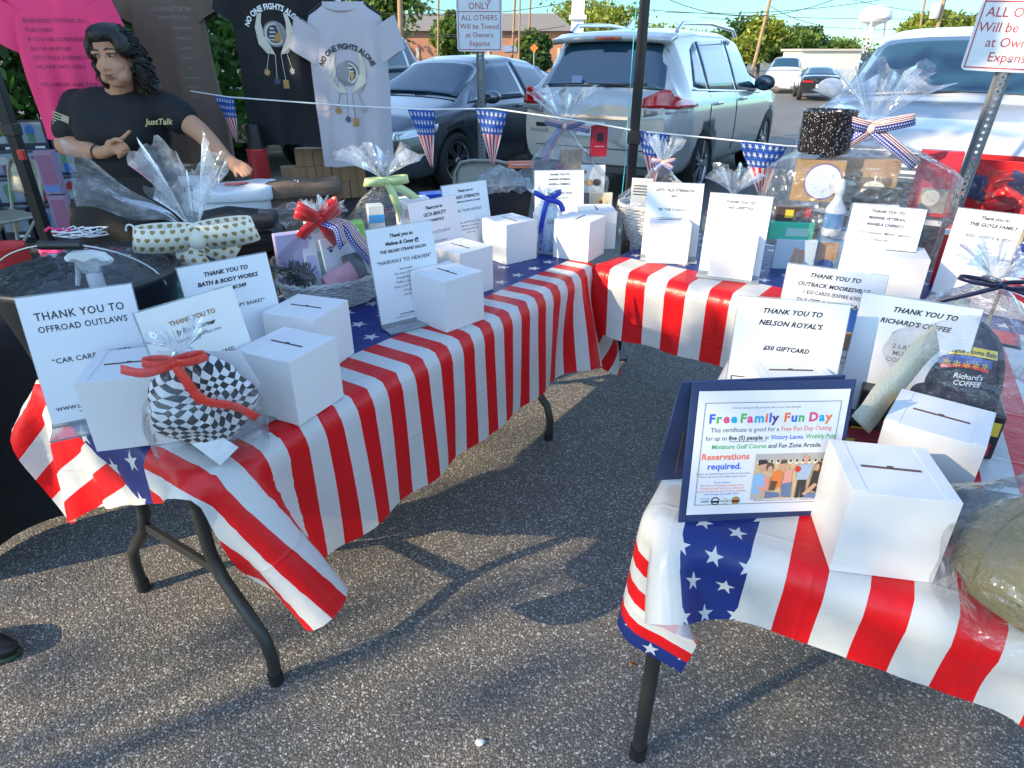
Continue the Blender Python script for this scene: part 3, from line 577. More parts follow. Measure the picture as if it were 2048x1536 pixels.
# far trees
rngT = random.Random(5)
def far_tree(px, py_top, D, w, label, mat, seed, low=None, ls=.2, n=5200):
    c = at_y(px, py_top, D); gz = ground_z(c.x, D); h = c.z - gz; r = w / 2
    q = random.Random(seed); bl = []
    for k in range(6): bl.append(((q.uniform(-.6, .6) * r, q.uniform(-.4, .4) * r, h * q.uniform(.45, .8)), (r * q.uniform(.4, .65), r * q.uniform(.4, .6), h * q.uniform(.12, .24))))
    bl.append(((0, 0, h * .8), (r * .5, r * .5, h * .18)))
    tree(label, (c.x, D, gz), h * .8, bl, n, ls, mat, .16, seed, 'trees beyond the lot')
for k, (px, py, D, w, lb, mt) in enumerate([
    (752, -35, 48, 5.5, 'light green tree left of the wooden pole', LEAF_M), (903, 20, 46, 2.6, 'small round tree before the brick building, left of the hanging sign', LEAF_M),
    (1165, -10, 75, 8, 'yellow green tree behind the white steeple', LEAF_Y), (1215, 8, 70, 8, 'yellow green tree right of the steeple over the suv roof', LEAF_Y),
    (1082, 68, 44, 1.7, 'small dark tree by the orange sign', LEAF_D), (1063, 58, 50, 1.6, 'thin tree against the brick building', LEAF_M),
    (1480, 42, 62, 5, 'dark green tree just right of the suv roof rail', LEAF_D), (1532, 34, 55, 4.2, 'tall yellow green tree beside the leaning pole', LEAF_Y), (1580, 60, 66, 5, 'mid green tree right of the leaning pole', LEAF_M),
    (1612, 48, 72, 5, 'dark rounded tree above the white wall', LEAF_D), (1675, 80, 80, 7, 'low green tree left of the water tower', LEAF_M), (1862, 24, 60, 4.2, 'bright tree behind the big white suv', LEAF_Y), (1905, 22, 58, 6, 'bright tree next to the right hand parking sign', LEAF_Y),
    (1440, 60, 85, 7, 'distant green tree above the suv roof', LEAF_M), (2000, 30, 70, 8, 'tree partly hidden by the right hand parking sign', LEAF_M), (640, -20, 60, 9, 'big tree behind the grey t-shirt', LEAF_M), (1330, 50, 90, 10, 'distant tree over the suv roof centre', LEAF_Y)]):
    far_tree(px, py, D, w, lb, mt, 40 + k)
BRICKM = None
def brick():
    m, nt, b = newmat('brick_wall'); tc = nt.nodes.new('ShaderNodeTexCoord'); k = nt.nodes.new('ShaderNodeTexBrick'); nt.links.new(tc.outputs['Object'], k.inputs[0])
    mp = nt.nodes.new('ShaderNodeMapping'); mp.inputs['Rotation'].default_value = (PI / 2, 0, 0); nt.links.new(tc.outputs['Object'], mp.inputs[0]); nt.links.new(mp.outputs[0], k.inputs[0])
    k.inputs['Color1'].default_value = (.42, .17, .09, 1); k.inputs['Color2'].default_value = (.34, .12, .07, 1); k.inputs['Mortar'].default_value = (.4, .3, .22, 1); k.inputs['Scale'].default_value = 3.0
    nt.links.new(k.outputs[0], b.inputs['Base Color']); b.inputs['Roughness'].default_value = .85; return m
ROOFG = pm('roof_shingle', (.2, .18, .16), .9, var=.15, vs=4)
t = thing('brick_building', 'long brick building with grey roof behind the parked sedan', 'building', (0, 60, 0))
a, b_ = at_y(640, 62, 60), at_y(1140, 66, 60); bx0, bx1, bz = a.x, b_.x, a.z
mb = MB(); mb.box(((bx0 + bx1) / 2, 5, bz / 2), (bx1 - bx0, 10, bz)); mb.build('wall', brick(), t)
mb = MB(); mb.prism([(bx0 - .5, bz), (bx1 + .5, bz), (bx1 - 1, bz + 1.45), (bx0 + 1, bz + 1.45)], -.6, .0); mb.v = [(x, (-.5 if z < bz + .1 else 4.5) if y < -.3 else (10.5 if z < bz + .1 else 5.5), z) for x, y, z in mb.v]; mb.build('roof', ROOFG, t)
for i in range(7):
    x = bx0 + (i + .7) * (bx1 - bx0) / 7; mb = MB(); mb.box((x, -.03, .9), (.25, .1, 1.8)); mb.build('pilaster', pm('pale_stone', (.5, .42, .32), .8), t)
for i in range(3):
    x = bx0 + 6 + i * 5; mb = MB(); mb.box((x, -.04, 1.75), (2.2, .1, .45)); mb.build('shop_sign', pm('sign_panel_%d' % i, [(.7, .7, .66), (.75, .6, .2), (.2, .3, .5)][i], .5), t)
t = thing('white_steeple', 'white square steeple rising behind the white suv roof', 'steeple', at_y(1155, 45, 58) * 1)
t.location.z = 0; mb = MB(); mb.box((0, 0, 3), (.9, .9, 6)); mb.box((0, 0, 3.9), (1.25, 1.25, .3)); mb.build('shaft', pm('steeple_white', (.8, .8, .78), .6), t); mb = MB(); mb.lathe([(.6, 6), (.05, 10)], 4); mb.build('spire', ROOFG, t)
t = thing('storage_shed', 'low pale flat roofed shed above the far cars', 'building', (at_y(1665, 100, 44).x, 44, -.55))
mb = MB(); mb.box((0, 1.5, 1.05), (3.6, 3, 2.1)); mb.build('wall', pm('shed_cream', (.75, .68, .55), .7), t); mb = MB(); mb.box((0, 1.5, 2.16), (3.9, 3.3, .12)); mb.build('roof', pm('shed_roof', (.5, .45, .38), .7), t)
# water tower
WT = pm('tower_white', (.8, .8, .8), .5); D = 150; cx = at_y(1752, 30, D); s = .115 * 1.0
t = thing('water_tower', 'white water tower on thin legs in the distance', 'water tower', (cx.x, D, -2))
zt, zb, zl = at_y(1752, 12, D).z + 2, at_y(1752, 40, D).z + 2, 0
mb = MB(); mb.lathe([(.2, zt + .25), (1.6, zt), (2.7, zt - .8), (3.05, zt - 1.7), (3.0, zb + .2), (2.4, zb - .4), (1.0, zb - .8), (.5, zb - 1.0)][::-1], 24); mb.build('tank', WT, t)
for k in range(5):
    q = 2 * PI * k / 5 + .3; mb = MB(); mb.tube([(4.2 * math.cos(q), 4.2 * math.sin(q), 0), (2.7 * math.cos(q), 2.7 * math.sin(q), zb)], .17, 6); mb.build('leg', WT, t)
mb = MB(); mb.tube([(0, 0, 0), (0, 0, zb - .8)], .45, 8); mb.build('riser_pipe', WT, t)
for z in (zb * .33, zb * .66):
    r = 4.2 + (2.7 - 4.2) * z / zb; mb = MB(); mb.tube([(r * math.cos(2 * PI * k / 5 + .3), r * math.sin(2 * PI * k / 5 + .3), z) for k in range(5)], .1, 5, closed=True); mb.build('brace_ring', WT, t)
# utility poles and wires
WOOD = pm('pole_wood', (.3, .2, .12), .9, var=.2, vs=3)
def pole(px0, py0, px1, py1, D, r, label, h=9, tf=False):
    p1 = at_y(px1, py1, D); p0 = at_y(px0, py0, D); d = (p0 - p1) / (p0.z - p1.z); gz = ground_z(p1.x, D); b0 = p1 + d * (gz - p1.z); tp = p1 + d * (h - p1.z)
    t = thing('utility_pole', label, 'pole', b0, 0, 'utility poles beyond the lot'); tt = tp - b0
    mb = MB(); mb.tube([(0, 0, 0), tuple(tt)], [r, r * .75], 8); mb.build('shaft', WOOD, t)
    mb = MB(); mb.box(tuple(tt - Vector((0, 0, .5))), (2.2, .12, .12)); mb.build('crossarm', WOOD, t)
    if tf: mb = MB(); c = at_y(px1 - 8, 22, D) - b0; mb.lathe([(.28, -.45), (.3, -.4), (.3, .4), (.1, .48)], 14, 0, Matrix.Translation(c)); mb.build('transformer', pm('transformer_grey', (.5, .48, .44), .5), t)
    return tp
tops = [pole(800, 0, 802, 100, 40, .16, 'stout wooden pole left of the hanging parking sign'), pole(877, 0, 876, 100, 44, .07, 'thin grey pole between the wooden pole and the parking sign'),
    pole(1030, 0, 1026, 80, 52, .09, 'left one of the three poles right of the parking sign'), pole(1061, 0, 1058, 85, 52, .08, 'right one of the three poles near the steeple'), pole(1040, 0, 1038, 100, 40, .05, 'thin middle pole right of the parking sign'),
    pole(1540, 0, 1514, 105, 48, .12, 'leaning pole between the two white suvs'), pole(1888, 0, 1879, 40, 50, .15, 'wooden pole with a grey transformer behind the large suv', tf=True), pole(1850, 0, 1843, 40, 58, .1, 'thin pole left of the transformer pole')]
WIREM = pm('wire_black', (.05, .05, .05), .6)
def wire(p, q, sag, label, r=.018):
    p, q = Vector(p), Vector(q); pts = [p.lerp(q, i / 24) - Vector((0, 0, sag * 4 * (i / 24) * (1 - i / 24))) for i in range(25)]
    mb = MB(); mb.tube(pts, r, 4); o = mb.build('overhead_wire', WIREM); tag(o, label, 'wire', 'overhead wires')
for (x0, y0, x1, y1, D, sg, lb) in [
    (1180, 10, 2040, 34, 52, .4, 'wire crossing the sky just above the leaning pole base'), (1340, 0, 1700, -14, 40, .9, 'dark sagging wire nearest the top of the photo'), (1540, 12, 1640, 50, 47, .15, 'wire sloping down from the leaning pole'),
    (1330, 24, 1760, 0, 46, .3, 'wire rising towards the water tower'), (1400, 34, 1950, 60, 60, .3, 'lower wire across the dark trees'), (700, 20, 1130, 6, 42, .4, 'wire passing behind the hanging parking sign'), (720, 66, 1130, 52, 43, .35, 'low wire in front of the brick building'),
    (700, 54, 1120, 62, 44, .3, 'second low wire in front of the brick building'), (830, 8, 1000, 26, 43, .2, 'wire sloping beside the thin grey pole'), (1700, -2, 2048, 30, 55, .4, 'wire reaching the right hand parking sign')]:
    wire(at_y(x0, y0, D), at_y(x1, y1, D), sg, lb)
t = thing('construction_sign', 'small orange diamond sign far off by the brick building', 'sign', (at_y(1068, 95, 38).x, 38, 0))
mb = MB(); mb.box((0, 0, 1.75), (.3, .02, .3), M=None); mb.v = [((x + (z - 1.75)) * .7, y, 1.68 + (z - 1.75 - x) * .7) for x, y, z in mb.v]; mb.build('panel', pm('sign_orange', (.8, .2, .03), .5), t); mb = MB(); mb.tube([(0, .03, 0), (0, .03, 1.7)], .03, 6); mb.build('post', STEEL, t)
# white box trailer behind the shirts
t = thing('box_trailer', 'white box trailer behind the brown and black shirts', 'trailer', (-6.2, 14.2, 0), ang(-33))
mb = MB(); mb.box((0, 0, 1.9), (6.0, 2.3, 2.2)); mb.build('box_body', pm('trailer_white', (.72, .74, .76), .4), t, bev=.05)
for x in (-2, 2):
    mb = MB(); mb.lathe([(.3, -.1), (.4, -.08), (.4, .08), (.3, .1)], 20, 0, Matrix.Translation((x, -1.0, .4)) @ Matrix.Rotation(PI / 2, 4, 'X')); mb.build('wheel', TYRE, t)
mb = MB(); mb.box((0, 0, .72), (5.8, 1.8, .16)); mb.build('chassis', TRIM, t)
# ================================================================ tables and cloths
TOP = .725
class Frame:
    def __init__(s, ox, oy, deg):
        s.o = Vector((ox, oy, 0)); s.u = Vector((math.cos(ang(deg)), math.sin(ang(deg)), 0)); s.w = Vector((-s.u.y, s.u.x, 0)); s.rz = ang(deg)
    def __call__(s, a, b, z=0): p = s.o + s.u * a + s.w * b; p.z = z; return p
T1, T2, T3 = Frame(-.60, 1.07, 57.3), Frame(.336, 2.488, -38), Frame(.24, .935, -28)
T0 = Frame(-1.36 - .848 * .36, 1.55 + .53 * .36, 55)
def folding_table(fr, L, W, label, legs=(.12, None), top=.715, group='folding tables with dark legs', straight=False):
    t = thing('folding_table', label, 'table', fr(0, 0), fr.rz, group)
    mb = MB(); mb.box((L / 2, W / 2, top - .021), (L - .01, W - .01, .042)); mb.build('tabletop', TABT, t, bev=.012)
    la, lb = legs[0], legs[1] if legs[1] else L - legs[0]
    for a in (la, lb):
        for s in (-1, 1):
            c = W / 2; prof = [(.305, .0), (.31, .09), (.295, .155), (.235, .225), (.175, .29), (.145, .36), (.14, .5), (.14, top - .045)]
            if straight: prof = [(.335, 0), (.33, .3), (.325, top - .045)]
            mb = MB(); mb.tube([(a, c + s * y, z) for y, z in prof], .0165, 10)
            lg = mb.build('leg', LEGM, t)
            mb = MB(); mb.tube([(a, c + s * prof[0][0], -.001), (a, c + s * prof[0][0], .035)], .0195, 10); mb.build('rubber_foot', BLKP, lg)
        if straight: continue
        mb = MB(); mb.box((a, W / 2, .31), (.012, .33, .028)); mb.build('leg_brace', LEGM, t)
    return t
def drape(fr, L, W, a0, a1, b0, b1, n, seed, steps=110, wind=.13, top=TOP, push=None, press=0):
    rng = np.random.RandomState(seed)
    na, nb = int((a1 - a0(0)) / n), int((b1 - b0) / n)
    J = np.linspace(b0, b1, nb + 1); A0 = np.array([a0(b) for b in J])
    S = np.linspace(0, 1, na + 1)[:, None]
    A = A0[None, :] * (1 - S) + a1 * S; B = np.repeat(J[None, :], na + 1, 0)
    uv = np.stack([A, B], -1).reshape(-1, 2)
    p = np.concatenate([uv, np.full((len(uv), 1), top + .002)], 1); rest = p.copy()
    w = 1.0 - ((uv[:, 0] > .012) & (uv[:, 0] < L - .012) & (uv[:, 1] > .012) & (uv[:, 1] < W - .012)).astype(float)
    ida = np.arange((na + 1) * (nb + 1)).reshape(na + 1, nb + 1); groups = []
    def addg(i, j, k):
        d = np.linalg.norm(rest[i] - rest[j], axis=1); ok = (w[i] + w[j]) > 0
        if ok.any():
            ws = w[i] + w[j]; groups.append((i[ok], j[ok], d[ok], (w[i] / np.maximum(ws, 1e-9))[ok][:, None], (w[j] / np.maximum(ws, 1e-9))[ok][:, None], k))
    for par in (0, 1):
        addg(ida[par:-1:2, :].ravel(), ida[par + 1::2, :].ravel()[:ida[par:-1:2, :].size], 1.0)
        addg(ida[:, par:-1:2].ravel(), ida[:, par + 1::2].ravel()[:ida[:, par:-1:2].size], 1.0)
        addg(ida[par:-1:2, :-1].ravel(), ida[par + 1::2, 1:].ravel(), .5) if ida[par:-1:2, :-1].size == ida[par + 1::2, 1:].size else None
        addg(ida[par:-1:2, 1:].ravel(), ida[par + 1::2, :-1].ravel(), .5) if ida[par:-1:2, 1:].size == ida[par + 1::2, :-1].size else None
    for q in range(4):
        i = ida[q:-3:4, :] if q < ida.shape[0] - 3 else None
        if i is not None and i.size: addg(i.ravel(), ida[q + 3::4, :][:i.shape[0]].ravel(), .35)
        i = ida[:, q:-3:4]
        if i.size: addg(i.ravel(), ida[:, q + 3::4][:, :i.shape[1]].ravel(), .35)
    v = np.zeros_like(p); dt = 1 / 50.0; free = w > 0
    ph = rng.rand(8) * 6.28
    for st in range(steps):
        f = np.zeros_like(p); f[:, 2] = -9.8
        k = wind * (1.0 if st < steps * .7 else .35)
        wv = np.sin(uv[:, 0] * 17 + ph[0]) + .8 * np.sin(uv[:, 0] * 29 + ph[1] + uv[:, 1] * 9) + .7 * np.sin(uv[:, 1] * 23 + ph[2])
        if push is not None:
            cm = np.clip((push[2] - uv[:, 0]) / push[2], 0, 1) * np.clip(-uv[:, 1] / .2, 0, 1); f[:, 0] += push[0] * cm; f[:, 1] += push[1] * cm
        f[:, 0] += press * (uv[:, 0] < 0); f[:, 1] += press * .6 * (uv[:, 1] < 0)
        f[:, 1] += k * wv * np.where(uv[:, 1] < .0, -1.2, .6) ; f[:, 0] += k * wv * np.where(uv[:, 0] < 0, -1.2, .6)
        v += f * dt; v *= .965
        q = p + v * dt * free[:, None]
        for it in range(20):
            for i, j, d, wi, wj, kk in groups:
                e = q[j] - q[i]; l = np.sqrt((e * e).sum(1)) + 1e-9
                c = e * (((l - d) / l) * kk)[:, None]
                if kk == .35: c[l > d] = 0
                q[i] += c * wi; q[j] -= c * wj
            ins = free & (q[:, 2] < top) & (q[:, 0] > -.004) & (q[:, 0] < L + .004) & (q[:, 1] > -.004) & (q[:, 1] < W + .004)
            up = ins & (q[:, 2] > top - .018); q[up, 2] = top
            sd_ = ins & ~up
            if sd_.any():
                s = q[sd_]; ds = np.stack([s[:, 0] + .006, L + .006 - s[:, 0], s[:, 1] + .006, W + .006 - s[:, 1]], 1); mn = ds.argmin(1)
                s[mn == 0, 0] = -.006; s[mn == 1, 0] = L + .006; s[mn == 2, 1] = -.006; s[mn == 3, 1] = W + .006; q[sd_] = s
            q[:, 2] = np.maximum(q[:, 2], .01)
        v = (q - p) / dt; p = q
    mb = MB()
    mb.v = [tuple(fr.o + fr.u * float(a) + fr.w * float(b) + Vector((0, 0, float(z)))) for a, b, z in p]
    idl = ida.tolist()
    for i in range(na):
        for j in range(nb): mb.f.append((idl[i][j], idl[i + 1][j], idl[i + 1][j + 1], idl[i][j + 1])); mb.m.append(0); mb.s.append(True)
    mb.uv = uv; return mb
folding_table(T1, 1.73, .74, 'folding table at left with dark curved legs showing under the striped cloth', (.07, 1.50))
folding_table(T2, 1.83, .74, 'folding table at the back in front of the white cars, legs mostly hidden', (.85, 1.7))
T3L = Frame(*T3(.74, 0).xy, 62)
folding_table(T3L, 1.26, .74, 'folding table at lower right under the boxes, one dark leg showing', (.05, None), straight=True)
drape(T1, 1.73, .74, lambda b: -(.05 + .43 * b) if b > 0 else -(.06 - .55 * b), 1.73 + .3, -.365, .86, .024, 3, push=(4.2, -2.0, .16)).build('tablecloth', flag_cloth('flag_cloth_long', .108, .205, -.06, .72, .105, .05, True))
c = [o for o in bpy.data.objects if o.name.startswith('tablecloth')][-1]
tag(c, 'flag print tablecloth on the long left table, long pointed corner hanging at its near end', 'tablecloth', 'flag print tablecloths')
c = drape(T2, 1.83, .74, lambda b: -.05, 1.9, -.265, .86, .026, 5).build('tablecloth', flag_cloth('flag_cloth_back', .162, .16, 0, .7, .105, .02))
tag(c, 'flag print tablecloth on the back table, its striped front partly in sun', 'tablecloth', 'flag print tablecloths')
c = drape(T3, .74, 1.26, lambda b: -.27, .95, -.158, 1.3, .022, 9, press=4.5).build('tablecloth', end_cloth('flag_cloth_end', .12))
tag(c, 'flag print tablecloth under the certificate at lower right, star panel at its corner', 'tablecloth', 'flag print tablecloths')
# ---------------------------------------------------------------- ballot boxes
def ballot(cx, cy, yaw, label, s=.155, h=.155, slot=0.0, z=TOP + .003):
    t = thing('ballot_box', label, 'box', (cx, cy, z), yaw, 'white card boxes with a slot')
    mb = MB(); mb.box((0, 0, h / 2), (s, s, h))
    for q in (-1, 1): mb.box((q * (s / 2 - .012), 0, h + .0006), (.022, s - .006, .0014))
    mb.build('carton', CARD, t, bev=.0012)
    mb = MB(); R = Matrix.Translation((0, 0, h + .0003)) @ Matrix.Rotation(slot, 4, 'Z')
    mb.box((0, 0, 0), (s * .58, .0042, .002), M=R); mb.box((0, .0035, .0), (.009, .005, .0022), M=R)
    mb.build('slot', pm('slot_dark', (.09, .05, .035), .8), t); return t
def box_lr(l, r, label, rot=45, z=.88, slot=0, push=0):
    a, b = at_z(*l, z), at_z(*r, z); c = (a + b) / 2; d = math.atan2(b.y - a.y, b.x - a.x)
    ballot(c.x, c.y, d - ang(rot), label, slot=slot)
def box_face(l, r, label, z=.88, slot=0, yaw=None):
    a, b = at_z(*l, z), at_z(*r, z); d = math.atan2(b.y - a.y, b.x - a.x) if yaw is None else ang(yaw); c = (a + b) / 2 + Vector((-math.sin(d), math.cos(d), 0)) * .0775
    ballot(c.x, c.y, d, label, slot=slot)
def box_base(l, r, label, slot=0):
    a, b = at_z(*l, TOP), at_z(*r, TOP); d = math.atan2(b.y - a.y, b.x - a.x); c = (a + b) / 2 + Vector((-math.sin(d), math.cos(d), 0)) * .08
    ballot(c.x, c.y, d, label, .16, .16, slot)
box_base((188, 907), (367, 885), 'white box in front of the car care basket sign', PI * 0)
box_lr((470, 705), (672, 675), 'white box beside the checkered bag at the corner of the left table', 48, slot=PI * 0)
box_lr((525, 628), (695, 602), 'white box behind the one by the checkered bag, before the wicker basket', 45)
box_lr((820, 545), (967, 544), 'white box in front of the hairway to heaven sign, sun patches on its side', 45, slot=PI * 0)
box_lr((866, 494), (976, 493), 'white box in front of the pale pink sign, half hidden by a nearer box', 45)
box_lr((966, 437), (1073, 442), 'white box beside the Strength sign, left of the blue tumbler', 40)
box_lr((1110, 440), (1210, 432), 'white box on the far corner of the left table, right of the blue tumbler', 50, slot=PI / 2)
box_lr((1150, 412), (1235, 423), 'white box tucked behind the box at the far table corner', 55)
box_face((1302, 449), (1384, 451), 'white box in front of the be the change sign')
box_face((1429, 473), (1514, 481), 'sunlit white box in front of the lake lifestyle sign')
box_face((1755, 512), (1859, 522), 'white box in front of the man datory relax kit sign')
box_face((1984, 532), (2070, 545), 'white box in front of the red, white and you sign, cut by the photo edge', yaw=-38)
box_face((1530, 776), (1687, 779), 'white box behind the certificate, below the giftcard sign')
box_face((1772, 843), (1968, 899), 'tilted white box behind the big sunlit one, before the navy cap bag')
d = ang(-11); ballot(.585 - math.sin(d) * .0775, .7795 + math.cos(d) * .0775, d, 'largest looking white box, sunlit, right of the framed certificate', .152)
# ---------------------------------------------------------------- signs in acrylic stands
PINKP = pm('pale_pink_paper', (.8, .7, .7), .4, coat=.3)
def sign(tl, tr, label, lines, lean=12, phi=None, paper=PAPER, land=False, zt=1.018, extra=None):
    a, b = at_z(*tl, zt), at_z(*tr, zt); d = math.atan2(b.y - a.y, b.x - a.x) if phi is None else ang(phi)
    c = (a + b) / 2 if phi is None or phi == 0 else (a + b) / 2
    w, h = .216, .279
    n = Vector((math.sin(d), -math.cos(d), 0)); base = c + n * (.29 * math.sin(ang(lean)))
    t = thing('sign_holder', label, 'sign', (base.x, base.y, TOP + .003), d, 'paper signs in clear stands')
    R = Matrix.Translation((0, 0, .012)) @ Matrix.Rotation(-ang(lean), 4, 'X')
    mb = MB(); mb.box((0, .0045, h / 2), (w + .004, .0028, h + .006), M=R); mb.box((0, -.028, .0035), (w + .004, .075, .004)); mb.box((0, 0, .008), (w + .004, .014, .008))
    mb.build('stand', ACR, t)
    mb = MB(); mb.box((0, 0, h / 2), (w, .0012, h), M=R)
    T = R @ Matrix.Translation((0, -.0011, 0)) @ Matrix.Rotation(PI / 2, 4, 'X')
    for ln in lines:
        y, s, size, st = ln[:4]; o = dict(ln[4]) if len(ln) > 4 else {}
        mi = 1
        if st == 'h': size *= .86; kw = dict(shear=.2, bold=.00055 * size / .014)
        elif st == 'H': size *= .8; kw = dict(shear=.28, bold=.0005 * size / .014, sp=1.05)
        elif st == 't': size *= 1.08; kw = dict(sp=1.05, bold=.00012); mi = 2
        else: size *= .96; kw = dict(sp=1.04, bold=.0002)
        kw.update({k: o[k] for k in ('shear', 'bold', 'sx', 'sp') if k in o}); mi = o.get('mi', mi)
        vs, _ = text_geo(s, size, **{k: v for k, v in kw.items() if k in ('shear', 'bold', 'sp')})
        if vs:
            wd = max(p[0] for p in vs) - min(p[0] for p in vs)
            if wd > .195: size *= .195 / wd; kw = {k: (v * .195 / wd if k == 'bold' else v) for k, v in kw.items()}
        text(mb, s, size, T @ Matrix.Translation((o.get('x', 0), h - y, 0)), mi=mi, **kw)
    if extra: extra(mb, T, h)
    mb.build('paper', [paper, INK, GREYINK, KRAFT, pm('sign_blue', (.02, .1, .4), .4), REDS], t); return t
WEB = [(.262, 'www.letstalkstrength.org', .0085, 'p'), (.270, 'SUPPORTING MILITARY, VETERANS, FIRST RESPONDERS', .0042, 't')]
sign((12, 597), (272, 557), 'car care basket sign with large hand lettered thanks, at far left', [(.052, 'THANK YOU TO', .0258, 'p', dict(sx=.86, bold=.0003, sp=1.12)), (.078, 'OFFROAD OUTLAWS', .0258, 'p', dict(sx=.86, bold=.0003, sp=1.1)), (.148, '\u201cCAR CARE BASKET\u201d', .0165, 'p'), (.252, 'WWW.LETSTALKSTRENGTH.ORG', .0125, 'p'), (.262, 'SUPPORTING MILITARY, VETERANS', .006, 't')], 13, 27)
sign((358, 532), (525, 502), 'sign with a store number and aromatherapy basket, behind the small bag sign', [(.03, 'THANK YOU TO', .0165, 'h'), (.052, 'BATH & BODY WORKS', .0165, 'h'), (.072, 'STORE #1349', .0155, 'h'), (.118, '\u201cAROMATHERAPY BASKET\u201d', .0125, 'p')], 12, 40)
sign((288, 622), (440, 562), 'creamy sign with brown lettering behind the red ribbon bag', [(.045, 'THANK YOU TO', .016, 'h', dict(shear=0, mi=3)), (.066, "ly Bug's Corner", .016, 'h', dict(shear=.1)), (.082, 'www.lybugscorner.com', .0095, 't'), (.135, 'CHECKERED', .0125, 'p', dict(x=.03)), (.152, 'SHIRT', .0125, 'p', dict(x=.03))], 14, 55, pm('cream_paper', (.78, .76, .72), .4, coat=.3))
sign((735, 457), (858, 440), 'hairway to heaven sign beside the wicker basket', [(.03, 'Thank you to', .0165, 'h'), (.052, 'Melissa & Casey @', .0165, 'h'), (.073, 'THE GILDED STRAND SALON', .0135, 'h'), (.105, '\u201cHAIRWAY TO HEAVEN\u201d', .0165, 'p'), (.128, 'facemasks', .0095, 't'), (.141, 'the best of Biolage', .0095, 't'), (.154, 'Designline spray', .0095, 't'), (.167, 'Puffina volumizing', .0095, 't'), (.180, 'Kenra Lux & Platinum', .0095, 't'), (.193, 'brushes', .0095, 't'), (.206, 'and more', .0095, 't')] + WEB, 10, 36)
sign((813, 408), (910, 385), 'pale pink sign between the salon sign and the nutrition corner sign', [(.03, 'Thank you to', .0165, 'h'), (.053, 'ULTA BEAUTY', .0185, 'h'), (.073, 'MOORESVILLE', .0135, 'h'), (.115, '\u201cGLAM ULTA BOX\u201d', .0125, 't'), (.145, 'blush & foundation', .0085, 't'), (.158, 'makeup set', .0085, 't')], 11, 46, PINKP)
sign((876, 372), (976, 357), 'all your hustle sign, farthest of the three overlapping signs on the left table', [(.03, 'Thank you to', .0155, 'h'), (.054, 'MAGIC STRENGTH', .018, 'h'), (.07, 'MOORESVILLE NUTRITION CORNER', .0095, 'h'), (.105, '\u201cFUEL YOUR HUSTLE\u201d', .0145, 'p'), (.15, 'FUEL BETTER SNACKS &', .0085, 't'), (.163, 'Meal Prep Containers', .0085, 't'), (.176, 'Electrolytes Mix and', .0085, 't'), (.189, 'water cup', .0085, 't')], 11, 40)
sign((1070, 340), (1167, 338), 'coping kit sign in front of the tall cellophane gift, behind the tumbler', [(.02, 'THANK YOU TO', .0135, 'h'), (.04, 'MARINE VETERAN', .0135, 'h'), (.06, 'ANGELA CHERICO', .0135, 'h'), (.098, '\u201cFAITH OVER FEAR', .0135, 'p'), (.12, 'COPING KIT\u201d', .0135, 'p'), (.145, 'cookies', .0085, 't'), (.158, 'coffee & candy', .0085, 't'), (.171, 'warm drinks', .0085, 't')], 11, 5)
sign((1297, 362), (1408, 366), 'be the change sign against the white wicker hamper', [(.032, "LET'S TALK STRENGTH", .0165, 'h'), (.054, 'INC.', .0155, 'h'), (.105, '\u201cBE THE CHANGE\u201d', .0145, 'p'), (.136, 'ALL IN BOX OF CANDLES SHOWER STEAM', .0075, 'h', dict(shear=0)), (.147, 'AND WARM NIGHTS', .0065, 't')], 11, -12)
sign((1426, 384), (1543, 391), 'lake lifestyle sign behind a sunlit box', [(.03, 'THANK YOU TO', .0155, 'h'), (.05, 'LAKE LIFESTYLE', .0155, 'h'), (.085, 'FATHER FORTUNES', .0095, 't'), (.097, 'CANDLE TROPICAL 2 $', .0095, 't')], 11, -22)
sign((1712, 405), (1851, 417), 'man datory relax kit sign before the big wrapped hamper', [(.022, 'THANK YOU TO', .0155, 'h'), (.043, 'MARINE VETERAN', .0155, 'h'), (.064, 'ANGELA CHERICO', .0155, 'h'), (.092, '\u201cThe ultimate \u201cMAN\u201d datory', .0135, 'p'), (.113, 'relax kit\u201d', .0135, 'p'), (.137, 'foot bath & peel off', .0085, 't'), (.15, 'foam mist', .0085, 't', dict(x=-.02)), (.163, 'vegetable soup', .0085, 't', dict(x=-.03)), (.176, 'tea', .0085, 't', dict(x=-.02)), (.189, 'puzzle', .0085, 't', dict(x=-.03))], 11, -29)
sign((1927, 414), (2070, 432), 'red, white and you sign at the right edge', [(.026, 'Thank you to', .0165, 'h'), (.048, 'THE GUYLE FAMILY', .0175, 'h'), (.085, '\u201cRED, WHITE & YOU\u201d', .0145, 'p'), (.115, 'mugs', .0085, 't'), (.129, 'candlesticks', .0085, 't'), (.143, 'placemats', .0085, 't'), (.157, 'games', .0085, 't'), (.171, 'candy', .0085, 't'), (.185, 'sparklers', .0085, 't'), (.199, 'led lights', .0085, 't'), (.213, 'and more', .0085, 't')] + WEB, 10, -40)
def gift_card(mb, T, h):
    R2 = lambda x, y, w, hh, mi, z=.0006: mb.add([(x - w / 2, y - hh / 2, z), (x + w / 2, y - hh / 2, z), (x + w / 2, y + hh / 2, z), (x - w / 2, y + hh / 2, z)], [(0, 1, 2, 3)], mi, T)
    R2(.062, h - .135, .07, .1, 4); R2(.066, h - .15, .045, .02, 3, .0009); R2(.062, h - .172, .055, .022, 3, .0009); R2(.088, h - .093, .008, .008, 5, .0009)
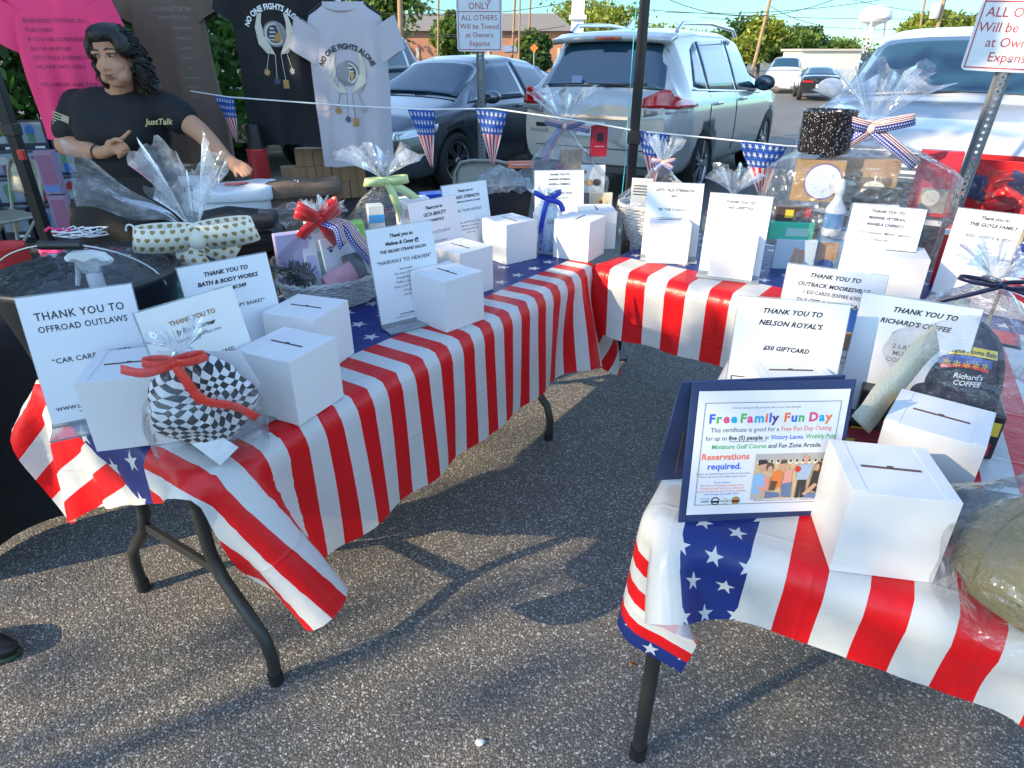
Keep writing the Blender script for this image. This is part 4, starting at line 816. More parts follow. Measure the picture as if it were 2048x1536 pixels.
sign((1579, 524), (1776, 550), 'expiring cards sign, tall behind the giftcard sign with a printed blue card', [(.024, 'THANK YOU TO', .0175, 'H'), (.046, 'OUTBACK MOORESVILLE', .0165, 'H'), (.064, '3 $20 CARDS (EXPIRE 6/30)', .0125, 'p', dict(sx=.85)), (.085, 'DULCET & DELISH CAFE', .0165, 'H'), (.115, 'GIFT', .0155, 'H', dict(x=.03)), (.205, 'www.letstalkstrength.com', .0105, 'p', dict(x=.01)), (.218, 'SUPPORTING MILITARY', .006, 't', dict(x=.03))], 10, -28, extra=gift_card)
def card_line(mb, T, h):
    mb.box((-.05, h - .172, .0005), (.1, .0018, .0006), 1, T); mb.box((-.1, h - .195, .0005), (.0018, .046, .0006), 1, T)
sign((1482, 588), (1699, 606), 'fifty dollar giftcard sign at the left edge of the near table', [(.03, 'THANK YOU TO', .0185, 'H'), (.055, "NELSON ROYAL'S", .0185, 'H'), (.108, '$50 GIFTCARD', .0165, 'H')], 11, -15, extra=card_line)
sign((1752, 585), (1940, 612), 'sign half covered by the burlap strip, right of the cards sign', [(.03, 'THANK YOU TO', .0185, 'H', dict(x=.012)), (.055, "RICHARD'S COFFEE", .0175, 'H'), (.105, '2 LATTES', .0125, 't', dict(x=.0)), (.12, 'MUG', .0125, 't', dict(x=-.01)), (.135, 'COFFEE', .0125, 't', dict(x=-.01))], 10, -29)
# ================================================================ gifts on the tables
def strip(mb, pts, w, axis=None, mi=0, uvs=None):
    pts = [Vector(p) for p in pts]; o = len(mb.v)
    if mb.uv is None and uvs is not None: mb.uv = [(0, 0)] * o
    vs = []; L = 0
    for i, p in enumerate(pts):
        t = (pts[min(i + 1, len(pts) - 1)] - pts[max(i - 1, 0)]).normalized()
        a = axis[i] if isinstance(axis, list) else axis
        a = Vector(a) if a is not None else t.cross(Vector((0, 1, 0)))
        a = a.normalized() * w / 2
        if i: L += (p - pts[i - 1]).length
        vs += [p - a, p + a]
        if uvs is not None: mb.uv += [(L, 0.0), (L, 1.0)]
    mb.add(vs, [(2 * i, 2 * i + 2, 2 * i + 3, 2 * i + 1) for i in range(len(pts) - 1)], mi, None, True)
def ribbon_mat():
    m, nt, b = newmat('stars_and_stripes_ribbon'); u, v = uvxy(nt)
    dots = star_mask(nt, u, mth(nt, 'MULTIPLY', v, .036), .0085, .45)
    blue = mixc(nt, dots, (.012, .04, .3), (.8, .8, .82))
    st = mth(nt, 'GREATER_THAN', mth(nt, 'FRACT', mth(nt, 'MULTIPLY', v, 6.0)), .5)
    red = mixc(nt, st, (.03, .03, .1), (.75, .5, .45))
    c = mixc(nt, mth(nt, 'GREATER_THAN', v, .5), blue, red); nt.links.new(c, b.inputs['Base Color']); b.inputs['Roughness'].default_value = .45; return m
RIBB = ribbon_mat()
def gold_heart_mat():
    m, nt, b = newmat('gold_heart_ribbon'); u, v = uvxy(nt)
    d = heart_mask(nt, u, mth(nt, 'MULTIPLY', v, .07), .0235, .25)
    nt.links.new(mixc(nt, d, (.78, .74, .62), (.32, .22, .08)), b.inputs['Base Color']); b.inputs['Roughness'].default_value = .5; return m
def bow(parent, mat, c, L, w, tails=(), loops=2, up=.3, name='bow', tilt=0.0, th=.0012, yaw=0):
    mb = MB(); mb.uv = []; c = Vector(c); R = Matrix.Rotation(yaw, 3, 'Z')
    for k in range(loops):
        s = 1 if k % 2 else -1; e = (k // 2) * .5
        pts = []; ax = []
        for i in range(17):
            t = i / 16.0; x = s * L * (1 - math.cos(2 * PI * t)) / 2 * (1 - .25 * e); y = L * .27 * math.sin(2 * PI * t) - .01 - .012 * e
            z = up * L * (1 - math.cos(2 * PI * t)) / 2 * (1 + 1.6 * e) + tilt * x; pts.append(c + R @ Vector((x, y, z))); ax.append(R @ Vector((-.25 * s, -.25, 1)))
        strip(mb, pts, w * (1 - .3 * abs(0)), ax, 0, True)
    for tl in tails:
        pts = [c + R @ Vector((dx, -.02 - .012 * math.sin(i * 1.7), dz)) for i, (dx, dz) in enumerate([(0, 0)] + list(tl))]
        q = []
        for i in range(len(pts) - 1): q += [pts[i].lerp(pts[i + 1], k / 4) for k in range(4)]
        q.append(pts[-1])
        for _ in range(3): q = [q[0]] + [(q[i - 1] + q[i] * 2 + q[i + 1]) / 4 for i in range(1, len(q) - 1)] + [q[-1]]
        strip(mb, q, w, None, 0, True)
    n0 = len(mb.v); mb.ell(tuple(c + R @ Vector((0, -.016, 0))), (w * .45, w * .4, w * .5)); mb.uv += [(.3, .8)] * (len(mb.v) - n0)
    o = mb.build(name, mat, parent); s = o.modifiers.new('t', 'SOLIDIFY'); s.thickness = th; return o
def cellowrap(parent, rx, ry, h, ztie, tie=(0, 0), tuft_h=.16, tuft_r=.12, seed=1, amp=.012, k=7, mat=None, spread=(0, 0), sq=.6, rings=16, shoulder=.75, rag=.35, tname='tuft'):
    rg = random.Random(seed); n = 44; off = Vector((seed * 7.3, seed * 3.1, 0)); R = []
    for j in range(rings + 1):
        t = j / rings; z = .002 + (ztie - .002) * t
        q = 1.0 + .04 * math.sin(t * 5) if z < h * shoulder else max(0.0, 1 - ((z - h * shoulder) / (ztie - h * shoulder)) ** .85)
        ring = []
        for i in range(n):
            a = 2 * PI * i / n; ca, sa = math.cos(a), math.sin(a); m = (abs(ca) ** (2 / sq) + abs(sa) ** (2 / sq)) ** (-sq / 2)
            f = q * m; x, y = rx * f * ca, ry * f * sa; b = 1 - q
            x += tie[0] * b + .014 * ca * (1 - q) ; y += tie[1] * b + .014 * sa * (1 - q)
            d = noise.noise(Vector((x * 16, y * 16, z * 16)) + off) * amp * (1 if j else 0) + .3 * amp * math.sin(i * 2.9 + z * 20) * b
            ring.append((x + d * ca, y + d * sa, z))
        R.append(ring)
    mb = MB(); mb.loft(R, caps=False, sm=True); wr = mb.build('wrap', mat or CELLO, parent)
    T = []; n2 = 84
    ph = [rg.uniform(0, 6.28) for _ in range(4)]; lob = [1 + rg.uniform(-rag, rag) for _ in range(12)]
    for j in range(10):
        t = j / 9.0; ring = []
        for i in range(n2):
            a = 2 * PI * i / n2; lo = np.interp(i / n2 * 12, range(13), lob + [lob[0]])
            pl = 1 + .38 * math.sin(k * a + ph[0]) * min(1, t * 2.5) + .16 * math.sin(k * 2.7 * a + ph[1]) * t
            r = .010 + tuft_r * (t ** 1.15) * pl; z = ztie + tuft_h * t * lo * (1 - .12 * pl * t) + .012 * math.sin(17 * a + ph[2]) * t
            ring.append((tie[0] + spread[0] * t * t + r * math.cos(a), tie[1] + spread[1] * t * t + r * math.sin(a), z))
        T.append(ring)
    mb = MB(); mb.loft(T, caps=False, sm=True); mb.build(tname, CELLO_T, wr); return wr
def item_box(name, label, cat, p, d, rz, mat, faces=None, tilt=0, group=None, bev=.002):
    t = thing(name, label, cat, p, rz, group); R = Matrix.Rotation(tilt, 4, 'X')
    mb = MB(); mb.box((0, 0, d[2] / 2), d, 0, R); mb.build('carton', mat, t, bev=bev)
    T = R @ Matrix.Translation((0, -d[1] / 2 - .0012, 0)) @ Matrix.Rotation(PI / 2, 4, 'X')
    if faces: faces(t, T, d)
    return t
def flat(parent, name, T, poly, mat, z=0.0):
    mb = MB(); n = len(poly); mb.add([(x, y, z) for x, y in poly] + [(x, y, z + .0012) for x, y in poly], [tuple(range(n))[::-1], tuple(range(n, 2 * n))] + [(i, (i + 1) % n, (i + 1) % n + n, i + n) for i in range(n)], 0, T); return mb.build(name, mat, parent)
def rect(x, y, w, h): return [(x - w / 2, y - h / 2), (x + w / 2, y - h / 2), (x + w / 2, y + h / 2), (x - w / 2, y + h / 2)]
def disc(x, y, r, n=20, ry=None): return [(x + r * math.cos(2 * PI * i / n), y + (ry or r) * math.sin(2 * PI * i / n)) for i in range(n)]
def lett(parent, name, T, s, size, mat, x=0, y=0, **kw): mb = MB(); text(mb, s, size, T @ Matrix.Translation((x, y, .0022)), 0, **kw); return mb.build(name, mat, parent)
def col(n, r, g, b, rough=.4, **k): return pm(n, (r, g, b), rough, **k)
def wicker_mb(rx, ry, h, flare=1.18, rows=9, n=44, thick=.006):
    mb = MB()
    for j in range(rows):
        z = h * (j + .5) / rows; f = 1 + (flare - 1) * z / h
        mb.tube([((rx * f + (thick * .6 if (i + j) % 2 else -thick * .6)) * math.cos(2 * PI * i / n), (ry * f + (thick * .6 if (i + j) % 2 else -thick * .6)) * math.sin(2 * PI * i / n), z + (.002 if i % 2 else -.002)) for i in range(n)], h / rows * .52, 5, closed=True)
    for i in range(0, n, 2):
        a = 2 * PI * i / n; mb.tube([(rx * math.cos(a), ry * math.sin(a), 0), (rx * flare * math.cos(a), ry * flare * math.sin(a), h)], .0035, 5)
    for q in (0, 1): mb.tube([((rx * flare + .003) * math.cos(2 * PI * i / 60), (ry * flare + .003) * math.sin(2 * PI * i / 60), h + .006 * math.sin(i * PI / 2 + q * PI)) for i in range(60)], .006, 6, closed=True)
    return mb
# ---- car care bucket (far left)
p = Vector((-1.075, 1.59, TOP + .003)); bk = thing('bucket', 'dark grey bucket with black grip handle behind the car care sign', 'bucket', p, 0)
mb = MB(); mb.lathe([(.155, 0), (.16, .004), (.205, .235), (.215, .24), (.215, .255), (.2, .255), (.155, .01), (.01, .008)], 40, caps=False); mb.build('pail', DGREY, bk)
mb = MB(); mb.tube([(.21 * math.cos(a), -.03 - .03 * math.sin(a), .225 + .11 * math.sin(a)) for a in [PI * i / 24 for i in range(25)]], .0028, 6); hd = mb.build('handle', STEEL, bk)
mb = MB(); mb.tube([(.05 * q, -.06, .333) for q in (-1, -.5, 0, .5, 1)], .011, 10); mb.build('grip', BLKP, hd)
mb = MB(); mb.grid(lambda a, c: (.2 * (.02 + a) * math.cos(2 * PI * c), .2 * (.02 + a) * math.sin(2 * PI * c), .245 + .05 * (1 - a * a) + .018 * noise.noise(Vector((9 * a * math.cos(2 * PI * c), 9 * a * math.sin(2 * PI * c), 2)))), 14, 40); mb.build('film', CELLO, bk)
sb = at_y(192, 560, p.y - .03); t = thing('spray_bottle', 'white trigger spray bottle standing in the dark bucket', 'spray bottle', (sb.x, sb.y, p.z + .03), ang(14))
zz = sb.z - p.z - .03; mb = MB(); mb.lathe([(.035, 0), (.04, .01), (.04, zz * .6), (.015, zz * .88), (.014, zz)], 20); mb.build('bottle', WPLA, t)
mb = MB(); mb.lathe([(.0185, zz - .02), (.0185, zz + .018), (.014, zz + .022)], 18); hd = mb.build('collar', WPLA, t)
mb = MB(); mb.prism([(-.052, zz + .062), (-.048, zz + .052), (-.03, zz + .05), (-.02, zz + .02), (.018, zz + .02), (.022, zz + .036), (.05, zz + .04), (.05, zz + .048), (.034, zz + .066), (.005, zz + .074), (-.04, zz + .073)], -.014, .014); mb.build('spray_head', WPLA, t, bev=.004)
mb = MB(); mb.tube([(-.026, 0, zz + .05), (-.034, 0, zz + .02), (-.044, 0, zz - .01)], [.008, .007, .005], 8); mb.build('trigger', WPLA, t)
# ---- tall cellophane gift with gold heart bow
p = at_y(400, 500, 1.78); p.z = TOP + .003; g = thing('gift_bag', 'clear wrapped gift with cream gold heart bow and tall winged cellophane', 'gift', p, ang(25))
cellowrap(g, .15, .1, .22, .31, (0, 0), .19, .09, 5, .012, shoulder=.6, rag=.45, k=4, spread=(.0, 0))
mb = MB(); mb.uv = None
wg = MB(); wg.grid(lambda a, c: (-.02 - .24 * a, .02 + .05 * c * a + .02 * math.sin(7 * c + 4 * a), .31 + a * (.08 + .16 * c) + .01 * math.sin(9 * a)), 14, 12); wg.build('wrap_wing', CELLO_T, g)
bow(g, gold_heart_mat(), (0, -.05, .305), .15, .07, [[(-.03, -.04), (-.01, -.09)], [(.05, -.03), (.09, -.06)]], 2, .05)
TEAL = col('teal_tissue', .12, .38, .36); 
for i, (x, y, z, sx, sy, sz, c) in enumerate([(-.08, -.02, 0, .09, .06, .17, TEAL), (.03, .0, 0, .1, .07, .2, col('mint_box', .35, .6, .55)), (-.02, -.06, 0, .05, .03, .12, col('aqua_bottle', .2, .45, .5))]):
    R = Matrix.Rotation(ang(25), 3, 'Z') @ Vector((x, y, z)); item_box('gift_carton', ['teal box at the left inside the gold heart gift', 'mint box at the back inside the gold heart gift', 'aqua little box in front inside the gold heart gift'][i], 'box', Vector(p) + R, (sx, sy, sz), ang(25 + i * 9), c)
mb = MB()
for i in range(14):
    rg = random.Random(i); mb.ell((-.1 + .15 * rg.random(), -.06 + .05 * rg.random(), .02 + .13 * rg.random()), (.025, .02, .022), 0, None, 6, 4)
mb.build('tissue_filling', TEAL, g)
# ---- white wicker basket
p = at_z(668, 598, TOP + .003); wb = thing('gift_basket', 'oval white wicker basket with red satin bow and star ribbon', 'basket', p, ang(38))
wicker_mb(.145, .105, .085).build('basket', WICK, wb)
cellowrap(wb, .175, .125, .2, .285, (.0, .03), .03, .06, 8, .016, shoulder=.75)
bow(wb, REDS, (-.02, -.0, .275), .075, .034, [[(.05, -.02), (.085, -.035)], [(-.05, -.02), (-.07, -.05)], [(.02, -.05), (.05, -.085)]], 4, .35)
mb = MB(); mb.uv = []
for x0, x1, dy in ((.0, .135, -.06), (.0, .17, -.04), (-.01, .06, -.075)):
    pts = [Vector((x0, -.01, .265)).lerp(Vector((x1, dy, .06)), i / 14) + Vector((.012 * math.sin(i * .6), -.03 * math.sin(PI * i / 14) - .012, .05 * math.sin(PI * i / 14))) for i in range(15)]
    if x1 == .17: pts += [Vector((.178, -.075, .03)), Vector((.178, -.08, -.0))]
    if x1 == .06: pts = pts[:9]
    strip(mb, pts, .036, Vector((.75, 0, .55)), 0, True)
rb = mb.build('star_ribbon', RIBB, wb); rb.modifiers.new('t', 'SOLIDIFY').thickness = .001
Rb = Matrix.Rotation(ang(38), 3, 'Z')
def inb(x, y, z): return p + Rb @ Vector((x, y, z))
item_box('hair_product_box', 'tall white box with bright blue end leaning in the wicker basket', 'box', inb(-.055, .0, .05), (.045, .035, .19), ang(30), WPLA, lambda t, T, d: (flat(t, 'blue_end', T, rect(0, .175, .045, .03), col('sky_blue', .02, .32, .75)), flat(t, 'label', T, rect(0, .07, .03, .07), col('lilac', .5, .48, .7))), ang(-18))
t = thing('hair_brush', 'round black bristle brush lying at the left of the wicker basket', 'brush', inb(-.12, -.045, .09), ang(60)); mb = MB(); rg = random.Random(3)
for i in range(260):
    a, h = rg.uniform(0, 6.28), rg.uniform(-.05, .05); mb.tube([(.012 * math.cos(a), h, .03 + .012 * math.sin(a)), (.042 * math.cos(a), h, .03 + .042 * math.sin(a))], .0011, 3)
mb.build('bristles', BLKP, t); mb = MB(); mb.tube([(0, -.055, .03), (0, .055, .03), (0, .16, .03)], [.013, .013, .009], 10); mb.build('handle', BLKP, t)
t = thing('pink_cup', 'small pink tumbler lying on its side in the wicker basket', 'cup', inb(-.01, -.09, .095), ang(20)); M = Matrix.Rotation(ang(75), 4, 'Y') @ Matrix.Rotation(ang(-15), 4, 'X')
mb = MB(); mb.lathe([(.026, -.05), (.032, -.04), (.04, .05), (.037, .05), (.028, -.03), (.005, -.03)], 24, 0, M, caps=False); mb.build('cup', col('pink_plastic', .75, .35, .42), t); mb = MB(); mb.lathe([(.005, -.051), (.026, -.0505)], 20, 0, M); mb.build('base', col('pink_plastic', .75, .35, .42), t)
item_box('dark_tin', 'dark charcoal tin beside the pink tumbler', 'tin', inb(.06, -.085, .085), (.06, .03, .08), ang(50), col('charcoal', .05, .05, .055), None, ang(-25))
item_box('greeting_card', 'white card with paw print standing under the red bow', 'card', inb(.025, -.03, .08), (.1, .01, .13), ang(40), PAPER, lambda t, T, d: [flat(t, 'paw_mark', T, disc(-.02 + x, .09 + y, r), INK) for x, y, r in ((0, 0, .006), (-.008, .008, .003), (0, .011, .003), (.008, .008, .003))], ang(-14))
item_box('lilac_pack', 'lilac and white pack at the back left of the wicker basket', 'pack', inb(-.1, .05, .06), (.1, .04, .17), ang(30), col('lilac_pack', .55, .5, .72))
item_box('hair_mask_jar', 'amber jar box at the back of the wicker basket', 'box', inb(.05, .06, .06), (.06, .05, .15), ang(50), col('amber_print', .5, .3, .12), lambda t, T, d: flat(t, 'label', T, rect(0, .09, .045, .05), PAPER))
item_box('mint_tube_box', 'slim mint box behind the greeting card in the wicker basket', 'box', inb(-.02, .03, .07), (.05, .03, .19), ang(36), col('mint_box', .35, .6, .55), lambda t, T, d: flat(t, 'label', T, rect(0, .12, .035, .06), PAPER), ang(-6))
item_box('white_pack', 'white pack lying along the right rim of the wicker basket', 'pack', inb(.1, -.02, .07), (.06, .03, .15), ang(45), col('pale_blue_pack', .6, .68, .78), None, ang(-20))
# ---- gift with lime green box and purple box
def px_box(name, label, cat, u, v, D, w, h, dd, rz, mat, faces=None, tilt=0):   # bottom centre of the front at pixel u,v
    q = at_y(u, v, D); return item_box(name, label, cat, (q.x, q.y, q.z), (w, dd, h), rz, mat, faces, tilt)
g0 = at_y(775, 470, 2.5); g0.z = TOP + .003; g = thing('gift_bag', 'clear wrapped gift with pale green ribbon and a blue white tulle puff', 'gift', g0, ang(30))
cellowrap(g, .2, .13, .2, .325, (0, 0), .1, .12, 12, .014, shoulder=.72, k=9, mat=CELLO)
bow(g, GRNR, (0, -.03, .32), .085, .03, [[(.02, -.06), (.05, -.15)], [(.07, -.04), (.14, -.10)]], 2, .05)
item_box('lime_green_box', 'lime green box at the left of the tulle gift', 'box', g0 + Vector((-.135, -.03, 0)), (.1, .07, .17), ang(22), col('lime', .22, .62, .05), lambda t, T, d: flat(t, 'darker_base', T, rect(0, .03, .1, .06), col('green', .03, .4, .1)))
item_box('purple_box', 'purple and blue box in the middle of the tulle gift', 'box', g0 + Vector((-.0, -.04, 0)), (.11, .06, .12), ang(25), col('purple', .22, .06, .3), lambda t, T, d: (flat(t, 'cloud_emblem', T, disc(0, .055, .03, 16, .02), col('pale_violet', .6, .6, .75)), flat(t, 'pink_corner', T, rect(.04, .09, .03, .06), col('magenta', .5, .03, .25))))
item_box('tall_white_box', 'tall white box with a wine red panel at the right of the tulle gift', 'box', g0 + Vector((.1, .03, 0)), (.12, .07, .25), ang(22), WPLA, lambda t, T, d: (flat(t, 'wine_panel', T, rect(.03, .14, .045, .08), col('wine', .3, .05, .15)), flat(t, 'pink_sprig', T, rect(-.03, .2, .02, .03), col('rose', .7, .35, .4))))
item_box('wine_carton', 'narrow white carton with a wine red band before the tall white box', 'box', g0 + Vector((.075, -.06, 0)), (.035, .03, .13), ang(22), WPLA, lambda t, T, d: flat(t, 'band', T, rect(0, .07, .02, .09), col('wine', .3, .05, .15)))
q = at_y(712, 470, 2.3); item_box('yellow_pack', 'yellow green pack under the lime box', 'pack', (q.x, q.y, TOP + .003), (.13, .05, .07), ang(25), col('yellow_green', .5, .6, .05))
q = g0 + Vector((-.05, .05, 0)); item_box('white_tube_box', 'white box with a blue band at the back of the tulle gift', 'box', q, (.06, .05, .22), ang(20), WPLA, lambda t, T, d: flat(t, 'band', T, rect(0, .17, .06, .03), col('sky_blue', .02, .32, .75)))
# ---- dark basket with blue items by the strength sign
q = at_z(1000, 440, TOP + .003); t = thing('dark_basket', 'dark woven basket with blue film behind the strength sign', 'basket', q + Vector((.0, .08, 0)), ang(12))
mb = MB(); mb.loft([[(sx * .14 * f, sy * .1 * f, z) for sx, sy in ((-1, -1), (1, -1), (1, 1), (-1, 1))] for f, z in ((.88, 0), (1, .13), (.95, .13), (.83, .01))], sm=False); mb.build('basket', col('dark_weave', .018, .017, .02, .7, bmp=.8, bs=120), t, bev=.006)
mb = MB(); mb.grid(lambda a, c: (-.17 + .34 * a, -.12 + .24 * c, .14 + .1 * math.sin(PI * a) * math.sin(PI * c) + .02 * noise.noise(Vector((a * 9, c * 9, 1)))), 22, 16, sm=False); mb.build('film', CELLO_T, t)
q = at_y(868, 385, 2.95); item_box('blue_carton', 'royal blue carton behind the pale pink sign', 'box', (q.x, q.y, TOP + .003), (.12, .08, .19), ang(25), col('royal_blue', .01, .06, .4))
# ---- blue tumbler
q = at_z(1094, 502, TOP + .003); t = thing('tumbler', 'pale blue life tumbler with a royal blue bow', 'tumbler', q, ang(8))
def tumbler_mat():
    m, nt, b = newmat('tumbler_print'); tc = nt.nodes.new('ShaderNodeTexCoord'); s = nt.nodes.new('ShaderNodeSeparateXYZ'); nt.links.new(tc.outputs['Object'], s.inputs[0])
    f = mth(nt, 'SUBTRACT', 1.0, mth(nt, 'MULTIPLY', s.outputs[2], 7.5), clamp=True); f = mth(nt, 'MULTIPLY', f, mth(nt, 'MULTIPLY_ADD', noise_tex(nt, 40, 4), 1.6, .1), clamp=True)
    nt.links.new(mixc(nt, f, (.62, .74, .82), (.03, .2, .55)), b.inputs['Base Color']); b.inputs['Roughness'].default_value = .25; return m
mb = MB(); mb.lathe([(.030, 0), (.034, .006), (.0375, .03), (.0375, .185), (.035, .19)], 32); mb.build('cup', tumbler_mat(), t)
mb = MB(); mb.lathe([(.036, .19), (.037, .196), (.036, .205), (.02, .209), (.005, .209)], 28); mb.build('lid', pm('lid_clear', (.6, .7, .75), .15), t)
mb = MB(); text(mb, 'life', .034, Matrix.Translation((.004, -.0392, .12)) @ Matrix.Rotation(PI / 2, 4, 'X'), 0, shear=.4); mb.build('lettering', NAVY, t)
cellowrap(t, .06, .05, .2, .225, (-.01, 0), .03, .045, 21, .006, mat=ORGANZA, shoulder=.8)
bow(t, BLUS, (-.012, -.03, .222), .055, .02, [[(-.018, -.05), (-.026, -.12), (-.02, -.205)], [(.05, -.01), (.065, -.05)]], 2, .5)
# ---- tall cellophane gift at the back corner
g0 = at_z(1122, 425, TOP + .003) + Vector((0, .16, 0)); g = thing('gift_bag', 'largest clear wrapped gift on the left table, star ribbon bow and crinkled top', 'gift', g0, 0)
tie = at_y(1128, 250, g0.y); zt = tie.z - g0.z
cellowrap(g, .24, .14, zt * .72, zt, (tie.x - g0.x, 0), .17, .13, 31, .018, mat=CELLO_C, shoulder=.55, k=8)
bow(g, RIBB, (tie.x - g0.x, -.03, zt), .1, .035, [[(-.05, -.05), (-.1, -.17)], [(.07, -.005), (.13, -.02)]], 2, .25)
def gin(u, v, dy=0): q = at_y(u, v, g0.y + dy); return q
for (nm, lb, ct, u, v, dy, d, rz, m, fc, tl) in [
    ('coffee_bag', 'red coffee bag standing high at the right of the star ribbon gift', 'bag', 1196, 312, .0, (.082, .04, .15), 6, col('coffee_red', .42, .015, .035), lambda t, T, d: (flat(t, 'black_emblem', T, rect(0, .095, .034, .04), INK), flat(t, 'pale_line', T, rect(0, .05, .05, .004), col('rose', .7, .35, .4)), flat(t, 'folded_top', T, rect(0, .145, .075, .02), col('coffee_dark_red', .3, .01, .02))), 0),
    ('coral_pack', 'coral pack lying across the left of the star ribbon gift', 'pack', 1042, 336, -.02, (.14, .02, .035), 8, col('coral', .75, .2, .12), lambda t, T, d: flat(t, 'print_line', T, rect(0, .02, .11, .004), WPLA), 0),
    ('brown_carton', 'brown card box in the middle of the star ribbon gift', 'box', 1140, 345, .03, (.11, .06, .12), 4, KRAFT, lambda t, T, d: flat(t, 'dark_label', T, rect(-.06, .03, .04, .04), col('wine', .3, .05, .15)), 0),
    ('cookie_box', 'white cookie box with a cookie picture at the right of the star ribbon gift', 'box', 1183, 385, -.03, (.13, .03, .14), 3, WPLA, lambda t, T, d: (flat(t, 'biscuit_print', T, disc(-.02, .055, .025, 16, .016), col('biscuit', .6, .35, .08)), flat(t, 'chocolate_print', T, disc(.022, .055, .022, 16, .018), col('chocolate', .07, .03, .02)), flat(t, 'red_seal', T, disc(-.045, .11, .011), REDS)), 0),
    ('snack_pack', 'pale snack pack low at the right of the star ribbon gift', 'pack', 1200, 420, -.09, (.12, .03, .09), -3, col('cream_pack', .68, .62, .5), lambda t, T, d: (flat(t, 'diamond_print', T, [(0, .01), (.035, .045), (0, .08), (-.035, .045)], col('pale_yellow', .75, .65, .35)), flat(t, 'flower_print', T, disc(0, .045, .01), REDS)), 0),
    ('striped_pack', 'pack with red stripes low at the left of the star ribbon gift', 'pack', 1045, 400, -.04, (.08, .03, .11), 10, col('sky_pack', .3, .55, .7), lambda t, T, d: [flat(t, 'stripe', T, rect(-.03 + .02 * i, .07, .008, .05), REDS) for i in range(3)], 0),
    ('olive_pack', 'olive snack pack beside the striped pack', 'pack', 1078, 385, -.0, (.07, .03, .1), -5, col('olive_pack', .4, .38, .15), None, 0),
    ('mixed_pack', 'multicolour pack low in the middle of the star ribbon gift', 'pack', 1128, 395, -.0, (.1, .03, .1), 2, col('grey_print', .3, .28, .25), lambda t, T, d: (flat(t, 'yellow_patch', T, rect(.02, .06, .03, .03), col('yellow', .75, .55, .05)), flat(t, 'red_patch', T, rect(-.03, .07, .03, .02), REDS)), 0)]:
    q = gin(u, v, dy); item_box(nm, lb, ct, q, d, ang(rz), m, fc, tl)
# ---- white wicker hamper behind the be the change sign
q = at_z(1312, 497, TOP + .003) + Vector((.02, .13, 0)); t = thing('gift_basket', 'white wicker hamper wrapped in crackling film behind the be the change sign', 'basket', q, ang(-10))
wicker_mb(.11, .09, .16, 1.5, 12).build('basket', WICK, t)
cellowrap(t, .165, .13, .25, .325, (.0, 0), .1, .055, 41, .02, shoulder=.75, k=10); bow(t, RIBB, (0, -.03, .335), .05, .02, [[(-.03, -.03)], [(.04, -.02)]], 2, .2)
for i, (x, y, z, d, m, lb) in enumerate([(-.08, -.02, .12, (.09, .01, .15), col('menu_grey', .45, .47, .48), 'grey printed card sticking out of the wicker hamper'), (.02, .0, .1, (.07, .05, .13), col('taupe', .3, .25, .2), 'taupe candle box in the wicker hamper'), (-.03, -.06, .08, (.05, .04, .1), col('brown_jar', .12, .08, .05), 'brown jar box in the wicker hamper'), (.09, -.03, .1, (.05, .05, .12), WPLA, 'white box in the wicker hamper')]):
    item_box('hamper_item', lb, 'box', q + Vector((x, y, z)), d, ang(-20 + i * 13), m, (lambda t, T, d: [flat(t, 'print_line', T, rect(0, .12 - .012 * k, .07, .004), INK) for k in range(4)]) if i == 0 else None)
# ---- small crinkled gift behind the lake lifestyle sign
q = at_z(1462, 500, TOP + .003) + Vector((.03, .17, 0)); t = thing('gift_bag', 'small crinkled clear bag behind the lake lifestyle sign', 'gift', q, 0)
cellowrap(t, .11, .08, .15, .20, (0, 0), .09, .08, 51, .02, shoulder=.7, k=8, rag=.5)
mb = MB(); rg = random.Random(9)
for i in range(12): mb.ell((-.09 + .18 * rg.random(), -.05 + .06 * rg.random(), .03 + .1 * rg.random()), (.03, .025, .025), rg.randint(0, 2), None, 8, 5)
mb.build('filling', [col('pink_tissue', .7, .35, .45), col('amber_tissue', .45, .25, .05), WPLA], t)
# ---- big hamper at right
H0 = at_z(1690, 545, TOP + .003) + Vector((.05, .16, 0)); t = thing('gift_hamper', 'biggest wrapped hamper, on the back table with star ribbon and a fanned film top', 'gift', H0, ang(-25))
tie = at_y(1742, 252, H0.y); ht = tie.z - H0.z; tx = tie.x - H0.x
cellowrap(t, .33, .17, ht * .9, ht, (tx, 0), .2, .15, 61, .022, mat=CELLO_C, shoulder=.8, k=6, rag=.45, sq=.5)
bow(t, RIBB, (tx, -.05, ht), .13, .04, [[(-.07, -.06), (-.14, -.12), (-.19, -.19)], [(.09, -.06), (.17, -.12)]], 2, .25)
def hin(u, v, dy): return at_y(u, v, H0.y + dy)
pot = hin(1645, 305, .02); k = thing('stock_pot', 'black speckled enamel pot on top of the big hamper', 'pot', pot, 0)
def speck():
    m, nt, b = newmat('speckled_enamel'); v = nt.nodes.new('ShaderNodeTexVoronoi'); v.inputs['Scale'].default_value = 130; tc = nt.nodes.new('ShaderNodeTexCoord'); nt.links.new(tc.outputs['Object'], v.inputs[0])
    nt.links.new(mixc(nt, mth(nt, 'LESS_THAN', v.outputs['Distance'], .22), (.012, .012, .014), (.6, .6, .6)), b.inputs['Base Color']); b.inputs['Roughness'].default_value = .2; return m
mb = MB(); mb.lathe([(.085, 0), (.092, .01), (.092, .14), (.097, .145), (.092, .148), (.088, .14), (.08, .01), (.01, .01)], 36, caps=False); mb.build('body', speck(), k); mb = MB(); mb.lathe([(.005, .09), (.0875, .09)], 30); mb.build('inner_lid', BLKP, k)
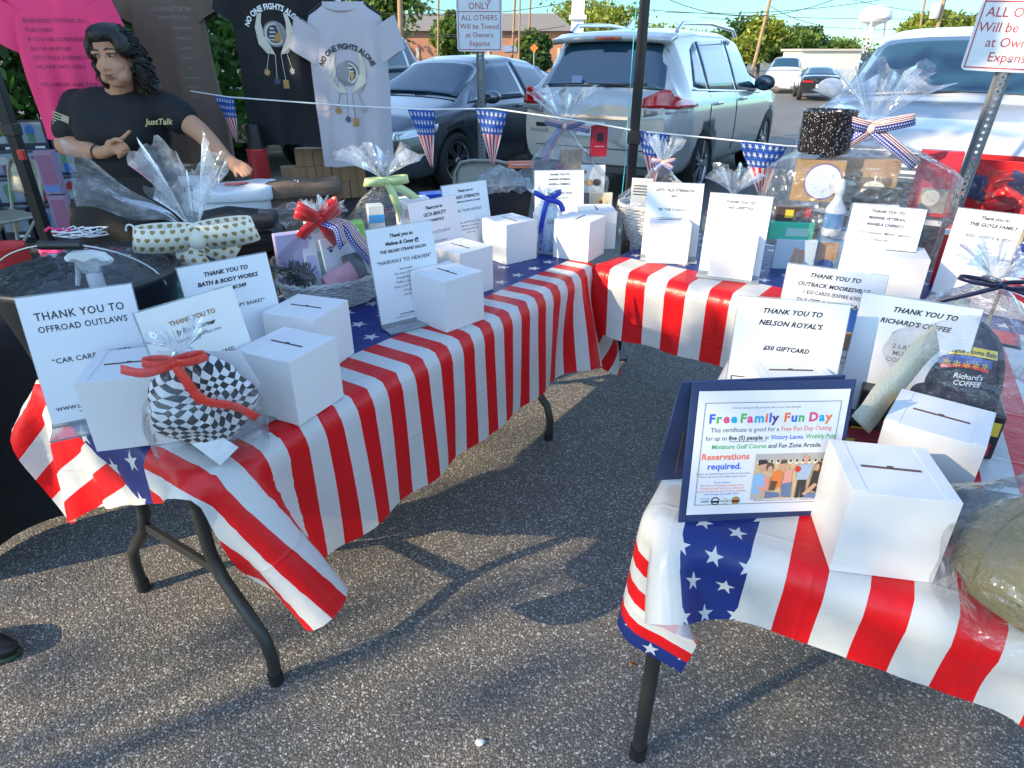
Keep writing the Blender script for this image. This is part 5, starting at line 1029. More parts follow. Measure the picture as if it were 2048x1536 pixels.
for (nm, lb, ct, u, v, dy, d, rz, m, fc) in [
    ('paint_kit_box', 'tan paint by number box with a round white label in the big hamper', 'box', 1627, 402, -.02, (.17, .03, .15), -15, col('tan_board', .42, .24, .08), lambda t, T, d: (flat(t, 'ring', T, disc(.015, .075, .066, 28), col('ring_purple', .2, .1, .3)), flat(t, 'round_label', T, disc(.015, .075, .061, 28), PAPER, .0014), lett(t, 'brand_line', T, 'artist', .02, REDS, .015, .105), lett(t, 'lettering', T, 'PAINT BY', .03, GREYINK, .015, .073), lett(t, 'lettering', T, 'NUMBERS', .027, GREYINK, .015, .045))),
    ('egg_shaker_box', 'brown card box with two pale ovals in its window in the big hamper', 'box', 1712, 398, .02, (.24, .06, .15), -20, KRAFT, lambda t, T, d: (flat(t, 'window', T, rect(0, .05, .2, .075), col('window_brown', .16, .1, .06)), flat(t, 'soap_stone', T, disc(-.045, .045, .036, 20, .027), col('stone_cream', .6, .58, .48), .0014), flat(t, 'soap_stone', T, disc(.045, .045, .04, 20, .03), col('stone_cream', .6, .58, .48), .0014), lett(t, 'lettering', T, 'soapstone', .012, WPLA, .03, .115))),
    ('red_game_box', 'red box standing at the right of the big hamper', 'box', 1850, 430, .02, (.14, .05, .24), -30, col('game_red', .5, .02, .04), lambda t, T, d: (flat(t, 'picture', T, rect(.01, .06, .09, .09), col('grey_print', .3, .28, .25)), flat(t, 'pale_patch', T, disc(.0, .07, .03), col('pale_print', .6, .58, .5), .0014))),
    ('dark_tool_pack', 'dark pack lying across the middle of the big hamper', 'pack', 1740, 402, -.05, (.2, .04, .05), -18, col('dark_print', .03, .032, .03), None),
    ('white_kit_box', 'white kit box with dark lettering in the big hamper', 'box', 1735, 470, -.06, (.16, .04, .12), -22, WPLA, lambda t, T, d: (lett(t, 'lettering', T, 'KIT', .03, GREYINK, -.02, .085), flat(t, 'orange_print', T, rect(.0, .04, .06, .03), col('orange_print', .6, .3, .1)))),
    ('brown_snack_pack', 'dark brown pack with a yellow patch at the left of the big hamper', 'pack', 1585, 442, -.06, (.13, .03, .055), -10, col('dark_snack', .08, .05, .04), lambda t, T, d: (flat(t, 'yellow_patch', T, rect(-.02, .03, .03, .03), col('yellow', .75, .55, .05)), flat(t, 'red_cap', T, rect(.045, .035, .02, .03), REDS))),
    ('green_wipes_pack', 'bright green pack low at the left of the big hamper', 'pack', 1578, 478, -.08, (.16, .03, .065), -8, col('wipes_green', .05, .5, .32), lambda t, T, d: flat(t, 'pale_patch', T, rect(.02, .03, .08, .03), col('mint_box', .35, .6, .55))),
    ('foot_mask_pack', 'pale blue foot care pack with a photo of feet, lowest left of the big hamper', 'pack', 1580, 548, -.1, (.15, .025, .135), -8, col('foot_pack', .5, .6, .68), lambda t, T, d: (flat(t, 'feet_print', T, [(-.02, .02), (.0, .02), (.012, .1), (-.004, .11)], col('feet_skin', .6, .35, .22)), flat(t, 'feet_print', T, [(.012, .03), (.035, .03), (.03, .1), (.014, .1)], col('feet_skin', .6, .35, .22)), flat(t, 'dark_band', T, rect(0, .008, .15, .014), NAVY))),
    ('blue_sheet_pack', 'blue and tan pack low in the middle of the big hamper', 'pack', 1655, 552, -.09, (.13, .03, .19), -20, col('sheet_blue', .2, .36, .55), lambda t, T, d: (flat(t, 'tan_patch', T, rect(-.02, .1, .07, .07), col('tan_print', .5, .3, .18)), flat(t, 'white_label', T, rect(.02, .165, .08, .03), PAPER), flat(t, 'blue_disc', T, disc(-.02, .04, .03), col('deep_blue', .02, .1, .4)))),
    ('soup_pack', 'cream pack with a small print beside the man datory sign', 'pack', 1720, 545, -.085, (.12, .03, .17), -22, col('cream_pack', .68, .62, .5), lambda t, T, d: flat(t, 'fox_print', T, [(-.02, .09), (.03, .07), (.035, .12)], col('orange_print', .6, .3, .1)))]:
    item_box(nm, lb, ct, hin(u, v, dy), d, ang(rz), m, fc)
q = hin(1660, 470, -.1); k = thing('spray_bottle', 'white nozzle spray bottle in the big hamper', 'spray bottle', q, 0); mb = MB(); mb.lathe([(.03, 0), (.034, .01), (.034, .1), (.014, .135), (.013, .15), (.018, .155), (.012, .2), (.006, .205)], 20); mb.build('bottle', WPLA, k); mb = MB(); mb.lathe([(.0346, .03), (.0346, .085)], 20, caps=False); mb.build('label', col('label_blue', .1, .25, .5), k)
# ---- red white and you gift
q = at_z(1960, 500, TOP + .003) + Vector((.22, .2, 0)); t = thing('gift_basket', 'red tin gift with red bow behind the red, white and you sign', 'gift', q, ang(-38))
tp = at_y(1995, 318, q.y + .02).z - q.z
mb = MB(); mb.loft([[(sx * .19 * f, sy * .1 * f, z) for sx, sy in ((-1, -1), (1, -1), (1, 1), (-1, 1))] for f, z in ((.85, 0), (1, tp), (.97, tp), (.83, .01))], sm=False); mb.build('tin', col('tin_red', .6, .015, .02, .3), t, bev=.012)
mb = MB(); T = Matrix.Translation((0, -.104, 0)) @ Matrix.Rotation(PI / 2 - .05, 4, 'X')
mb.tube([(.13 * math.cos(a) * (1 if abs(math.cos(a)) < .7 else 1), .06 * math.sin(a) + tp * .72, .004) for a in [2 * PI * i / 40 for i in range(40)]], .006, 6, 0, T, closed=True); mb.tube([(.08 * math.cos(a), .025 * math.sin(a) + tp * .72, .004) for a in [2 * PI * i / 30 for i in range(30)]], .01, 6, 0, T, closed=True); mb.build('embossed_ring', col('tin_dark_red', .45, .01, .015, .3), t)
bow(t, REDS, (.03, -.14, tp * .55), .1, .045, [[(.02, -.06)], [(-.08, -.02), (-.12, -.04)]], 4, .3)
mb = MB(); mb.grid(lambda a, c: (-.2 + .4 * a, -.15 + .06 * math.sin(5 * a), .17 + .13 * c * (.6 + .4 * math.sin(3 * a)) + .01 * math.sin(20 * a)), 20, 6); o = mb.build('star_fabric', pm('navy_fabric', (.02, .03, .1), .8), t); o.modifiers.new('t', 'SOLIDIFY').thickness = .004
mb = MB(); mb.grid(lambda a, c: (-.24 + .5 * a, -.17 + .03 * math.sin(8 * a), .16 + .16 * c + .02 * math.sin(13 * a)), 24, 8, sm=False); mb.build('film', CELLO, t)
q2 = at_z(1888, 575, TOP + .003); item_box('red_carton', 'upright red carton at the left of the red, white and you sign', 'box', q2 + Vector((.02, .06, 0)), (.05, .1, .2), ang(-40), col('tin_red', .6, .015, .02, .3), lambda t, T, d: flat(t, 'white_top', T, rect(0, .19, .05, .02), WPLA))
# ---- certificate in a navy folder
a, b = at_z(1357, 1046, TOP + .003), at_z(1612, 1031, TOP + .003); dr = math.atan2(b.y - a.y, b.x - a.x)
t = thing('certificate', 'free family fun day certificate in a navy folder standing open at the near table corner', 'certificate', a, dr)

Wc = .285; Hc = .262; R = Matrix.Rotation(-ang(9), 4, 'X') @ Matrix.Rotation(ang(1.5), 4, 'Y')
mb = MB(); mb.box((Wc / 2, .003, Hc / 2), (Wc, .004, Hc), 0, R); mb.build('front_board', NAVY, t, bev=.001)
mb = MB(); mb.add([(-.004, .006, Hc * .98), (.0, .075, 0.02), (-.0, .075, Hc * .9), (-.002, .02, Hc * .97)], [(0, 1, 2, 3)]) if False else None
mb = MB(); R2 = Matrix.Rotation(ang(16), 4, 'X'); mb.box((Wc / 2 - .012, -.0, -Hc * .49), (Wc, .004, Hc * .98), 0, Matrix.Translation((0, .045, Hc * .985)) @ R2); bb = mb.build('back_board', NAVY, t, bev=.001)
T = R @ Matrix.Translation((0, 0, 0)) @ Matrix.Rotation(PI / 2, 4, 'X')
def P_(x, y, z=.0012): return T @ Matrix.Translation((x - .012, y, z))
mb = MB(); mb.add([(.024, .016, .0002), (Wc + .003, .016, .0002), (Wc + .003, Hc - .016, .0002), (.024, Hc - .016, .0002)], [(0, 1, 2, 3)], 0, P_(0, 0, .0008))
C_ = [PAPER, INK, col('p_blue', .03, .12, .6), col('p_green', .08, .42, .1), col('p_pink', .75, .06, .2), col('p_cyan', .01, .35, .6), col('p_orange', .85, .15, .05), col('p_violet', .1, .02, .2), GREYINK, REDS]
def ln(x0, y0, x1, y1, w=.0008, mi=1):
    d = Vector((x1 - x0, y1 - y0)).normalized(); n = Vector((-d.y, d.x)) * w / 2
    mb.add([(x0 - n.x, y0 - n.y, .0006), (x1 - n.x, y1 - n.y, .0006), (x1 + n.x, y1 + n.y, .0006), (x0 + n.x, y0 + n.y, .0006)], [(0, 1, 2, 3)], mi, P_(0, 0))
x0, x1, y0, y1 = .037, Wc - .01, .035, Hc - .037
for l in ((x0, y0, x1, y0), (x1, y0, x1, y1), (x1, y1, x0, y1), (x0, y1, x0, y0)): ln(*l)
def colored(word, y, size, cols, x, bold=.0009):
    for ch, mi in zip(word, cols):
        vs, _ = text_geo(ch, size, 0, bold, 'LEFT'); text(mb, ch, size, P_(x, y), mi, 0, bold, 'LEFT')
        x += (max(p[0] for p in vs) if vs else size * .3) + size * .09
    return x
xx = .047
colored('Free', .189, .0225, [2, 3, 4, 5], .046); colored('Family', .189, .0225, [3, 4, 5, 6, 2, 7], .1005); colored('Fun', .189, .0225, [6, 2, 3], .1775); colored('Day', .189, .0225, [4, 5, 6], .2215)
text(mb, 'Victory Lanes proudly presents this to our Club Strength', .0052, P_(.145, .214), 8)
def seg(parts, y, size, x):
    for s_, mi, bd in parts:
        vs, _ = text_geo(s_, size, 0, bd, 'LEFT'); text(mb, s_, size, P_(x, y), mi, 0, bd, 'LEFT', sx=.9)
        x += max(p[0] for p in vs) * .9 + size * .28
seg([('This certificate is good for a', 1, 0), ('Free Fun Day Outing', 6, .0001)], .172, .0118, .051)
seg([('for up to', 1, 0), ('five (5) people', 1, .0003), ('at', 1, 0), ('Victory Lanes,', 2, .0002), ('Wobbly Putt', 3, .0002)], .157, .0115, .044)
ln(.0855, .1545, .152, .1545, .0007)
seg([('Miniature Golf Course', 3, .0002), ('and Fun Zone Arcade.', 1, .0002)], .141, .0118, .056)
text(mb, 'Reservations', .0165, P_(.083, .121), 6, bold=.0004); text(mb, 'required.', .0165, P_(.083, .103), 2, bold=.0004)
for i, (s_, mi) in enumerate([('Games are limited based on time of operation.', 8), ('Please call ahead for walk-in game times.', 8), ('', 8), ('Party includes:', 2), ('Two hours of bowling, bowling shoes,', 6), ('18-hole mini golf and one arcade card', 6), ('round of miniature golf for up to 5 people', 6), ('Valid through December 2024', 2)]):
    if s_: text(mb, s_, .0052, P_(.083, .093 - i * .0056), mi)
for i in range(4):
    cx = .055 + .0185 * i
    if i in (1, 3): mb.add([(x, y, .0006) for x, y in disc(cx, .042, .0078, 18)], [tuple(range(18))], [1, 1, 1, 3][i], P_(0, 0)); mb.add([(x, y, .0009) for x, y in disc(cx, .042, .0058, 18)], [tuple(range(18))], [0, 0, 0, 6][i], P_(0, 0)); mb.add([(x, y, .0012) for x, y in rect(cx, .041, .013, .004)], [(0, 1, 2, 3)], 1, P_(0, 0))
    else: text(mb, ['VICTORY', '', 'The', ''][i], .0042, P_(cx, .045), [2, 1, 8, 1][i]); text(mb, ['LANES', '', 'COURT', ''][i], .0052, P_(cx, .0395), 1, bold=.0001); text(mb, '' if i == 0 else 'time', .0042, P_(cx, .035), 8)
mb.build('certificate_sheet', C_, t)
# group photo printed on the certificate
px0, py0, pw, ph_ = .137, .043, .125, .087; M5 = [col('ph_tan', .62, .45, .25), col('ph_grey', .45, .42, .38), col('ph_skin', .6, .33, .22), col('ph_blue', .25, .45, .7), col('ph_orange', .75, .2, .04), col('ph_salmon', .7, .3, .25), col('ph_jeans', .12, .18, .32), col('ph_dark', .03, .03, .035), col('ph_white', .75, .72, .65), REDS, col('ph_brown', .12, .06, .03), col('ph_shirt', .35, .45, .6)]
mb = MB(); zc = [0]
def ph(poly, mi): zc[0] += 1; mb.add([(px0 + x * pw, py0 + y * ph_, .0005 + zc[0] * .00004) for x, y in poly], [tuple(range(len(poly)))], mi, P_(0, 0))
ph([(0, 0), (1, 0), (1, 1), (0, 1)], 0); ph([(0, .86), (1, .86), (1, 1), (0, 1)], 1)
for i in range(11): ph(disc(.06 + i * .09, .82, .035, 10, .05), 8); ph(disc(.06 + i * .09, .84, .02, 8, .03), 7)
ph([(0, 0), (.2, 0), (.06, .14), (0, .12)], 1)
ph([(0, .14), (.18, .12), (.17, .5), (.09, .6), (.0, .55)], 3); ph(disc(.12, .72, .055, 14, .11), 2); ph([(.04, .76), (.19, .8), (.16, .88), (.06, .88)], 7); ph([(.06, .3), (.12, .3), (.28, .05), (.2, .03)], 2); ph([(.2, .02), (.42, .05), (.4, .14), (.2, .18)], 6)
ph([(.16, .2), (.24, .2), (.24, .5), (.16, .52)], 5); ph(disc(.22, .68, .04, 12, .09), 2); ph(disc(.22, .72, .055, 12, .1), 10); ph(disc(.225, .67, .035, 12, .075), 2)
ph([(.24, .3), (.42, .25), (.42, .6), (.36, .66), (.28, .6)], 4); ph(disc(.4, .74, .045, 12, .1), 2); ph([(.36, .78), (.46, .8), (.44, .88), (.37, .86)], 10); ph([(.25, .2), (.33, .2), (.36, .4), (.26, .42)], 10)
ph([(.42, .3), (.56, .33), (.55, .66), (.46, .66)], 5); ph(disc(.47, .7, .035, 12, .08), 2); ph([(.44, .05), (.58, .03), (.57, .38), (.42, .34)], 6)
ph([(.64, .02), (.7, .02), (.71, .45), (.65, .45)], 7); ph([(.72, .02), (.78, .02), (.78, .45), (.71, .45)], 7); ph([(.63, .42), (.8, .42), (.85, .76), (.62, .76)], 11); ph(disc(.73, .88, .04, 12, .08), 2); ph(disc(.63, .66, .045, 14, .07), 9)
ph([(.82, .2), (1, .1), (1, .6), (.86, .62)], 7); ph(disc(.93, .7, .05, 12, .12), 10); ph(disc(.91, .69, .03, 12, .08), 2); ph([(.74, .1), (.8, .06), (.95, .3), (.9, .34)], 2); ph([(.76, .02), (1, .0), (1, .12), (.82, .12)], 6)
mb.build('printed_photo', M5, t)
text_o = MB(); text(text_o, '701 Performance Road, Mooresville NC  704-664-2695', .005, P_(.2, .0385), 0); text_o.build('fine_print', GREYINK, t)
mb = MB(); mb.tube([(.0, 0, .035), (-.0, -.012, Hc * .5)], .0010, 5, 0, Matrix.Translation((.012, .075 + .0, .02)) @ Matrix.Rotation(ang(16) * 0, 4, 'X')); mb.build('gold_foil_line', pm('gold', (.6, .4, .08), .3, 1.0), bb)
# ---- checkered bag with red organza bow
def check_mat():
    m, nt, b = newmat('checkered_and_flag_print'); tc = nt.nodes.new('ShaderNodeTexCoord')
    wv = nt.nodes.new('ShaderNodeTexNoise'); wv.inputs['Scale'].default_value = 9; nt.links.new(tc.outputs['Object'], wv.inputs[0])
    ad = nt.nodes.new('ShaderNodeMix'); ad.data_type = 'RGBA'; ad.blend_type = 'ADD'; ad.inputs[0].default_value = .09; nt.links.new(tc.outputs['Object'], ad.inputs[6]); nt.links.new(wv.outputs['Color'], ad.inputs[7])
    s = nt.nodes.new('ShaderNodeSeparateXYZ'); nt.links.new(ad.outputs[2], s.inputs[0])
    rx = mth(nt, 'ADD', s.outputs[0], s.outputs[2]); rz = mth(nt, 'SUBTRACT', s.outputs[2], s.outputs[0])
    ck = mth(nt, 'GREATER_THAN', mth(nt, 'FLOORED_MODULO', mth(nt, 'ADD', mth(nt, 'FLOOR', mth(nt, 'DIVIDE', rx, .0185)), mth(nt, 'FLOOR', mth(nt, 'DIVIDE', rz, .0185))), 2.0), .5)
    check = mixc(nt, ck, (.02, .02, .025), (.62, .62, .64))
    st = star_mask(nt, rx, rz, .034, .36); stars = mixc(nt, st, (.03, .09, .2), (.7, .7, .72))
    sp = mixc(nt, mth(nt, 'GREATER_THAN', mth(nt, 'FRACT', mth(nt, 'DIVIDE', rx, .05)), .5), (.03, .03, .035), (.55, .03, .03))
    vo = nt.nodes.new('ShaderNodeTexVoronoi'); vo.inputs['Scale'].default_value = 9; nt.links.new(ad.outputs[2], vo.inputs[0]); vs = nt.nodes.new('ShaderNodeSeparateColor'); nt.links.new(vo.outputs['Color'], vs.inputs[0])
    c = mixc(nt, mth(nt, 'GREATER_THAN', vs.outputs[0], .2), stars, check); c = mixc(nt, mth(nt, 'GREATER_THAN', vs.outputs[1], .8), c, sp)
    nt.links.new(c, b.inputs['Base Color']); b.inputs['Roughness'].default_value = .6; bump(nt, noise_tex(nt, 18, 4), .6, .02, b); return m
q = at_z(432, 925, TOP + .003); q = q + Vector((-.015, .035, 0)); t = thing('gift_bag', 'clear bag of black and white checkered cloth with red sheer bow on a white card', 'gift', q, ang(16))
mb = MB(); mb.ell((-.0, 0, .105), (.098, .045, .105), 0, None, 30, 22); mb.v = [(x * (1 - .25 * max(0, z - .13) / .1 - .55 * max(0, .07 - z) / .07) + .02 * (.1 - z) + .012 * noise.noise(Vector((x * 22, y * 22, z * 22))), y + .016 * noise.noise(Vector((x * 18, 5, z * 18))), z * 1.06 + .006) for x, y, z in mb.v]; mb.build('cloth_bundle', check_mat(), t)
mb = MB(); mb.add([(-.105, .052, .15), (.02, .056, .012), (.105, .052, .12), (.08, .05, .2), (-.07, .05, .22)], [(0, 1, 2, 3, 4)]); mb.add([(.015, -.056, .003), (.055, -.05, .035), (-.085, .03, .13), (-.11, .03, .1)], [(0, 1, 2, 3)]); o = mb.build('white_card', PAPER, t); o.modifiers.new('t', 'SOLIDIFY').thickness = .0015
cellowrap(t, .108, .056, .19, .235, (-.015, 0), .05, .035, 71, .012, shoulder=.7, k=5, sq=.8)
ORG = pm('red_sheer', (.8, .05, .03), .4); ORG.node_tree.nodes['Principled BSDF'].inputs['Alpha'].default_value = .72
bow(t, ORG, (-.02, -.035, .232), .055, .018, [[(.02, -.045), (.03, -.09)], [(-.05, -.01), (-.09, -.0)], [(.03, -.08), (.085, -.1), (.12, -.14)]], 2, .12)
# ---- caps in clear bags, burlap strip, black packs on the near table
def cap(name, label, p, rz, mat, brim, w=.095, h=.12, tilt=0.0):
    t = thing(name, label, 'cap', p, rz); R = Matrix.Rotation(tilt, 4, 'X'); n = 40
    mb = MB(); rings = []
    for j in range(13):
        a = PI / 2 * j / 12; rings.append([((w * math.cos(a) ** .75 if j < 12 else .002) * math.cos(2 * PI * k / n), (w * 1.12 * math.cos(a) ** .75 if j < 12 else .002) * math.sin(2 * PI * k / n), h * math.sin(a)) for k in range(n)])
    mb.loft(rings, 0, R, caps=False); mb.build('crown', mat, t)
    mb = MB(); mb.grid(lambda a, c: ((w * (1.0 - .06 * a)) * math.cos(PI + PI * c) * (1 - .0 * a), -(w * 1.0 + .075 * a * math.sin(PI * c) ** .6) * math.sin(PI * c) - .01, .008 - .03 * a * (1 - abs(2 * c - 1)) - .03 * abs(2 * c - 1) ** 2 * a), 6, 24, 0, R)
    o = mb.build('brim', brim, t); o.modifiers.new('t', 'SOLIDIFY').thickness = .004
    mb = MB(); mb.ell((0, 0, h), (.009, .009, .005), 0, R); mb.build('button', mat, t)
    for k in range(6):
        a = 2 * PI * k / 6 + .3; mb = MB(); mb.tube([((w + .001) * math.cos(e) ** .75 * math.cos(a), (w + .001) * 1.12 * math.cos(e) ** .75 * math.sin(a), (h + .001) * math.sin(e)) for e in [PI / 2 * i / 11 * .98 for i in range(11)]], .0014, 4, 0, R); mb.build('seam', brim, t)
    return t, R
NAVC = pm('cap_navy', (.012, .018, .04), .8, var=.15, bmp=.4, bs=200); OLV = pm('cap_olive', (.2, .16, .055), .85, var=.1, bmp=.4, bs=200)
q = at_y(1905, 770, 1.17); sup = q.z
sh = thing('cap_box', 'black and red printed box under the navy cap', 'box', at_z(1860, 905, TOP + .003) + Vector((.04, .12, 0)), ang(-28)); mb = MB(); mb.box((0, 0, .05), (.26, .2, .1)); mb.build('carton', col('black_card', .02, .02, .022, .35), sh, bev=.004)
T = Matrix.Translation((0, -.1015, .0)) @ Matrix.Rotation(PI / 2, 4, 'X'); flat(sh, 'red_band', T, rect(.02, .022, .2, .03), col('game_red', .5, .02, .04)); flat(sh, 'yellow_band', T, rect(.1, .07, .05, .03), col('yellow', .75, .55, .05)); lett(sh, 'lettering', T, 'ROAST', .022, WPLA, .01, .05)
cp, R = cap('cap', 'navy cap with yellow welcome home patch inside a clear bag', Vector((sh.location.x + .045, sh.location.y + .02, TOP + .105)), ang(-22), NAVC, NAVC, .1, .135, ang(-8))
def on_cap(x, z, w=.1, h=.135): e = math.asin(min(1, z / h)); r = w * math.cos(e) ** .75 * 1.12; return (x, -math.sqrt(max(0, 1 - (x / (w * math.cos(e) ** .75)) ** 2)) * r - .002, z)
mb = MB()
def cap_patch(x0, x1, z0, z1, mi, k=0.0): mb.grid(lambda a, c: tuple(Vector(on_cap(x0 + (x1 - x0) * a, z0 + (z1 - z0) * c + .008 * math.sin(PI * a))) + Vector((0, -k, 0))), 12, 4, mi, R)
cap_patch(-.055, .06, .072, .088, 0); cap_patch(-.045, .05, .056, .071, 1); cap_patch(-.04, .045, .048, .055, 2, .0005)
vs, fs = text_geo('Welcome Home Baby', .0125, .2, .0002); mb.add([tuple(R @ (Vector(on_cap(x + .002, .0755 + y + .008 * math.sin(PI * (x + .055) / .115))) + Vector((0, -.0012, 0)))) for x, y, _ in vs], fs, 3)
for i in range(5): vs, fs = text_geo('*', .03); mb.add([tuple(R @ (Vector(on_cap(x - .032 + i * .017, .047 + y)) + Vector((0, -.0015, 0)))) for x, y, _ in vs], fs, 0)
for s_, sz, z in (("Richard's", .0145, .034), ('COFFEE', .0145, .02)): vs, fs = text_geo(s_, sz, .15, .0003); mb.add([tuple(R @ (Vector(on_cap(x + .01, z + y)) + Vector((0, -.0012, 0)))) for x, y, _ in vs], fs, 4)
mb.build('patch', [col('patch_yellow', .75, .55, .03), col('patch_blue', .03, .08, .3), REDS, INK, WPLA], cp)
tb = thing('clear_bag', 'gathered clear bag round the navy cap, tied with navy ribbon', 'bag', (sh.location.x + .05, sh.location.y + .01, TOP + .1), ang(-22))
cellowrap(tb, .15, .14, .2, .235, (.02, .02), .06, .055, 81, .024, mat=CELLO_C, shoulder=.62, k=6, sq=.85)
NR = pm('navy_ribbon', (.012, .015, .05), .35); bow(tb, NR, (.02, -.02, .235), .075, .009, [[(-.05, -.02), (-.11, -.05), (-.13, -.09), (-.12, -.13)], [(.06, -.01), (.1, -.05)]], 2, .1)
pts = [at_y(u, v, D) for u, v, D in ((1940, 612, 1.30), (1880, 668, 1.24), (1815, 735, 1.17), (1760, 800, 1.11), (1722, 850, 1.06))]
def burlap():
    m, nt, b = newmat('cream_burlap'); nt.links.new(mixc(nt, noise_tex(nt, 240, 2), (.5, .45, .3), (.74, .7, .55)), b.inputs['Base Color']); b.inputs['Roughness'].default_value = .8; bump(nt, noise_tex(nt, 160, 3), .7, .004, b); return m
mb = MB(); q = []
for i in range(len(pts) - 1): q += [pts[i].lerp(pts[i + 1], k / 5) + Vector((0, 0, .004 * math.sin(k + i * 5))) for k in range(5)]
q.append(pts[-1]); strip(mb, q, .062, Vector((.72, .1, -.66))); o = mb.build('burlap_strip', burlap()); o.modifiers.new('t', 'SOLIDIFY').thickness = .002; tag(o, 'cream burlap strip slanting across the sign beside the navy cap', 'ribbon')
for i, (u, v, d, rz, m, lb) in enumerate([(1768, 878, (.15, .1, .035), -18, col('black_card', .02, .02, .022, .35), 'flat black pack left of the tilted white box'), (1742, 905, (.13, .07, .02), -10, col('pack_maroon', .2, .015, .02), 'thin maroon pack beside the certificate')]):
    item_box('coffee_pack', lb, 'pack', at_z(u, v, TOP + .003) + Vector((.0, .05, 0)), d, ang(rz), m, lambda t, T, d: (flat(t, 'gold_patch', T, rect(-.04, .016, .03, .012), col('patch_yellow', .75, .55, .03)), flat(t, 'red_line', T, rect(.02, .012, .06, .008), REDS)))
q = at_z(1962, 1130, TOP + .003) + Vector((.01, .06, 0)); k = item_box('coffee_pack', 'black and red pack behind the olive cap', 'pack', q, (.2, .12, .07), ang(-15), col('black_card', .02, .02, .022, .35), lambda t, T, d: (flat(t, 'red_band', T, rect(0, .02, .19, .03), col('game_red', .5, .02, .04)), lett(t, 'lettering', T, 'COFFEE', .022, WPLA, 0, .045)))
q = at_z(2102, 1250, TOP + .003); oc, R = cap('cap', 'olive cap with gold lettering in a clear bag at the right edge', q + Vector((-.0, .055, .03)), ang(-12), OLV, OLV, .1, .125, ang(-12))
mb = MB()
for s_, sz, z in (('U.S.', .024, .055), ('ARMY', .024, .03)): vs, fs = text_geo(s_, sz, 0, .0004); mb.add([tuple(R @ (Vector(on_cap(x, z + y, .1, .125)) + Vector((0, -.0012, 0)))) for x, y, _ in vs], fs, 0)
mb.build('gold_lettering', col('patch_gold', .6, .4, .08), oc)
tb = thing('clear_bag', 'clear bag round the olive cap at the lower right edge', 'bag', q + Vector((0, .05, .0)), ang(-12)); cellowrap(tb, .135, .13, .17, .23, (.03, .03), .05, .06, 91, .02, mat=CELLO_C, shoulder=.7, k=5, sq=.6)
mb = MB(); mb.add([(-.06, -.05, .17), (.02, -.06, .15), (.04, .0, .19), (-.04, .01, .2)], [(0, 1, 2, 3)]); o = mb.build('paper_tag', PAPER, tb); o.modifiers.new('t', 'SOLIDIFY').thickness = .001
# ---- small stick flag
q0, q1 = at_y(1990, 600, 1.45), at_y(2046, 470, 1.5); t = thing('hand_flag', 'small american stick flag at the right edge above the caps', 'flag', q0, 0)
mb = MB(); mb.tube([(0, 0, -.1), tuple(q1 - q0), tuple((q1 - q0) * 1.25)], .004, 8); mb.build('stick', pm('pale_wood', (.6, .42, .2), .6), t)
d = (q1 - q0); mb = MB(); mb.uv = []
mb.grid(lambda a, c: tuple(d * (.1 + .95 * c) + Vector((.2 * a, -.02 * math.sin(5 * a), -.10 * a + .01 * math.sin(7 * a)))), 20, 13)
mb.uv = [(i / 20, j / 13) for i in range(21) for j in range(14)]
def flagm():
    m, nt, b = newmat('hand_flag_print'); u, v = uvxy(nt); st = mth(nt, 'GREATER_THAN', mth(nt, 'FRACT', mth(nt, 'MULTIPLY', v, 6.5)), .5)
    cn = mth(nt, 'MULTIPLY', mth(nt, 'LESS_THAN', u, .4), mth(nt, 'GREATER_THAN', v, .46)); nt.links.new(mixc(nt, cn, mixc(nt, st, (.65, .02, .04), WHITE), mixc(nt, star_mask(nt, u, v, .08, .4), BLUE, WHITE)), b.inputs['Base Color']); b.inputs['Roughness'].default_value = .6; return m
o = mb.build('cloth', flagm(), t); o.modifiers.new('t', 'SOLIDIFY').thickness = .0006
# ================================================================ goods table behind the left table
folding_table(T0, 2.3, .62, 'folding table under the black cloth behind the left table', (.25, None), top=.735)
c = drape(T0, 2.3, .62, lambda b: -.3, 2.5, -.68, .8, .045, 15, steps=80, wind=.4, top=.745).build('black_cloth', BLK); tag(c, 'black cloth hanging to the ground over the goods table', 'tablecloth')
ZT = .75
def folded(label, p, d, rz, mat, mats2=None, seed=0, prt=None, name='folded_shirt', group='folded shirts on the goods table'):
    t = thing(name, label, 'shirt', p, rz, group); rg = random.Random(seed); o = Vector((seed * 3.7, 0, 0)); mb = MB(); n = 40; rings = []
    for j, (s, zz) in enumerate([(.97, 0), (1, .18), (1.0, .8), (.975, .96), (.85, 1.0), (.4, 1.02), (.05, 1.02)]):
        r = []
        for i in range(n):
            a = 2 * PI * i / n; ca, sa = math.cos(a), math.sin(a); m = (abs(ca) ** 6 + abs(sa) ** 6) ** (-1 / 6)
            x, y = d[0] / 2 * s * m * ca, d[1] / 2 * s * m * sa
            w = noise.noise(Vector((x * 12, y * 12, zz)) + o); r.append((x + .006 * w, y + .006 * w, d[2] * zz + .010 * w * zz + .008 * math.sin(x * 20 + seed) * zz))
        rings.append(r)
    mb.loft(rings, caps=True); mb.build('cloth', mat, t)
    if prt: prt(t, d)
    return t
WT_ = pm('white_cotton', (.68, .7, .74), .85, var=.04, bmp=.4, bs=30); BRN = pm('brown_cotton', (.12, .085, .062), .9, var=.15, bmp=.5, bs=30); PINKC = pm('hot_pink_cotton', (.92, .05, .18), .8, var=.06, bmp=.3, bs=25); BLC = pm('black_cotton', (.011, .011, .013), .9, var=.3, bmp=.5, bs=30)
GRC = pm('grey_cotton', (.47, .44, .48), .88, var=.04, bmp=.35, bs=25); DBR = pm('taupe_cotton', (.15, .105, .08), .9, var=.08, bmp=.35, bs=25)
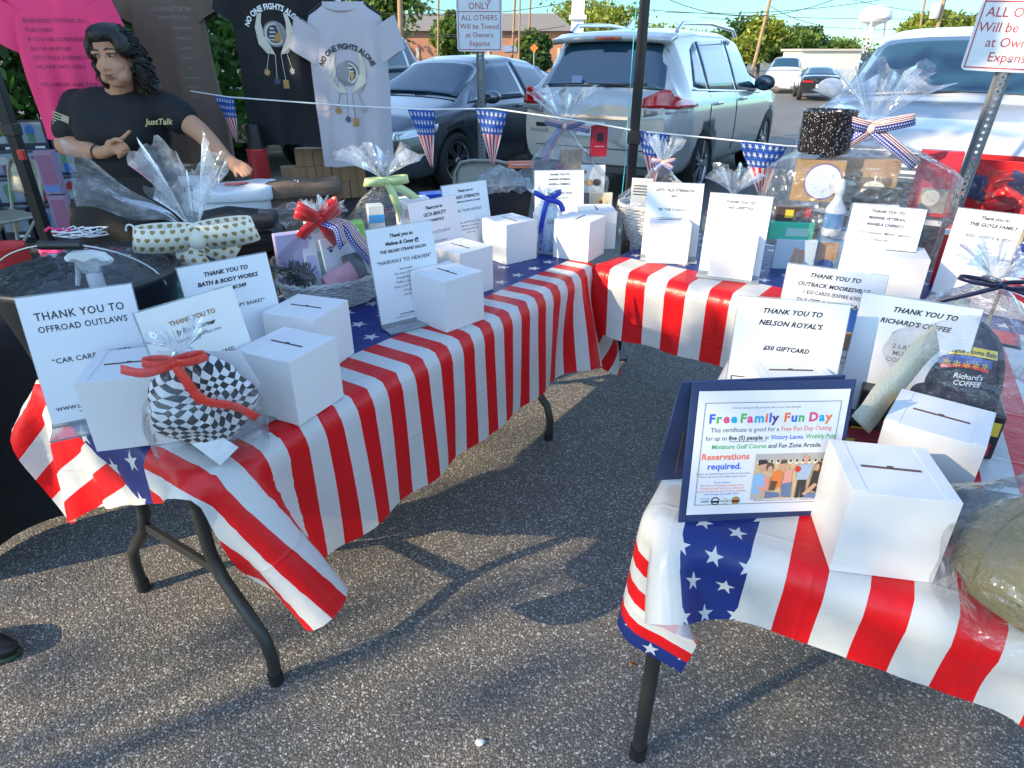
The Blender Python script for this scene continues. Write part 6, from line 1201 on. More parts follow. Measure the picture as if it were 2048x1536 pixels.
def stack(u, v, D, n, d, rz, mat, word, first, grp=None):
    q = at_y(u, v, D); q.z = ZT
    for i in range(n):
        lb = first if i == n - 1 else '%s shirt in the %s stack, %s' % (word.split('|')[0], word.split('|')[1], ['lowest', 'second from the bottom', 'third from the bottom', 'fourth from the bottom'][i])
        def prt(t, dd):
            if i == n - 1 and 'brown' in first:
                mb = MB()
                for k in range(7): mb.box((-.09 + k * .012, -.02 + .01 * (k % 2), dd[2] * 1.05), (.006, .1 - .008 * k, .003))
                mb.box((-.13, -.02, dd[2] * 1.05), (.05, .14, .004), 1); mb.build('print', [WPLA, BLC], t)
            if i == n - 1 and first.startswith('white'):
                mb = MB(); text(mb, "LET'S TALK STRENGTH", .02, Matrix.Translation((0, -.07, dd[2] * 1.06)), 0); mb.box((.0, .03, dd[2] * 1.05), (.1, .05, .003), 1); mb.build('print', [INK, REDS], t)
        folded(lb, q + Vector((.012 * math.sin(i * 2.3), .01 * math.cos(i * 3.1), i * d[2] * .93)), d, ang(rz + 5 * math.sin(i * 1.9)), mat, seed=i + int(u), prt=prt)
stack(480, 420, 3.02, 4, (.34, .27, .05), 18, WT_, 'white|white', 'white printed shirt on top of the white stack under her hand')
stack(610, 420, 3.12, 4, (.34, .27, .05), 22, BRN, 'brown|brown', 'brown printed shirt on top of the brown stack')
stack(470, 480, 2.66, 4, (.36, .26, .036), 20, BLC, 'black bagged|black', 'black bagged shirt on top of the black stack beside the wicker basket')
stack(610, 465, 2.78, 2, (.3, .26, .04), 25, BRN, 'dark brown|low brown', 'dark brown shirt on the low pile behind the wicker basket')
for (u, v, D, lb, sd) in ((480, 452, 2.6, 'clear film over the black stack', 1), (600, 432, 2.72, 'clear film on the low brown pile', 2)):
    q = at_y(u, v, D); mb = MB(); mb.grid(lambda a, c: (-.16 + .32 * a, -.1 + .2 * c, .02 * noise.noise(Vector((a * 7, c * 7, sd)))), 24, 16, sm=False); o = mb.build('clear_film', CELLO); o.location = q + Vector((0, 0, .012)); o.rotation_euler = (ang(12), 0, ang(20)); tag(o, lb, 'film')
# black goods and pink cloths at the left of the goods table
for i, (u, v, D, d, rz, lb) in enumerate([(150, 500, 2.22, (.5, .34, .07), 30, 'heap of black garments at the left of the goods table'), (300, 480, 2.45, (.4, .3, .06), 25, 'black garment pile behind the winged cellophane gift')]):
    q = at_y(u, v, D); q.z = ZT; folded(lb, q, d, ang(rz), BLC, seed=30 + i)
for i, (u, v, D, r, lb) in enumerate([(112, 506, 2.1, .045, 'crumpled hot pink cloth on the black heap'), (226, 503, 2.16, .018, 'small scrap of hot pink cloth right of the spray bottle')]):
    q = at_y(u, v, D); mb = MB(); mb.ell((0, 0, 0), (r, r * .7, r * .55), 0, None, 24, 16); mb.v = [tuple(Vector(p) * (1 + .45 * noise.noise(Vector(p) * 40 + Vector((i * 5, 0, 0))))) for p in mb.v]; o = mb.build('pink_cloth', PINKC); o.location = q; tag(o, lb, 'cloth')
q = at_y(18, 542, 2.15); t = thing('red_bucket', 'red printed paper tub at the far left edge', 'tub', (q.x, q.y, ZT), 0); mb = MB(); mb.lathe([(.085, 0), (.07, .14), (.072, .145), (.066, .14), (.06, .12), (.01, .12)], 30, caps=False); mb.build('tub', col('tub_red', .5, .03, .03, .5), t)
mb = MB()
for k in range(4): mb.tube([((.083 - .0035 * k) * math.cos(a), (.083 - .0035 * k) * math.sin(a), .02 + k * .028) for a in [PI * (1.1 + .8 * i / 20) for i in range(21)]], .002, 4)
mb.build('print_line', col('tub_print', .2, .01, .01, .5), t)
t = thing('wire_tangle', 'tangle of white cables on the black heap', 'cable', at_y(165, 470, 2.5), 0); mb = MB(); rg = random.Random(4)
mb.tube([(.1 * math.cos(i * .9) * rg.uniform(.5, 1), .05 * math.sin(i * 1.3), .01 + .012 * math.sin(i * .7)) for i in range(40)], .003, 5); mb.build('cable', WPLA, t); mb = MB(); mb.tube([(-.14 + .01 * i, .02 * math.sin(i), .015 + .01 * math.sin(i * 1.4)) for i in range(12)], .006, 6); mb.build('pink_cable', PINKC, t)
q = at_y(262, 462, 2.45); mb = MB(); mb.tube([(.018 * math.cos(i * PI / 9), 0, .024 * math.sin(i * PI / 9)) for i in range(-2, 10)], .0035, 6); o = mb.build('white_hook', WPLA); o.location = q; tag(o, 'curved white hook standing on the black garments', 'hook')
# red stack of cups and brown boxes
q = at_y(522, 352, 3.45); q.z = ZT; t = thing('cup_stack', 'tall stack of red cups with dark top beside the black t-shirt', 'cups', q, 0)
zt = at_y(515, 248, 3.45).z - ZT; mb = MB()
mb.lathe([(.052 if k % 2 else .047, zt * .72 * k / 30) for k in range(31)], 26); mb.build('cups', col('cup_red', .36, .012, .02, .3), t); mb = MB(); mb.lathe([(.04, zt * .72), (.036, zt)], 24); mb.build('top_cup', BLKP, t)
n = 0; pos = [(0, 0), (1, 0), (2, 0), (3, 0), (4, 0), (0, 1), (1, 1), (2, 1), (1, 2), (2, 2), (3, 1), (4, 1)]
nm = {0: 'bottom', 1: 'middle', 2: 'top'}; od = ['first', 'second', 'third', 'fourth', 'fifth']
for cx, cz in pos:
    q = at_y(590 + cx * 30, 420, 3.62); s = .088
    item_box('kraft_box', 'small brown box, %s from the left in the %s row by the grey t-shirt hem' % (od[cx], nm[cz]), 'box', Vector((q.x + .006 * math.sin(cz * 3), 3.62 + cx * .03 + .004 * cz, ZT + cz * (s + .001))), (s, s, s), ang(14 + 4 * math.sin(cx * 2 + cz)), KRAFT, lambda t, T, d: flat(t, 'tape', T, rect(0, .044, .012, .087), col('kraft_tape', .3, .17, .08)), group='small brown boxes stacked on the goods table')
q = at_y(378, 360, 3.35); item_box('flag_print_bag', 'white bag with red and blue star print beside her hip', 'bag', (q.x, q.y, ZT), (.2, .1, .17), ang(10), WT_, lambda t, T, d: [flat(t, 'print', T, rect(-.06 + .06 * k, .12, .04, .03), [REDS, NAVY, REDS][k]) for k in range(3)], bev=.02)
# ================================================================ poles, posts, bunting, chairs, rack
def canopy_pole(u0, v0, D, label, w=.04, grip=False):
    p = at_y(u0, v0, D); t = thing('canopy_pole', label, 'pole', (p.x, D, 0), 0)
    mb = MB(); mb.box((0, 0, 1.1), (w, w, 2.1)); mb.box((0, 0, 1.75), (w * .8, w * .8, 1.6)); mb.build('tube', pm('canopy_steel_black', (.014, .014, .016), .35, .3), t, bev=.004)
    mb = MB(); mb.box((0, 0, .006), (.1, .1, .012)); mb.build('foot_plate', BLKP, t)
    mb = MB(); mb.box((0, 0, 1.12), (w + .014, w + .014, .06)); o = mb.build('slider', BLKP, t, bev=.004)
    if grip: mb = MB(); mb.box((w * .55, -w * .5, 1.0), (.03, .025, .05)); mb.build('lock_button', REDS, t, bev=.004)
    return p
pr = canopy_pole(1266, 300, 3.2, 'black canopy leg rising between the back table and the white suv')
pl = canopy_pole(14, 230, 3.55, 'black canopy leg at the far left with a red lock button', .05, True)
t = thing('canopy_rail', 'black canopy rail above the hanging shirts', 'rail', (pl.x, 3.55, 2.02), 0); mb = MB(); d = Vector((pr.x - pl.x, 3.2 - 3.55, 0)); mb.tube([(0, 0, 0), tuple(d)], .016, 8); mb.tube([(0, 0, .3), tuple(d + Vector((0, 0, .3)))], .016, 8); mb.build('rail', pm('canopy_steel_black', (.014, .014, .016), .35, .3), t)
for k in range(8):
    a = d * (k / 8); b = d * ((k + 1) / 8); mb = MB(); mb.tube([tuple(a + Vector((0, 0, .3 * (k % 2)))), tuple(b + Vector((0, 0, .3 * ((k + 1) % 2))))], .009, 6); mb.build('truss_bar', pm('canopy_steel_black', (.014, .014, .016), .35, .3), t)
mb = MB(); mb.tube([tuple(at_y(1275, -20, 3.16)), tuple(at_y(1262, 150, 3.16)), tuple(at_y(1250, 330, 3.14)), tuple(at_y(1242, 410, 3.12))], .0018, 5); o = mb.build('cord', pm('cyan_cord', (.05, .5, .6), .5)); tag(o, 'thin light blue cord hanging along the canopy leg', 'cord')
def perforated_post(u, v, D, label, lean=0.0, w=.046, h=2.1, rz=0):
    p = at_y(u, v, D); t = thing('sign_post', label, 'post', (p.x, D, 0), rz, 'galvanised parking sign posts')
    pitch = .0254; mb = MB(); n = int(h / pitch); r = .0055; hw = .0125
    for i in range(n):
        z = i * pitch; c = z + pitch / 2; o = [(r * math.cos(PI / 4 * k + PI / 8), r * math.sin(PI / 4 * k + PI / 8)) for k in range(8)]
        q = [(hw, .005), (.005, pitch / 2), (-.005, pitch / 2), (-hw, .005), (-hw, -.005), (-.005, -pitch / 2), (.005, -pitch / 2), (hw, -.005)]
        vs = [(x, -.010, c + y) for x, y in o] + [(x, -.010, c + y) for x, y in q] + [(hw, -.01, z), (hw, -.01, z + pitch), (-hw, -.01, z + pitch), (-hw, -.01, z)]
        mb.add(vs, [(k, (k + 1) % 8, 8 + (k + 1) % 8, 8 + k) for k in range(8)] + [(9, 8, 17), (11, 10, 18), (13, 12, 19), (15, 14, 16)])
    for s in (-1, 1):
        mb.add([(s * hw, -.01, 0), (s * w * .42, .014, 0), (s * w * .42, .014, h), (s * hw, -.01, h)], [(0, 1, 2, 3)]); mb.add([(s * w * .42, .014, 0), (s * w * .62, .014, 0), (s * w * .62, .014, h), (s * w * .42, .014, h)], [(0, 1, 2, 3)])
    o = mb.build('channel', pm('galvanised', (.22, .23, .24), .45, .6, var=.2, vs=20), t); o.modifiers.new('t', 'SOLIDIFY').thickness = .0025
    return t
def park_sign(post, z0, w, h, size, rz=0):
    mb = MB(); n = 6; r = .02; pts = []
    for cx, cz, a0 in ((w / 2 - r, h - r, 0), (-w / 2 + r, h - r, 90), (-w / 2 + r, r, 180), (w / 2 - r, r, 270)):
        for k in range(n): a = ang(a0 + 90 * k / (n - 1)); pts.append((cx + r * math.cos(a), cz + r * math.sin(a)))
    mb.prism(pts, -.018, -.016); o = mb.build('parking_sign', pm('sign_white', (.72, .74, .76), .35), post); o.location = (0, 0, z0); o.rotation_euler = (0, 0, rz)
    T = Matrix.Translation((0, -.0192, 0)) @ Matrix.Rotation(PI / 2, 4, 'X'); k = MB(); b = .012
    for (xa, ya, xb, yb) in ((-w / 2 + b, b, w / 2 - b, b), (-w / 2 + b, h - b, w / 2 - b, h - b), (-w / 2 + b, b, -w / 2 + b, h - b), (w / 2 - b, b, w / 2 - b, h - b), (-w / 2 + b, h * .515, w / 2 - b, h * .515)):
        k.box(((xa + xb) / 2, (ya + yb) / 2, 0), (abs(xb - xa) + .004, abs(yb - ya) + .004, .001), 0, T)
    for s_, y, sz in (('Parking', .66, 1.25), ('ONLY', .545, 1.25), ('ALL OTHERS', .405, 1.0), ('Will be Towed', .295, 1.0), ('at Owners', .185, 1.0), ('Expense', .075, 1.0)): text(k, s_, size * sz, T @ Matrix.Translation((0, y * h, 0)), 0, sx=.95)
    k.build('red_lettering', pm('sign_red', (.45, .03, .05), .4), o)
    k = MB()
    for zz in (.04, h - .04): k.lathe([(.007, 0), (.007, .003), (.004, .005)], 10, 0, Matrix.Translation((0, -.019, zz)) @ Matrix.Rotation(PI / 2, 4, 'X'))
    k.build('bolt', STEEL, o)
ps = perforated_post(964, 300, 5.0, 'galvanised post with a parking sign between the sedan and the white suv', h=2.0); b = at_y(963, 103, 5.0); park_sign(ps, b.z, .305, .46, .045)
ps = perforated_post(1925, 300, 2.85, 'leaning galvanised post with a parking sign at the right edge', h=2.0, rz=ang(-24)); ps.rotation_euler[1] = ang(2.5); b = at_y(1962, 143, 2.85); park_sign(ps, b.z, .305, .46, .047, ang(-3))
# ---- bunting
PM = pennant_mat()
t = thing('flag_bunting', 'string of stars and stripes pennants hung behind the tables', 'bunting', (0, 0, 0))
bp = [at_y(380, 182, 3.55), at_y(455, 194, 3.5), at_y(700, 212, 3.4), at_y(845, 219, 3.35), at_y(985, 217, 3.3), at_y(1150, 240, 3.25), at_y(1275, 262, 3.2), at_y(1420, 276, 3.1), at_y(1575, 292, 3.0), at_y(1900, 306, 2.84)]
q = []
for i in range(len(bp) - 1): q += [bp[i].lerp(bp[i + 1], k / 4) for k in range(4)]
q.append(bp[-1]); mb = MB(); strip(mb, q, .0065, Vector((0, 0, 1))); o = mb.build('tape', WPLA, t); o.modifiers.new('t', 'SOLIDIFY').thickness = .001
for (ul, vl, ur, vr, ub, vb, D) in ((428, 193, 468, 197, 476, 286, 3.5), (815, 219, 870, 221, 864, 334, 3.35), (950, 217, 1016, 224, 985, 330, 3.3), (1276, 261, 1340, 269, 1305, 372, 3.18), (1479, 283, 1575, 291, 1522, 398, 3.03)):
    L_, R_, B_ = at_y(ul, vl, D), at_y(ur, vr, D), at_y(ub, vb, D - .01); mb = MB()
    def fn(a, c): p = (L_.lerp(R_, a)).lerp(B_ + (R_ - L_) * (a - .5) * .08, c); return (p.x, p.y + .008 * math.sin(5 * c + 6 * a), p.z)
    mb.grid(fn, 10, 16); mb.uv = [(a / 10, c / 16) for a in range(11) for c in range(17)]; o = mb.build('pennant', PM, t); o.modifiers.new('t', 'SOLIDIFY').thickness = .0006
# ---- folding chairs
CH = pm('chair_tan', (.3, .29, .24), .4, .2, var=.04)
def chair(label, p, rz):
    t = thing('folding_chair', label, 'chair', p, rz, 'tan metal folding chairs'); w = .21
    mb = MB(); pts = [(-w, .02, .0), (-w, -.05, .45), (-w, -.11, .72), (-w * .8, -.125, .79), (-w * .4, -.13, .805), (w * .4, -.13, .805), (w * .8, -.125, .79), (w, -.11, .72), (w, -.05, .45), (w, .02, 0)]; mb.tube(pts, .012, 8); mb.build('front_frame', CH, t)
    mb = MB(); mb.grid(lambda a, c: ((w - .012) * (2 * a - 1) * (1 - .1 * max(0, c - .6)), -.075 - .055 * c - .03 * (1 - (2 * a - 1) ** 2), .56 + .225 * c - .02 * abs(2 * a - 1) ** 3 * c), 14, 8); o = mb.build('backrest', CH, t); o.modifiers.new('t', 'SOLIDIFY').thickness = .006
    mb = MB(); mb.box((0, .14, .435), (.38, .38, .025)); mb.build('seat', CH, t, bev=.012)
    for s in (-1, 1): mb = MB(); mb.tube([(s * (w - .025), -.03, .45), (s * (w - .025), .38, 0)], .011, 8); mb.build('rear_leg', CH, t)
    for z, y in ((.18, -.01), ): mb = MB(); mb.tube([(-w, y, z), (w, y, z)], .009, 6); mb.build('crossbar', CH, t)
    return t
q = at_z(5, 322, .80); chair('tan folding chair at the far left edge beside the goods table', (q.x, q.y, 0), ang(150))
q = at_z(962, 329, .80); chair('tan folding chair behind the left table by the sedan wheel', (q.x, q.y, 0), ang(172))
# ---- display rack of boxed figures
R0 = at_y(40, 300, 5.6); rk = thing('display_rack', 'black stepped rack of boxed figures behind the chair at left', 'rack', (R0.x, 5.6, 0), ang(18))
tiers = [(300, 5.75), (362, 5.5), (418, 5.25), (478, 5.0)]; zs = [at_y(40, v, D).z for v, D in tiers]
mb = MB()
for z, (v, D) in zip(zs, tiers): mb.box((0, D - 5.6, z - .012), (1.1, .17, .02))
mb.build('shelf', BLKP, rk)
for s in (-1, 1): mb = MB(); mb.tube([(s * .52, -.5, 0), (s * .52, .2, zs[0])], .014, 6); mb.build('frame', BLKP, rk)
WIN = pm('figure_window', (.2, .26, .34), .12, coat=1); BOXD = col('figure_box_dark', .03, .03, .05, .3); cols_ = [(.35, .2, .08), (.3, .03, .03), (.02, .12, .4), (.4, .4, .42), (.2, .05, .15), (.08, .2, .1)]
rg = random.Random(8); words = ['wide', 'bright', 'dim', 'plain']
for r, (z, (v, D)) in enumerate(zip(zs, tiers)):
    for k in range(5):
        x = -.34 + k * .215
        M = Matrix.Rotation(ang(18), 3, 'Z') @ Vector((x + .05 * r, D - 5.6, 0)); c = cols_[(k + r * 2) % 6]
        b = item_box('figure_box', 'boxed figure, %s from the left on the %s shelf of the black rack' % (od[k], ['top', 'second', 'third', 'lowest'][r]), 'box', (R0.x + M.x, 5.6 + M.y, z), (.195, .1, .235), ang(18), BOXD,
            lambda t, T, d, c=c, k=k, r=r: (flat(t, 'window', T, rect(0, .14, .165, .16), WIN), flat(t, 'figure', T, disc(-.01, .155, .035, 12, .045), pm('figure_%d' % ((k + r * 2) % 6), c, .5), .0014), flat(t, 'figure', T, rect(-.01, .1, .05, .07), pm('figure_b%d' % ((k * 2 + r) % 6), cols_[(k * 2 + r + 1) % 6], .5), .0014), flat(t, 'name_strip', T, rect(.03, .025, .07, .018), WPLA)), group='boxed figures on the black rack')
q = at_y(140, 470, 4.1)
for i in range(2): item_box('pink_figure_box', 'pinkish boxed set, %s of two by her hip' % ['lower', 'upper'][i], 'box', (q.x + i * .0, q.y, q.z + i * .26), (.10, .06, .25), ang(8), col('pink_blister', .3, .2, .3), lambda t, T, d: (flat(t, 'window', T, rect(0, .14, .08, .17), col('plum', .28, .1, .2)), flat(t, 'blue_strip', T, rect(0, .03, .09, .04), col('strip_blue', .1, .2, .5))))
t = thing('crate', 'dark crate carrying the pinkish boxed sets', 'crate', (q.x, q.y, 0), ang(8)); mb = MB(); mb.box((0, 0, q.z / 2 - .002), (.3, .22, q.z - .004)); mb.build('crate', BLKP, t, bev=.01)
# ---- on the ground
q = at_z(6, 1312, 0); t = thing('shoe', 'tip of a black shoe at the lower left edge', 'shoe', (q.x - .1, q.y, 0), 0); mb = MB(); mb.ell((0, 0, .045), (.15, .05, .05), 0, None, 24, 14); mb.v = [(x, y, max(z, .012) * (1 - .35 * max(0, x) / .15)) for x, y, z in mb.v]; mb.build('upper', BLKP, t); mb = MB(); mb.ell((0, 0, .008), (.155, .054, .016)); mb.build('sole', col('sole_green', .02, .04, .015), t)
q = at_z(960, 1487, 0); mb = MB(); mb.ell((0, 0, .004), (.011, .009, .006)); mb.v = [tuple(Vector(p) * (1 + .3 * noise.noise(Vector(p) * 200))) for p in mb.v]; o = mb.build('pebble', WPLA); o.location = q; tag(o, 'small white stone on the asphalt at the bottom of the photo', 'stone')
q = at_z(1266, 1330, 0); mb = MB(); mb.grid(lambda a, c: ((.024) * (a - .5), .018 * (c - .5) * math.sin(PI * min(.98, a + .02)), .006 + .006 * math.sin(4 * a + 3 * c)), 6, 6); o = mb.build('dry_leaf', col('dry_leaf', .25, .09, .03, .8)); o.location = q; o.modifiers.new('t', 'SOLIDIFY').thickness = .0006; tag(o, 'small brown leaf on the asphalt beside the near table leg', 'leaf')
# ================================================================ hanging shirts
def tshirt(label, u, v, D, mat, aw=.2, ln=.78, rz=0, prt=None, seed=0, sleeve=1.0, flare=1.0, lean=0.0):
    p = at_y(u, v, D); t = thing('hanging_shirt', label, 'shirt', (p.x, D, p.z), rz, 't-shirts hung from the canopy rail')
    zz = np.array([-ln, -ln * .8, -ln * .55, -.3, -.24, -.1, -.055, -.025, 0]); aa = np.array([aw * flare, aw * flare * .99, aw * 1.0, aw, aw, aw, aw * .9, aw * .62, .088]); bb = np.array([.06, .058, .055, .05, .05, .045, .04, .034, .03])
    def A(z): return float(np.interp(z, zz, aa))
    def fold(x, z): k = min(1, -z / ln * 1.3); return k * (.014 * math.sin(x * 34 + seed + z * 2) + .010 * math.sin(x * 61 + seed * 2 - z * 4)) + .01 * noise.noise(Vector((x * 6 + seed, z * 6, 0)))
    def surf(x, z, s=-1): a = A(z); b = float(np.interp(z, zz, bb)); return s * b * (1 - min(.999, abs(x / a)) ** 2.4) ** .42 + fold(x, z) + lean * z
    zs = list(np.linspace(-ln, -.3, 12)) + [-.24, -.17, -.1, -.055, -.035, -.018, 0]; m = 30; rings = []
    for z in zs:
        a = A(z); xs = [-a * math.cos(PI * i / m) for i in range(m + 1)]; w = .006 * math.sin(xs[0] * 9 + seed) if z == -ln else 0
        rings.append([(x, surf(x, z), z + (.008 * math.sin(x * 17 + seed) if z < -ln + .01 else 0)) for x in xs] + [(x, surf(x, z, 1), z) for x in xs[::-1][1:-1]])
    mb = MB(); mb.loft(rings, caps=False); mb.build('shirt_body', mat, t)
    for s in (-1, 1):
        a0 = aw * .82; R = []
        for i in range(7):
            q = i / 6; c = Vector((s * (a0 + (.055 * sleeve) * q), lean * -.1 - .004, -.10 - .15 * q * sleeve)); dr = Vector((s * .62, 0, -.78)); nn = Vector((s * .86, 0, .5)); r = .098 - .012 * q
            R.append([tuple(c + nn * (r * math.cos(2 * PI * k / 24)) + Vector((0, (.036 - .004 * q) * math.sin(2 * PI * k / 24) + .006 * math.sin(k * 1.1 + seed) * q, 0))) for k in range(24)])
        mb = MB(); mb.loft(R, caps=False); mb.build('sleeve', mat, t)
    mb = MB(); mb.tube([(.09 * math.cos(2 * PI * k / 30), .034 * math.sin(2 * PI * k / 30) - .004, -.012 + .03 * (-math.sin(2 * PI * k / 30)) * -.9 if False else -.004 - .03 * max(0, -math.sin(2 * PI * k / 30))) for k in range(30)], .009, 6, closed=True); mb.build('collar', mat, t)
    mb = MB(); mb.tube([(-.17, .0, -.05), (-.08, 0, .01), (0, 0, .03), (.08, 0, .01), (.17, 0, -.05)], .006, 6); mb.tube([(0, 0, .03), (.0, 0, max(.06, 2.02 - p.z - .03)), (.02, 0, max(.08, 2.04 - p.z - .01)), (.035, 0, max(.06, 2.02 - p.z - .03))], .0025, 5); mb.build('hanger', BLKP, t)
    if prt:
        k = MB(); mats = prt(k); k.v = [(x, surf(x, z) - .0035 + y, z) for x, z, y in [(q[0], q[1], -q[2]) for q in k.v]]; k.build('print', mats, t)
    return t
def emblem(ink, flip=1.0):
    def f(k):
        I = Matrix.Translation((0, 0, 0)); cx, cz = .0, -.30
        text(k, 'NO ONE FIGHTS ALONE', .034, Matrix.Translation((cx, cz + .105, 0)), 0, bold=.0012, sx=.78, arc=.13)
        for s in (-1, 1):
            k.add([(cx + s * x, cz + z, .0) for x, z in [(.012, -.085), (.05, -.08), (.082, -.04), (.088, .03), (.07, .085), (.05, .09), (.058, .05), (.052, .0), (.03, -.045)]], [(0, 1, 2, 8), (2, 3, 6, 7), (2, 7, 8), (3, 4, 5, 6)], 1)
            for j in range(4): k.add([(cx + s * (.03 + .016 * j), cz - .08 + .02 * j, .0004), (cx + s * (.04 + .016 * j), cz - .072 + .02 * j, .0004), (cx + s * (.034 + .012 * j), cz - .035 + .018 * j, .0004)], [(0, 1, 2)], 5)
        k.add([(cx + .055 * math.cos(2 * PI * i / 28), cz + .002 + .055 * math.sin(2 * PI * i / 28), .0006) for i in range(28)], [tuple(range(28))], 2)
        k.add([(cx + .047 * math.cos(2 * PI * i / 28), cz + .002 + .047 * math.sin(2 * PI * i / 28), .0010) for i in range(28)], [tuple(range(28))], 1)
        k.add([(cx + .038 * math.cos(2 * PI * i / 28), cz + .002 + .038 * math.sin(2 * PI * i / 28), .0014) for i in range(28)], [tuple(range(28))], 3)
        for j in range(4): k.add([(cx - .03 + .004 * j, cz - .026 + .016 * j, .0018), (cx + .033 - .003 * j, cz - .026 + .016 * j, .0018), (cx + .033 - .003 * j, cz - .019 + .016 * j, .0018), (cx - .03 + .004 * j, cz - .019 + .016 * j, .0018)], [(0, 1, 2, 3)], 1)
        k.add([(cx + x, cz + z, .0022) for x, z in [(-.01, -.03), (.022, -.03), (.03, .0), (.015, .01), (.0, -.005)]], [(0, 1, 2, 3, 4)], 4)
        for j, (x, z) in enumerate([(-.062, -.15), (-.018, -.19), (.018, -.20), (.06, -.145)]):
            k.add([(cx + x * .7 - .0008, cz - .085, 0), (cx + x * .7 + .0008, cz - .085, 0), (cx + x + .0008, cz + z, 0), (cx + x - .0008, cz + z, 0)], [(0, 1, 2, 3)], 0)
            if j == 2: k.add([(cx + x - .013, cz + z - .034, .0004), (cx + x + .013, cz + z - .034, .0004), (cx + x + .013, cz + z + .004, .0004), (cx + x - .013, cz + z + .004, .0004)], [(0, 1, 2, 3)], 4)
            else: k.add([(cx + x + (.018 if i % 2 else .011) * math.cos(2 * PI * i / 14), cz + z - .012 + (.018 if i % 2 else .011) * math.sin(2 * PI * i / 14), .0004) for i in range(14)], [tuple(range(14))], [4, 3, 4, 5][j])
        return [ink, col('emblem_cream', .55, .5, .42), col('emblem_line', .2, .2, .22), col('emblem_navy', .03, .04, .09), col('emblem_gold', .4, .22, .07), col('emblem_grey', .35, .34, .33)]
    return f
tshirt('grey t-shirt with no one fights alone emblem, nearest the sedan', 686, 4, 3.50, GRC, .185, .725, ang(0), emblem(INK), 1, .9, .98)
tshirt('black t-shirt with no one fights alone emblem between the grey and brown ones', 535, -78, 3.56, BLC, .205, .80, ang(2), emblem(WPLA), 2, .9, 1.05)
def brown_print(k):
    text(k, 'USA NON STOP INC.', .03, Matrix.Translation((.06, -.2, 0)), 0, sx=.8); text(k, 'SUPPORTED BY', .022, Matrix.Translation((.06, -.235, 0)), 0)
    for i in range(8): text(k, ['SPONSORS', 'FRIENDS', 'FAMILY', 'HEROES', 'ALL', 'VETERANS', 'MEDICS', 'FIRST'][i], .016, Matrix.Translation((.1, -.28 - .045 * i, 0)), 0)
    return [col('print_dim', .28, .24, .22)]
tshirt('taupe brown t-shirt hanging behind the woman', 312, -70, 3.78, DBR, .195, .93, ang(-6), brown_print, 3, .9, 1.12)
def pink_print(k):
    for i, s_ in enumerate(['BUSINESSES STRONG BY...', 'THIS SHIRT', 'IF YOU SEE SOMEONE...', 'SAY HI AND ASK', "LET'S TALK STRENGTH...", 'WE ARE WITH YOU', '', 'YOU MIGHT SAVE ONE']): 
        if s_: text(k, s_, .024, Matrix.Translation((-.13, -.17 - .038 * i, 0)), 0, align='LEFT')
    text(k, 'www.letstalkstrength.org', .018, Matrix.Translation((.04, -.52, 0)), 0); return [col('print_plum', .2, .02, .06)]
tshirt('hot pink t-shirt with dark lettering at far left', 92, -40, 3.45, PINKC, .20, .68, ang(10), pink_print, 4, 1.15, .95)
# ================================================================ the woman behind the goods table
HP = at_y(228, 116, 3.15); woman = thing('person', 'dark haired woman in black t-shirt reaching towards the folded shirts, looking left', 'person', (HP.x, 3.22, 0))
W = lambda u, v, D: at_y(u, v, D) - Vector((HP.x, 3.22, 0))
hc = W(230, 116, 3.15); HR = Matrix.Translation(hc) @ Matrix.Rotation(ang(-1), 4, 'Z') @ Matrix.Rotation(ang(4), 4, 'X') @ Matrix.Rotation(ang(-3), 4, 'Y')
def hp(x, y, z): return HR @ Vector((x, y, z))
body = MB()
def H(c, r, nu=20, nv=14): body.ell(c, r, 0, HR, nu, nv)
H((0, .012, .03), (.074, .092, .092)); H((0, -.018, -.035), (.062, .066, .082)); H((0, -.05, -.088), (.03, .028, .024)); H((0, -.062, -.03), (.05, .028, .05))
for s in (-1, 1): H((s * .036, -.056, -.028), (.023, .021, .022)); H((s * .074, .01, -.012), (.012, .022, .032)); H((s * .03, -.072, .028), (.026, .014, .011)); H((s * .0105, -.089, -.034), (.009, .009, .008)); H((s * .03, -.05, -.07), (.028, .028, .026))
body.cap(hp(0, -.078, .016), hp(0, -.092, -.026), .0085, .0115); H((0, -.078, -.062), (.024, .016, .016)); H((0, -.012, .065), (.06, .07, .05))
sR, sL = W(158, 212, 3.30), W(338, 218, 3.24); nk = W(246, 192, 3.24); ch = W(246, 262, 3.24); wa = W(250, 335, 3.26); hpv = W(252, 420, 3.27)
body.cap(hp(0, .03, -.05), nk, .052, .062); body.cap(nk, ch, .075, .10); body.cap(ch + Vector((-.09, 0.01, 0)), ch + Vector((.09, 0.01, 0)), .095, .095); body.cap(ch, wa, .10, .11); body.cap(wa, hpv, .11, .13); body.cap(nk, sR, .05, .055); body.cap(nk, sL, .05, .055)
eR, wR = W(132, 290, 3.22), W(203, 306, 3.03); body.cap(sR, eR, .056, .048); body.cap(eR, eR.lerp(wR, .35), .048, .046); body.cap(eR.lerp(wR, .35), wR, .046, .027)
eL, wL = W(398, 262, 3.17), W(455, 318, 3.06); body.cap(sL, eL, .054, .044); body.cap(eL, eL.lerp(wL, .35), .044, .041); body.cap(eL.lerp(wL, .35), wL, .041, .025)
def chain(pts, r0, r1):
    n = len(pts) - 1
    for i in range(n): body.cap(pts[i], pts[i + 1], r0 + (r1 - r0) * i / n, r0 + (r1 - r0) * (i + 1) / n, 10)
pR = W(228, 297, 2.99); body.cap(wR, pR, .027, .026); body.cap(W(222, 290, 2.99), W(236, 300, 2.98), .024, .022)
chain([W(232, 286, 2.98), W(246, 276, 2.965), W(252, 270, 2.96), W(259, 263, 2.955)], .0105, .0075)
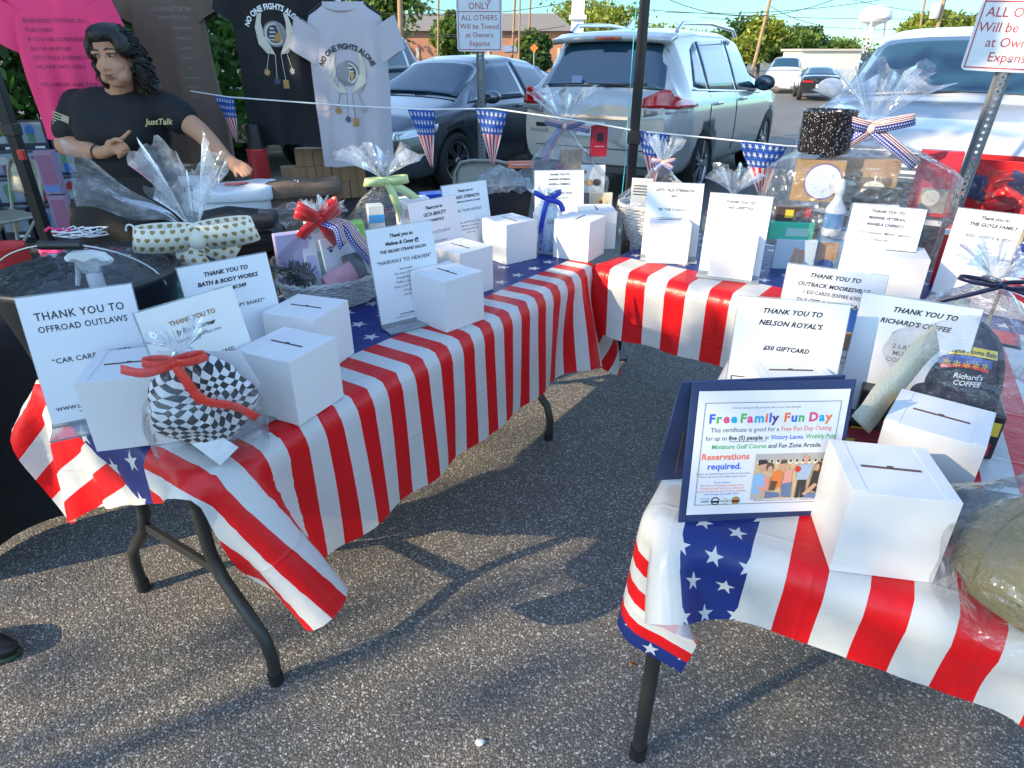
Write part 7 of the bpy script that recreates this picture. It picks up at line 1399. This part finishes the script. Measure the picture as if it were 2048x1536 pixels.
chain([W(238, 291, 2.975), W(249, 289, 2.95), W(255, 296, 2.955), W(257, 302, 2.965)], .0105, .0078)
chain([W(238, 298, 2.97), W(247, 298, 2.945), W(250, 305, 2.955), W(247, 310, 2.97)], .010, .0076)
chain([W(234, 304, 2.97), W(241, 306, 2.95), W(242, 312, 2.96), W(238, 315, 2.975)], .009, .007)
chain([W(220, 288, 2.975), W(228, 280, 2.95), W(236, 279, 2.94), W(243, 283, 2.94)], .0115, .0085)
pL = W(474, 331, 3.03); body.cap(wL, pL, .026, .026); body.cap(W(468, 333, 3.02), W(480, 330, 3.03), .024, .022)
for a, b, c in (((482, 326, 3.03), (493, 331, 3.01), (503, 340, 3.0)), ((482, 331, 3.02), (492, 337, 2.995), (500, 346, 2.985)), ((478, 335, 3.01), (487, 342, 2.985), (494, 350, 2.975)), ((473, 337, 3.0), (480, 345, 2.98), (486, 352, 2.97)), ((468, 336, 3.03), (470, 345, 3.0), (473, 352, 2.985))):
    chain([W(*a), W(*b), W(*c)], .0105, .0078)
for s in (-1, 1):
    hj = hpv + Vector((s * .085, 0, -.05)); kn = Vector((hj.x + s * .01, hj.y - .02, .42)); an = Vector((hj.x + s * .02, hj.y + .03, .08)); body.cap(hj, kn, .1, .062); body.cap(kn, an, .06, .042); body.cap(an, an + Vector((s * .02, -.14, -.045)), .04, .03)
me = remesh(body, .0048, 4, .45); link_mesh('body', me, [SKIN], woman)
# clothing
sh = MB(); dn = Vector((0, 0, -1))
sh.cap(ch + Vector((-.095, .01, .07)), ch + Vector((.10, .01, .07)), .122, .122); sh.cap(ch + Vector((-.085, -.05, .0)), ch + Vector((.085, -.05, .0)), .105, .105); sh.cap(wa + Vector((-.075, 0, .02)), wa + Vector((.075, 0, .02)), .14, .14); sh.cap(ch + Vector((-.1, .0, -.02)), wa + Vector((-.075, 0, .02)), .115, .125); sh.cap(ch + Vector((.1, .0, -.02)), wa + Vector((.075, 0, .02)), .115, .125); sh.cap(wa + Vector((-.07, 0, -.10)), wa + Vector((.07, 0, -.10)), .145, .145)
sh.cap(nk + Vector((-.0, .03, -.045)), sR + Vector((0, 0, .0)), .068, .076); sh.cap(nk + Vector((.0, .03, -.045)), sL, .068, .074)
sh.cap(sR, sR.lerp(eR, .62), .078, .08); sh.cap(sL, sL.lerp(eL, .38), .074, .078)
me = remesh(sh, .011, 5); o = link_mesh('shirt', me, [pm('shirt_black', (.008, .008, .01), .8, var=.2, vs=14, bmp=.9, bs=9)], woman)
mb = MB(); R = Matrix.Translation(sR.lerp(eR, .36) + Vector((-.012, -.082, .0))) @ Matrix.Rotation(ang(-4), 4, 'Z') @ Matrix.Rotation(ang(20), 4, 'Y')
for k in range(6): mb.box((0, 0, -.03 + .0125 * k), (.075, .003, .006), 0, R)
mb.box((.02, -.001, .02), (.034, .004, .028), 0, R); mb.build('flag_patch', col('patch_tan', .4, .36, .24), woman)
mb = MB(); text(mb, 'JustTalk', .034, Matrix.Translation(W(318, 249, 3.085)) @ Matrix.Rotation(ang(10), 4, 'Z') @ Matrix.Rotation(PI / 2, 4, 'X'), 0, shear=.3, bold=.0008); mb.build('chest_lettering', col('patch_gold2', .5, .45, .2), woman)
sk = MB(); sk.cap(wa + Vector((-.08, .0, -.12)), wa + Vector((.08, .0, -.12)), .165, .165); sk.cap(hpv + Vector((-.09, 0, -.05)), hpv + Vector((.09, 0, -.05)), .18, .18)
for s in (-1, 1): hj = hpv + Vector((s * .1, 0, -.05)); sk.cap(hj, Vector((hj.x + s * .02, hj.y, .22)), .14, .13)
me = remesh(sk, .014, 6); link_mesh('trousers', me, [pm('trouser_dark', (.018, .015, .012), .85, bmp=1.0, bs=7)], woman)
for s in (-1, 1): mb = MB(); c = hpv + Vector((s * .105, -.06, 0)); mb.ell((c.x, c.y, .035), (.05, .13, .045), 0, None, 18, 10); mb.build('shoe', BLKP, woman)
# hair: mass plus curls
HAIR = pm('hair_dark', (.009, .007, .006), .42, var=.3, vs=40, bmp=.9, bs=60)
hm = MB()
for c, r in (((0, .035, .055), (.081, .096, .08)), ((.0, -.015, .092), (.074, .085, .045)), ((0, .07, -.04), (.086, .06, .10)), ((.085, .03, -.05), (.026, .045, .10)), ((-.086, .03, -.03), (.03, .05, .10)), ((.06, .08, -.14), (.06, .05, .08)), ((-.04, .09, -.12), (.07, .05, .09)), ((.072, -.035, .045), (.026, .05, .05)), ((-.07, -.03, .04), (.022, .045, .05))): hm.ell(c, r, 0, HR, 18, 12)
me = remesh(hm, .011, 3); hair = link_mesh('hair', me, [HAIR], woman)
mb = MB(); rg = random.Random(12)
for i in range(520):
    a = rg.uniform(-.25, PI + .25) if i % 5 else rg.uniform(-.7, PI + .7); el = rg.uniform(-.1, 1.2); x, y = math.cos(a) * math.cos(el) * .09, math.sin(a) * math.cos(el) * .102 + .012; z = .045 + .086 * math.sin(el)
    ln_ = rg.uniform(.08, .22) * (1.15 if x > 0 else .85); cr = rg.uniform(.006, .015); w0 = rg.uniform(0, 6.28); k = rg.uniform(4, 7); pts = []
    for j in range(19):
        q = j / 18; out = 1 + .26 * q + .05 * rg.random() * 0; yy = y + .03 * q
        pts.append((x * out + cr * math.cos(w0 + k * q * 6.28 * ln_ / .2), max(yy, -.05) * out + cr * math.sin(w0 + k * q * 6.28 * ln_ / .2), z - ln_ * q ** 1.2 + .012 * math.sin(PI * q)))
    mb.tube(pts, [.0030] * 17 + [.0022, .001], 5, 0, HR)
mb.build('curls', HAIR, hair)
EYW = pm('eye_white', (.3, .28, .26), .25); IRIS = pm('iris_brown', (.03, .015, .008), .15); LIPM = pm('lips', (.36, .13, .11), .4)
for s in (-1, 1):
    mb = MB(); mb.ell((s * .031, -.0735, .014), (.0145, .010, .006), 0, HR, 14, 9); e = mb.build('eye', EYW, woman); mb = MB(); mb.ell((s * .031 - .004, -.083, .014), (.0064, .0036, .0058), 0, HR, 12, 8); mb.build('iris', IRIS, e)
    mb = MB(); mb.tube([(s * .016, -.085, .022), (s * .03, -.087, .0235), (s * .047, -.075, .018)], [.0012, .002, .001], 5, 0, HR); mb.build('eyelid', pm('lash', (.02, .012, .01), .6), e)
    mb = MB(); mb.tube([(s * .013, -.087, .036), (s * .03, -.0885, .042), (s * .05, -.074, .036)], [.0028, .0034, .0015], 6, 0, HR); mb.build('eyebrow', HAIR, woman)
mb = MB(); mb.ell((0, -.0905, -.0565), (.0205, .008, .0052), 0, HR, 16, 8); mb.ell((0, -.089, -.0665), (.018, .009, .006), 0, HR, 16, 8); mb.build('lips', LIPM, woman)
mb = MB(); mb.ell((0, -.096, -.0612), (.014, .004, .0022), 0, HR, 12, 6); mb.build('mouth', pm('mouth_dark', (.05, .012, .012), .5), woman)
d = (wR - eR).normalized(); mb = MB(); x = d.cross(Vector((0, 0, 1))).normalized(); y = d.cross(x); c = eR.lerp(wR, .93)
mb.tube([c + (x * math.cos(2 * PI * k / 24) + y * math.sin(2 * PI * k / 24)) * .034 for k in range(24)], .0032, 6, closed=True); mb.build('bracelet', BLKP, woman)
mb = MB(); c = W(243, 299, 2.958); mb.tube([c + Vector((.0112 * math.cos(2 * PI * k / 16), .003 * math.sin(2 * PI * k / 16), .0112 * math.sin(2 * PI * k / 16))) for k in range(16)], .0016, 5, closed=True); mb.build('ring', CHROME, woman)
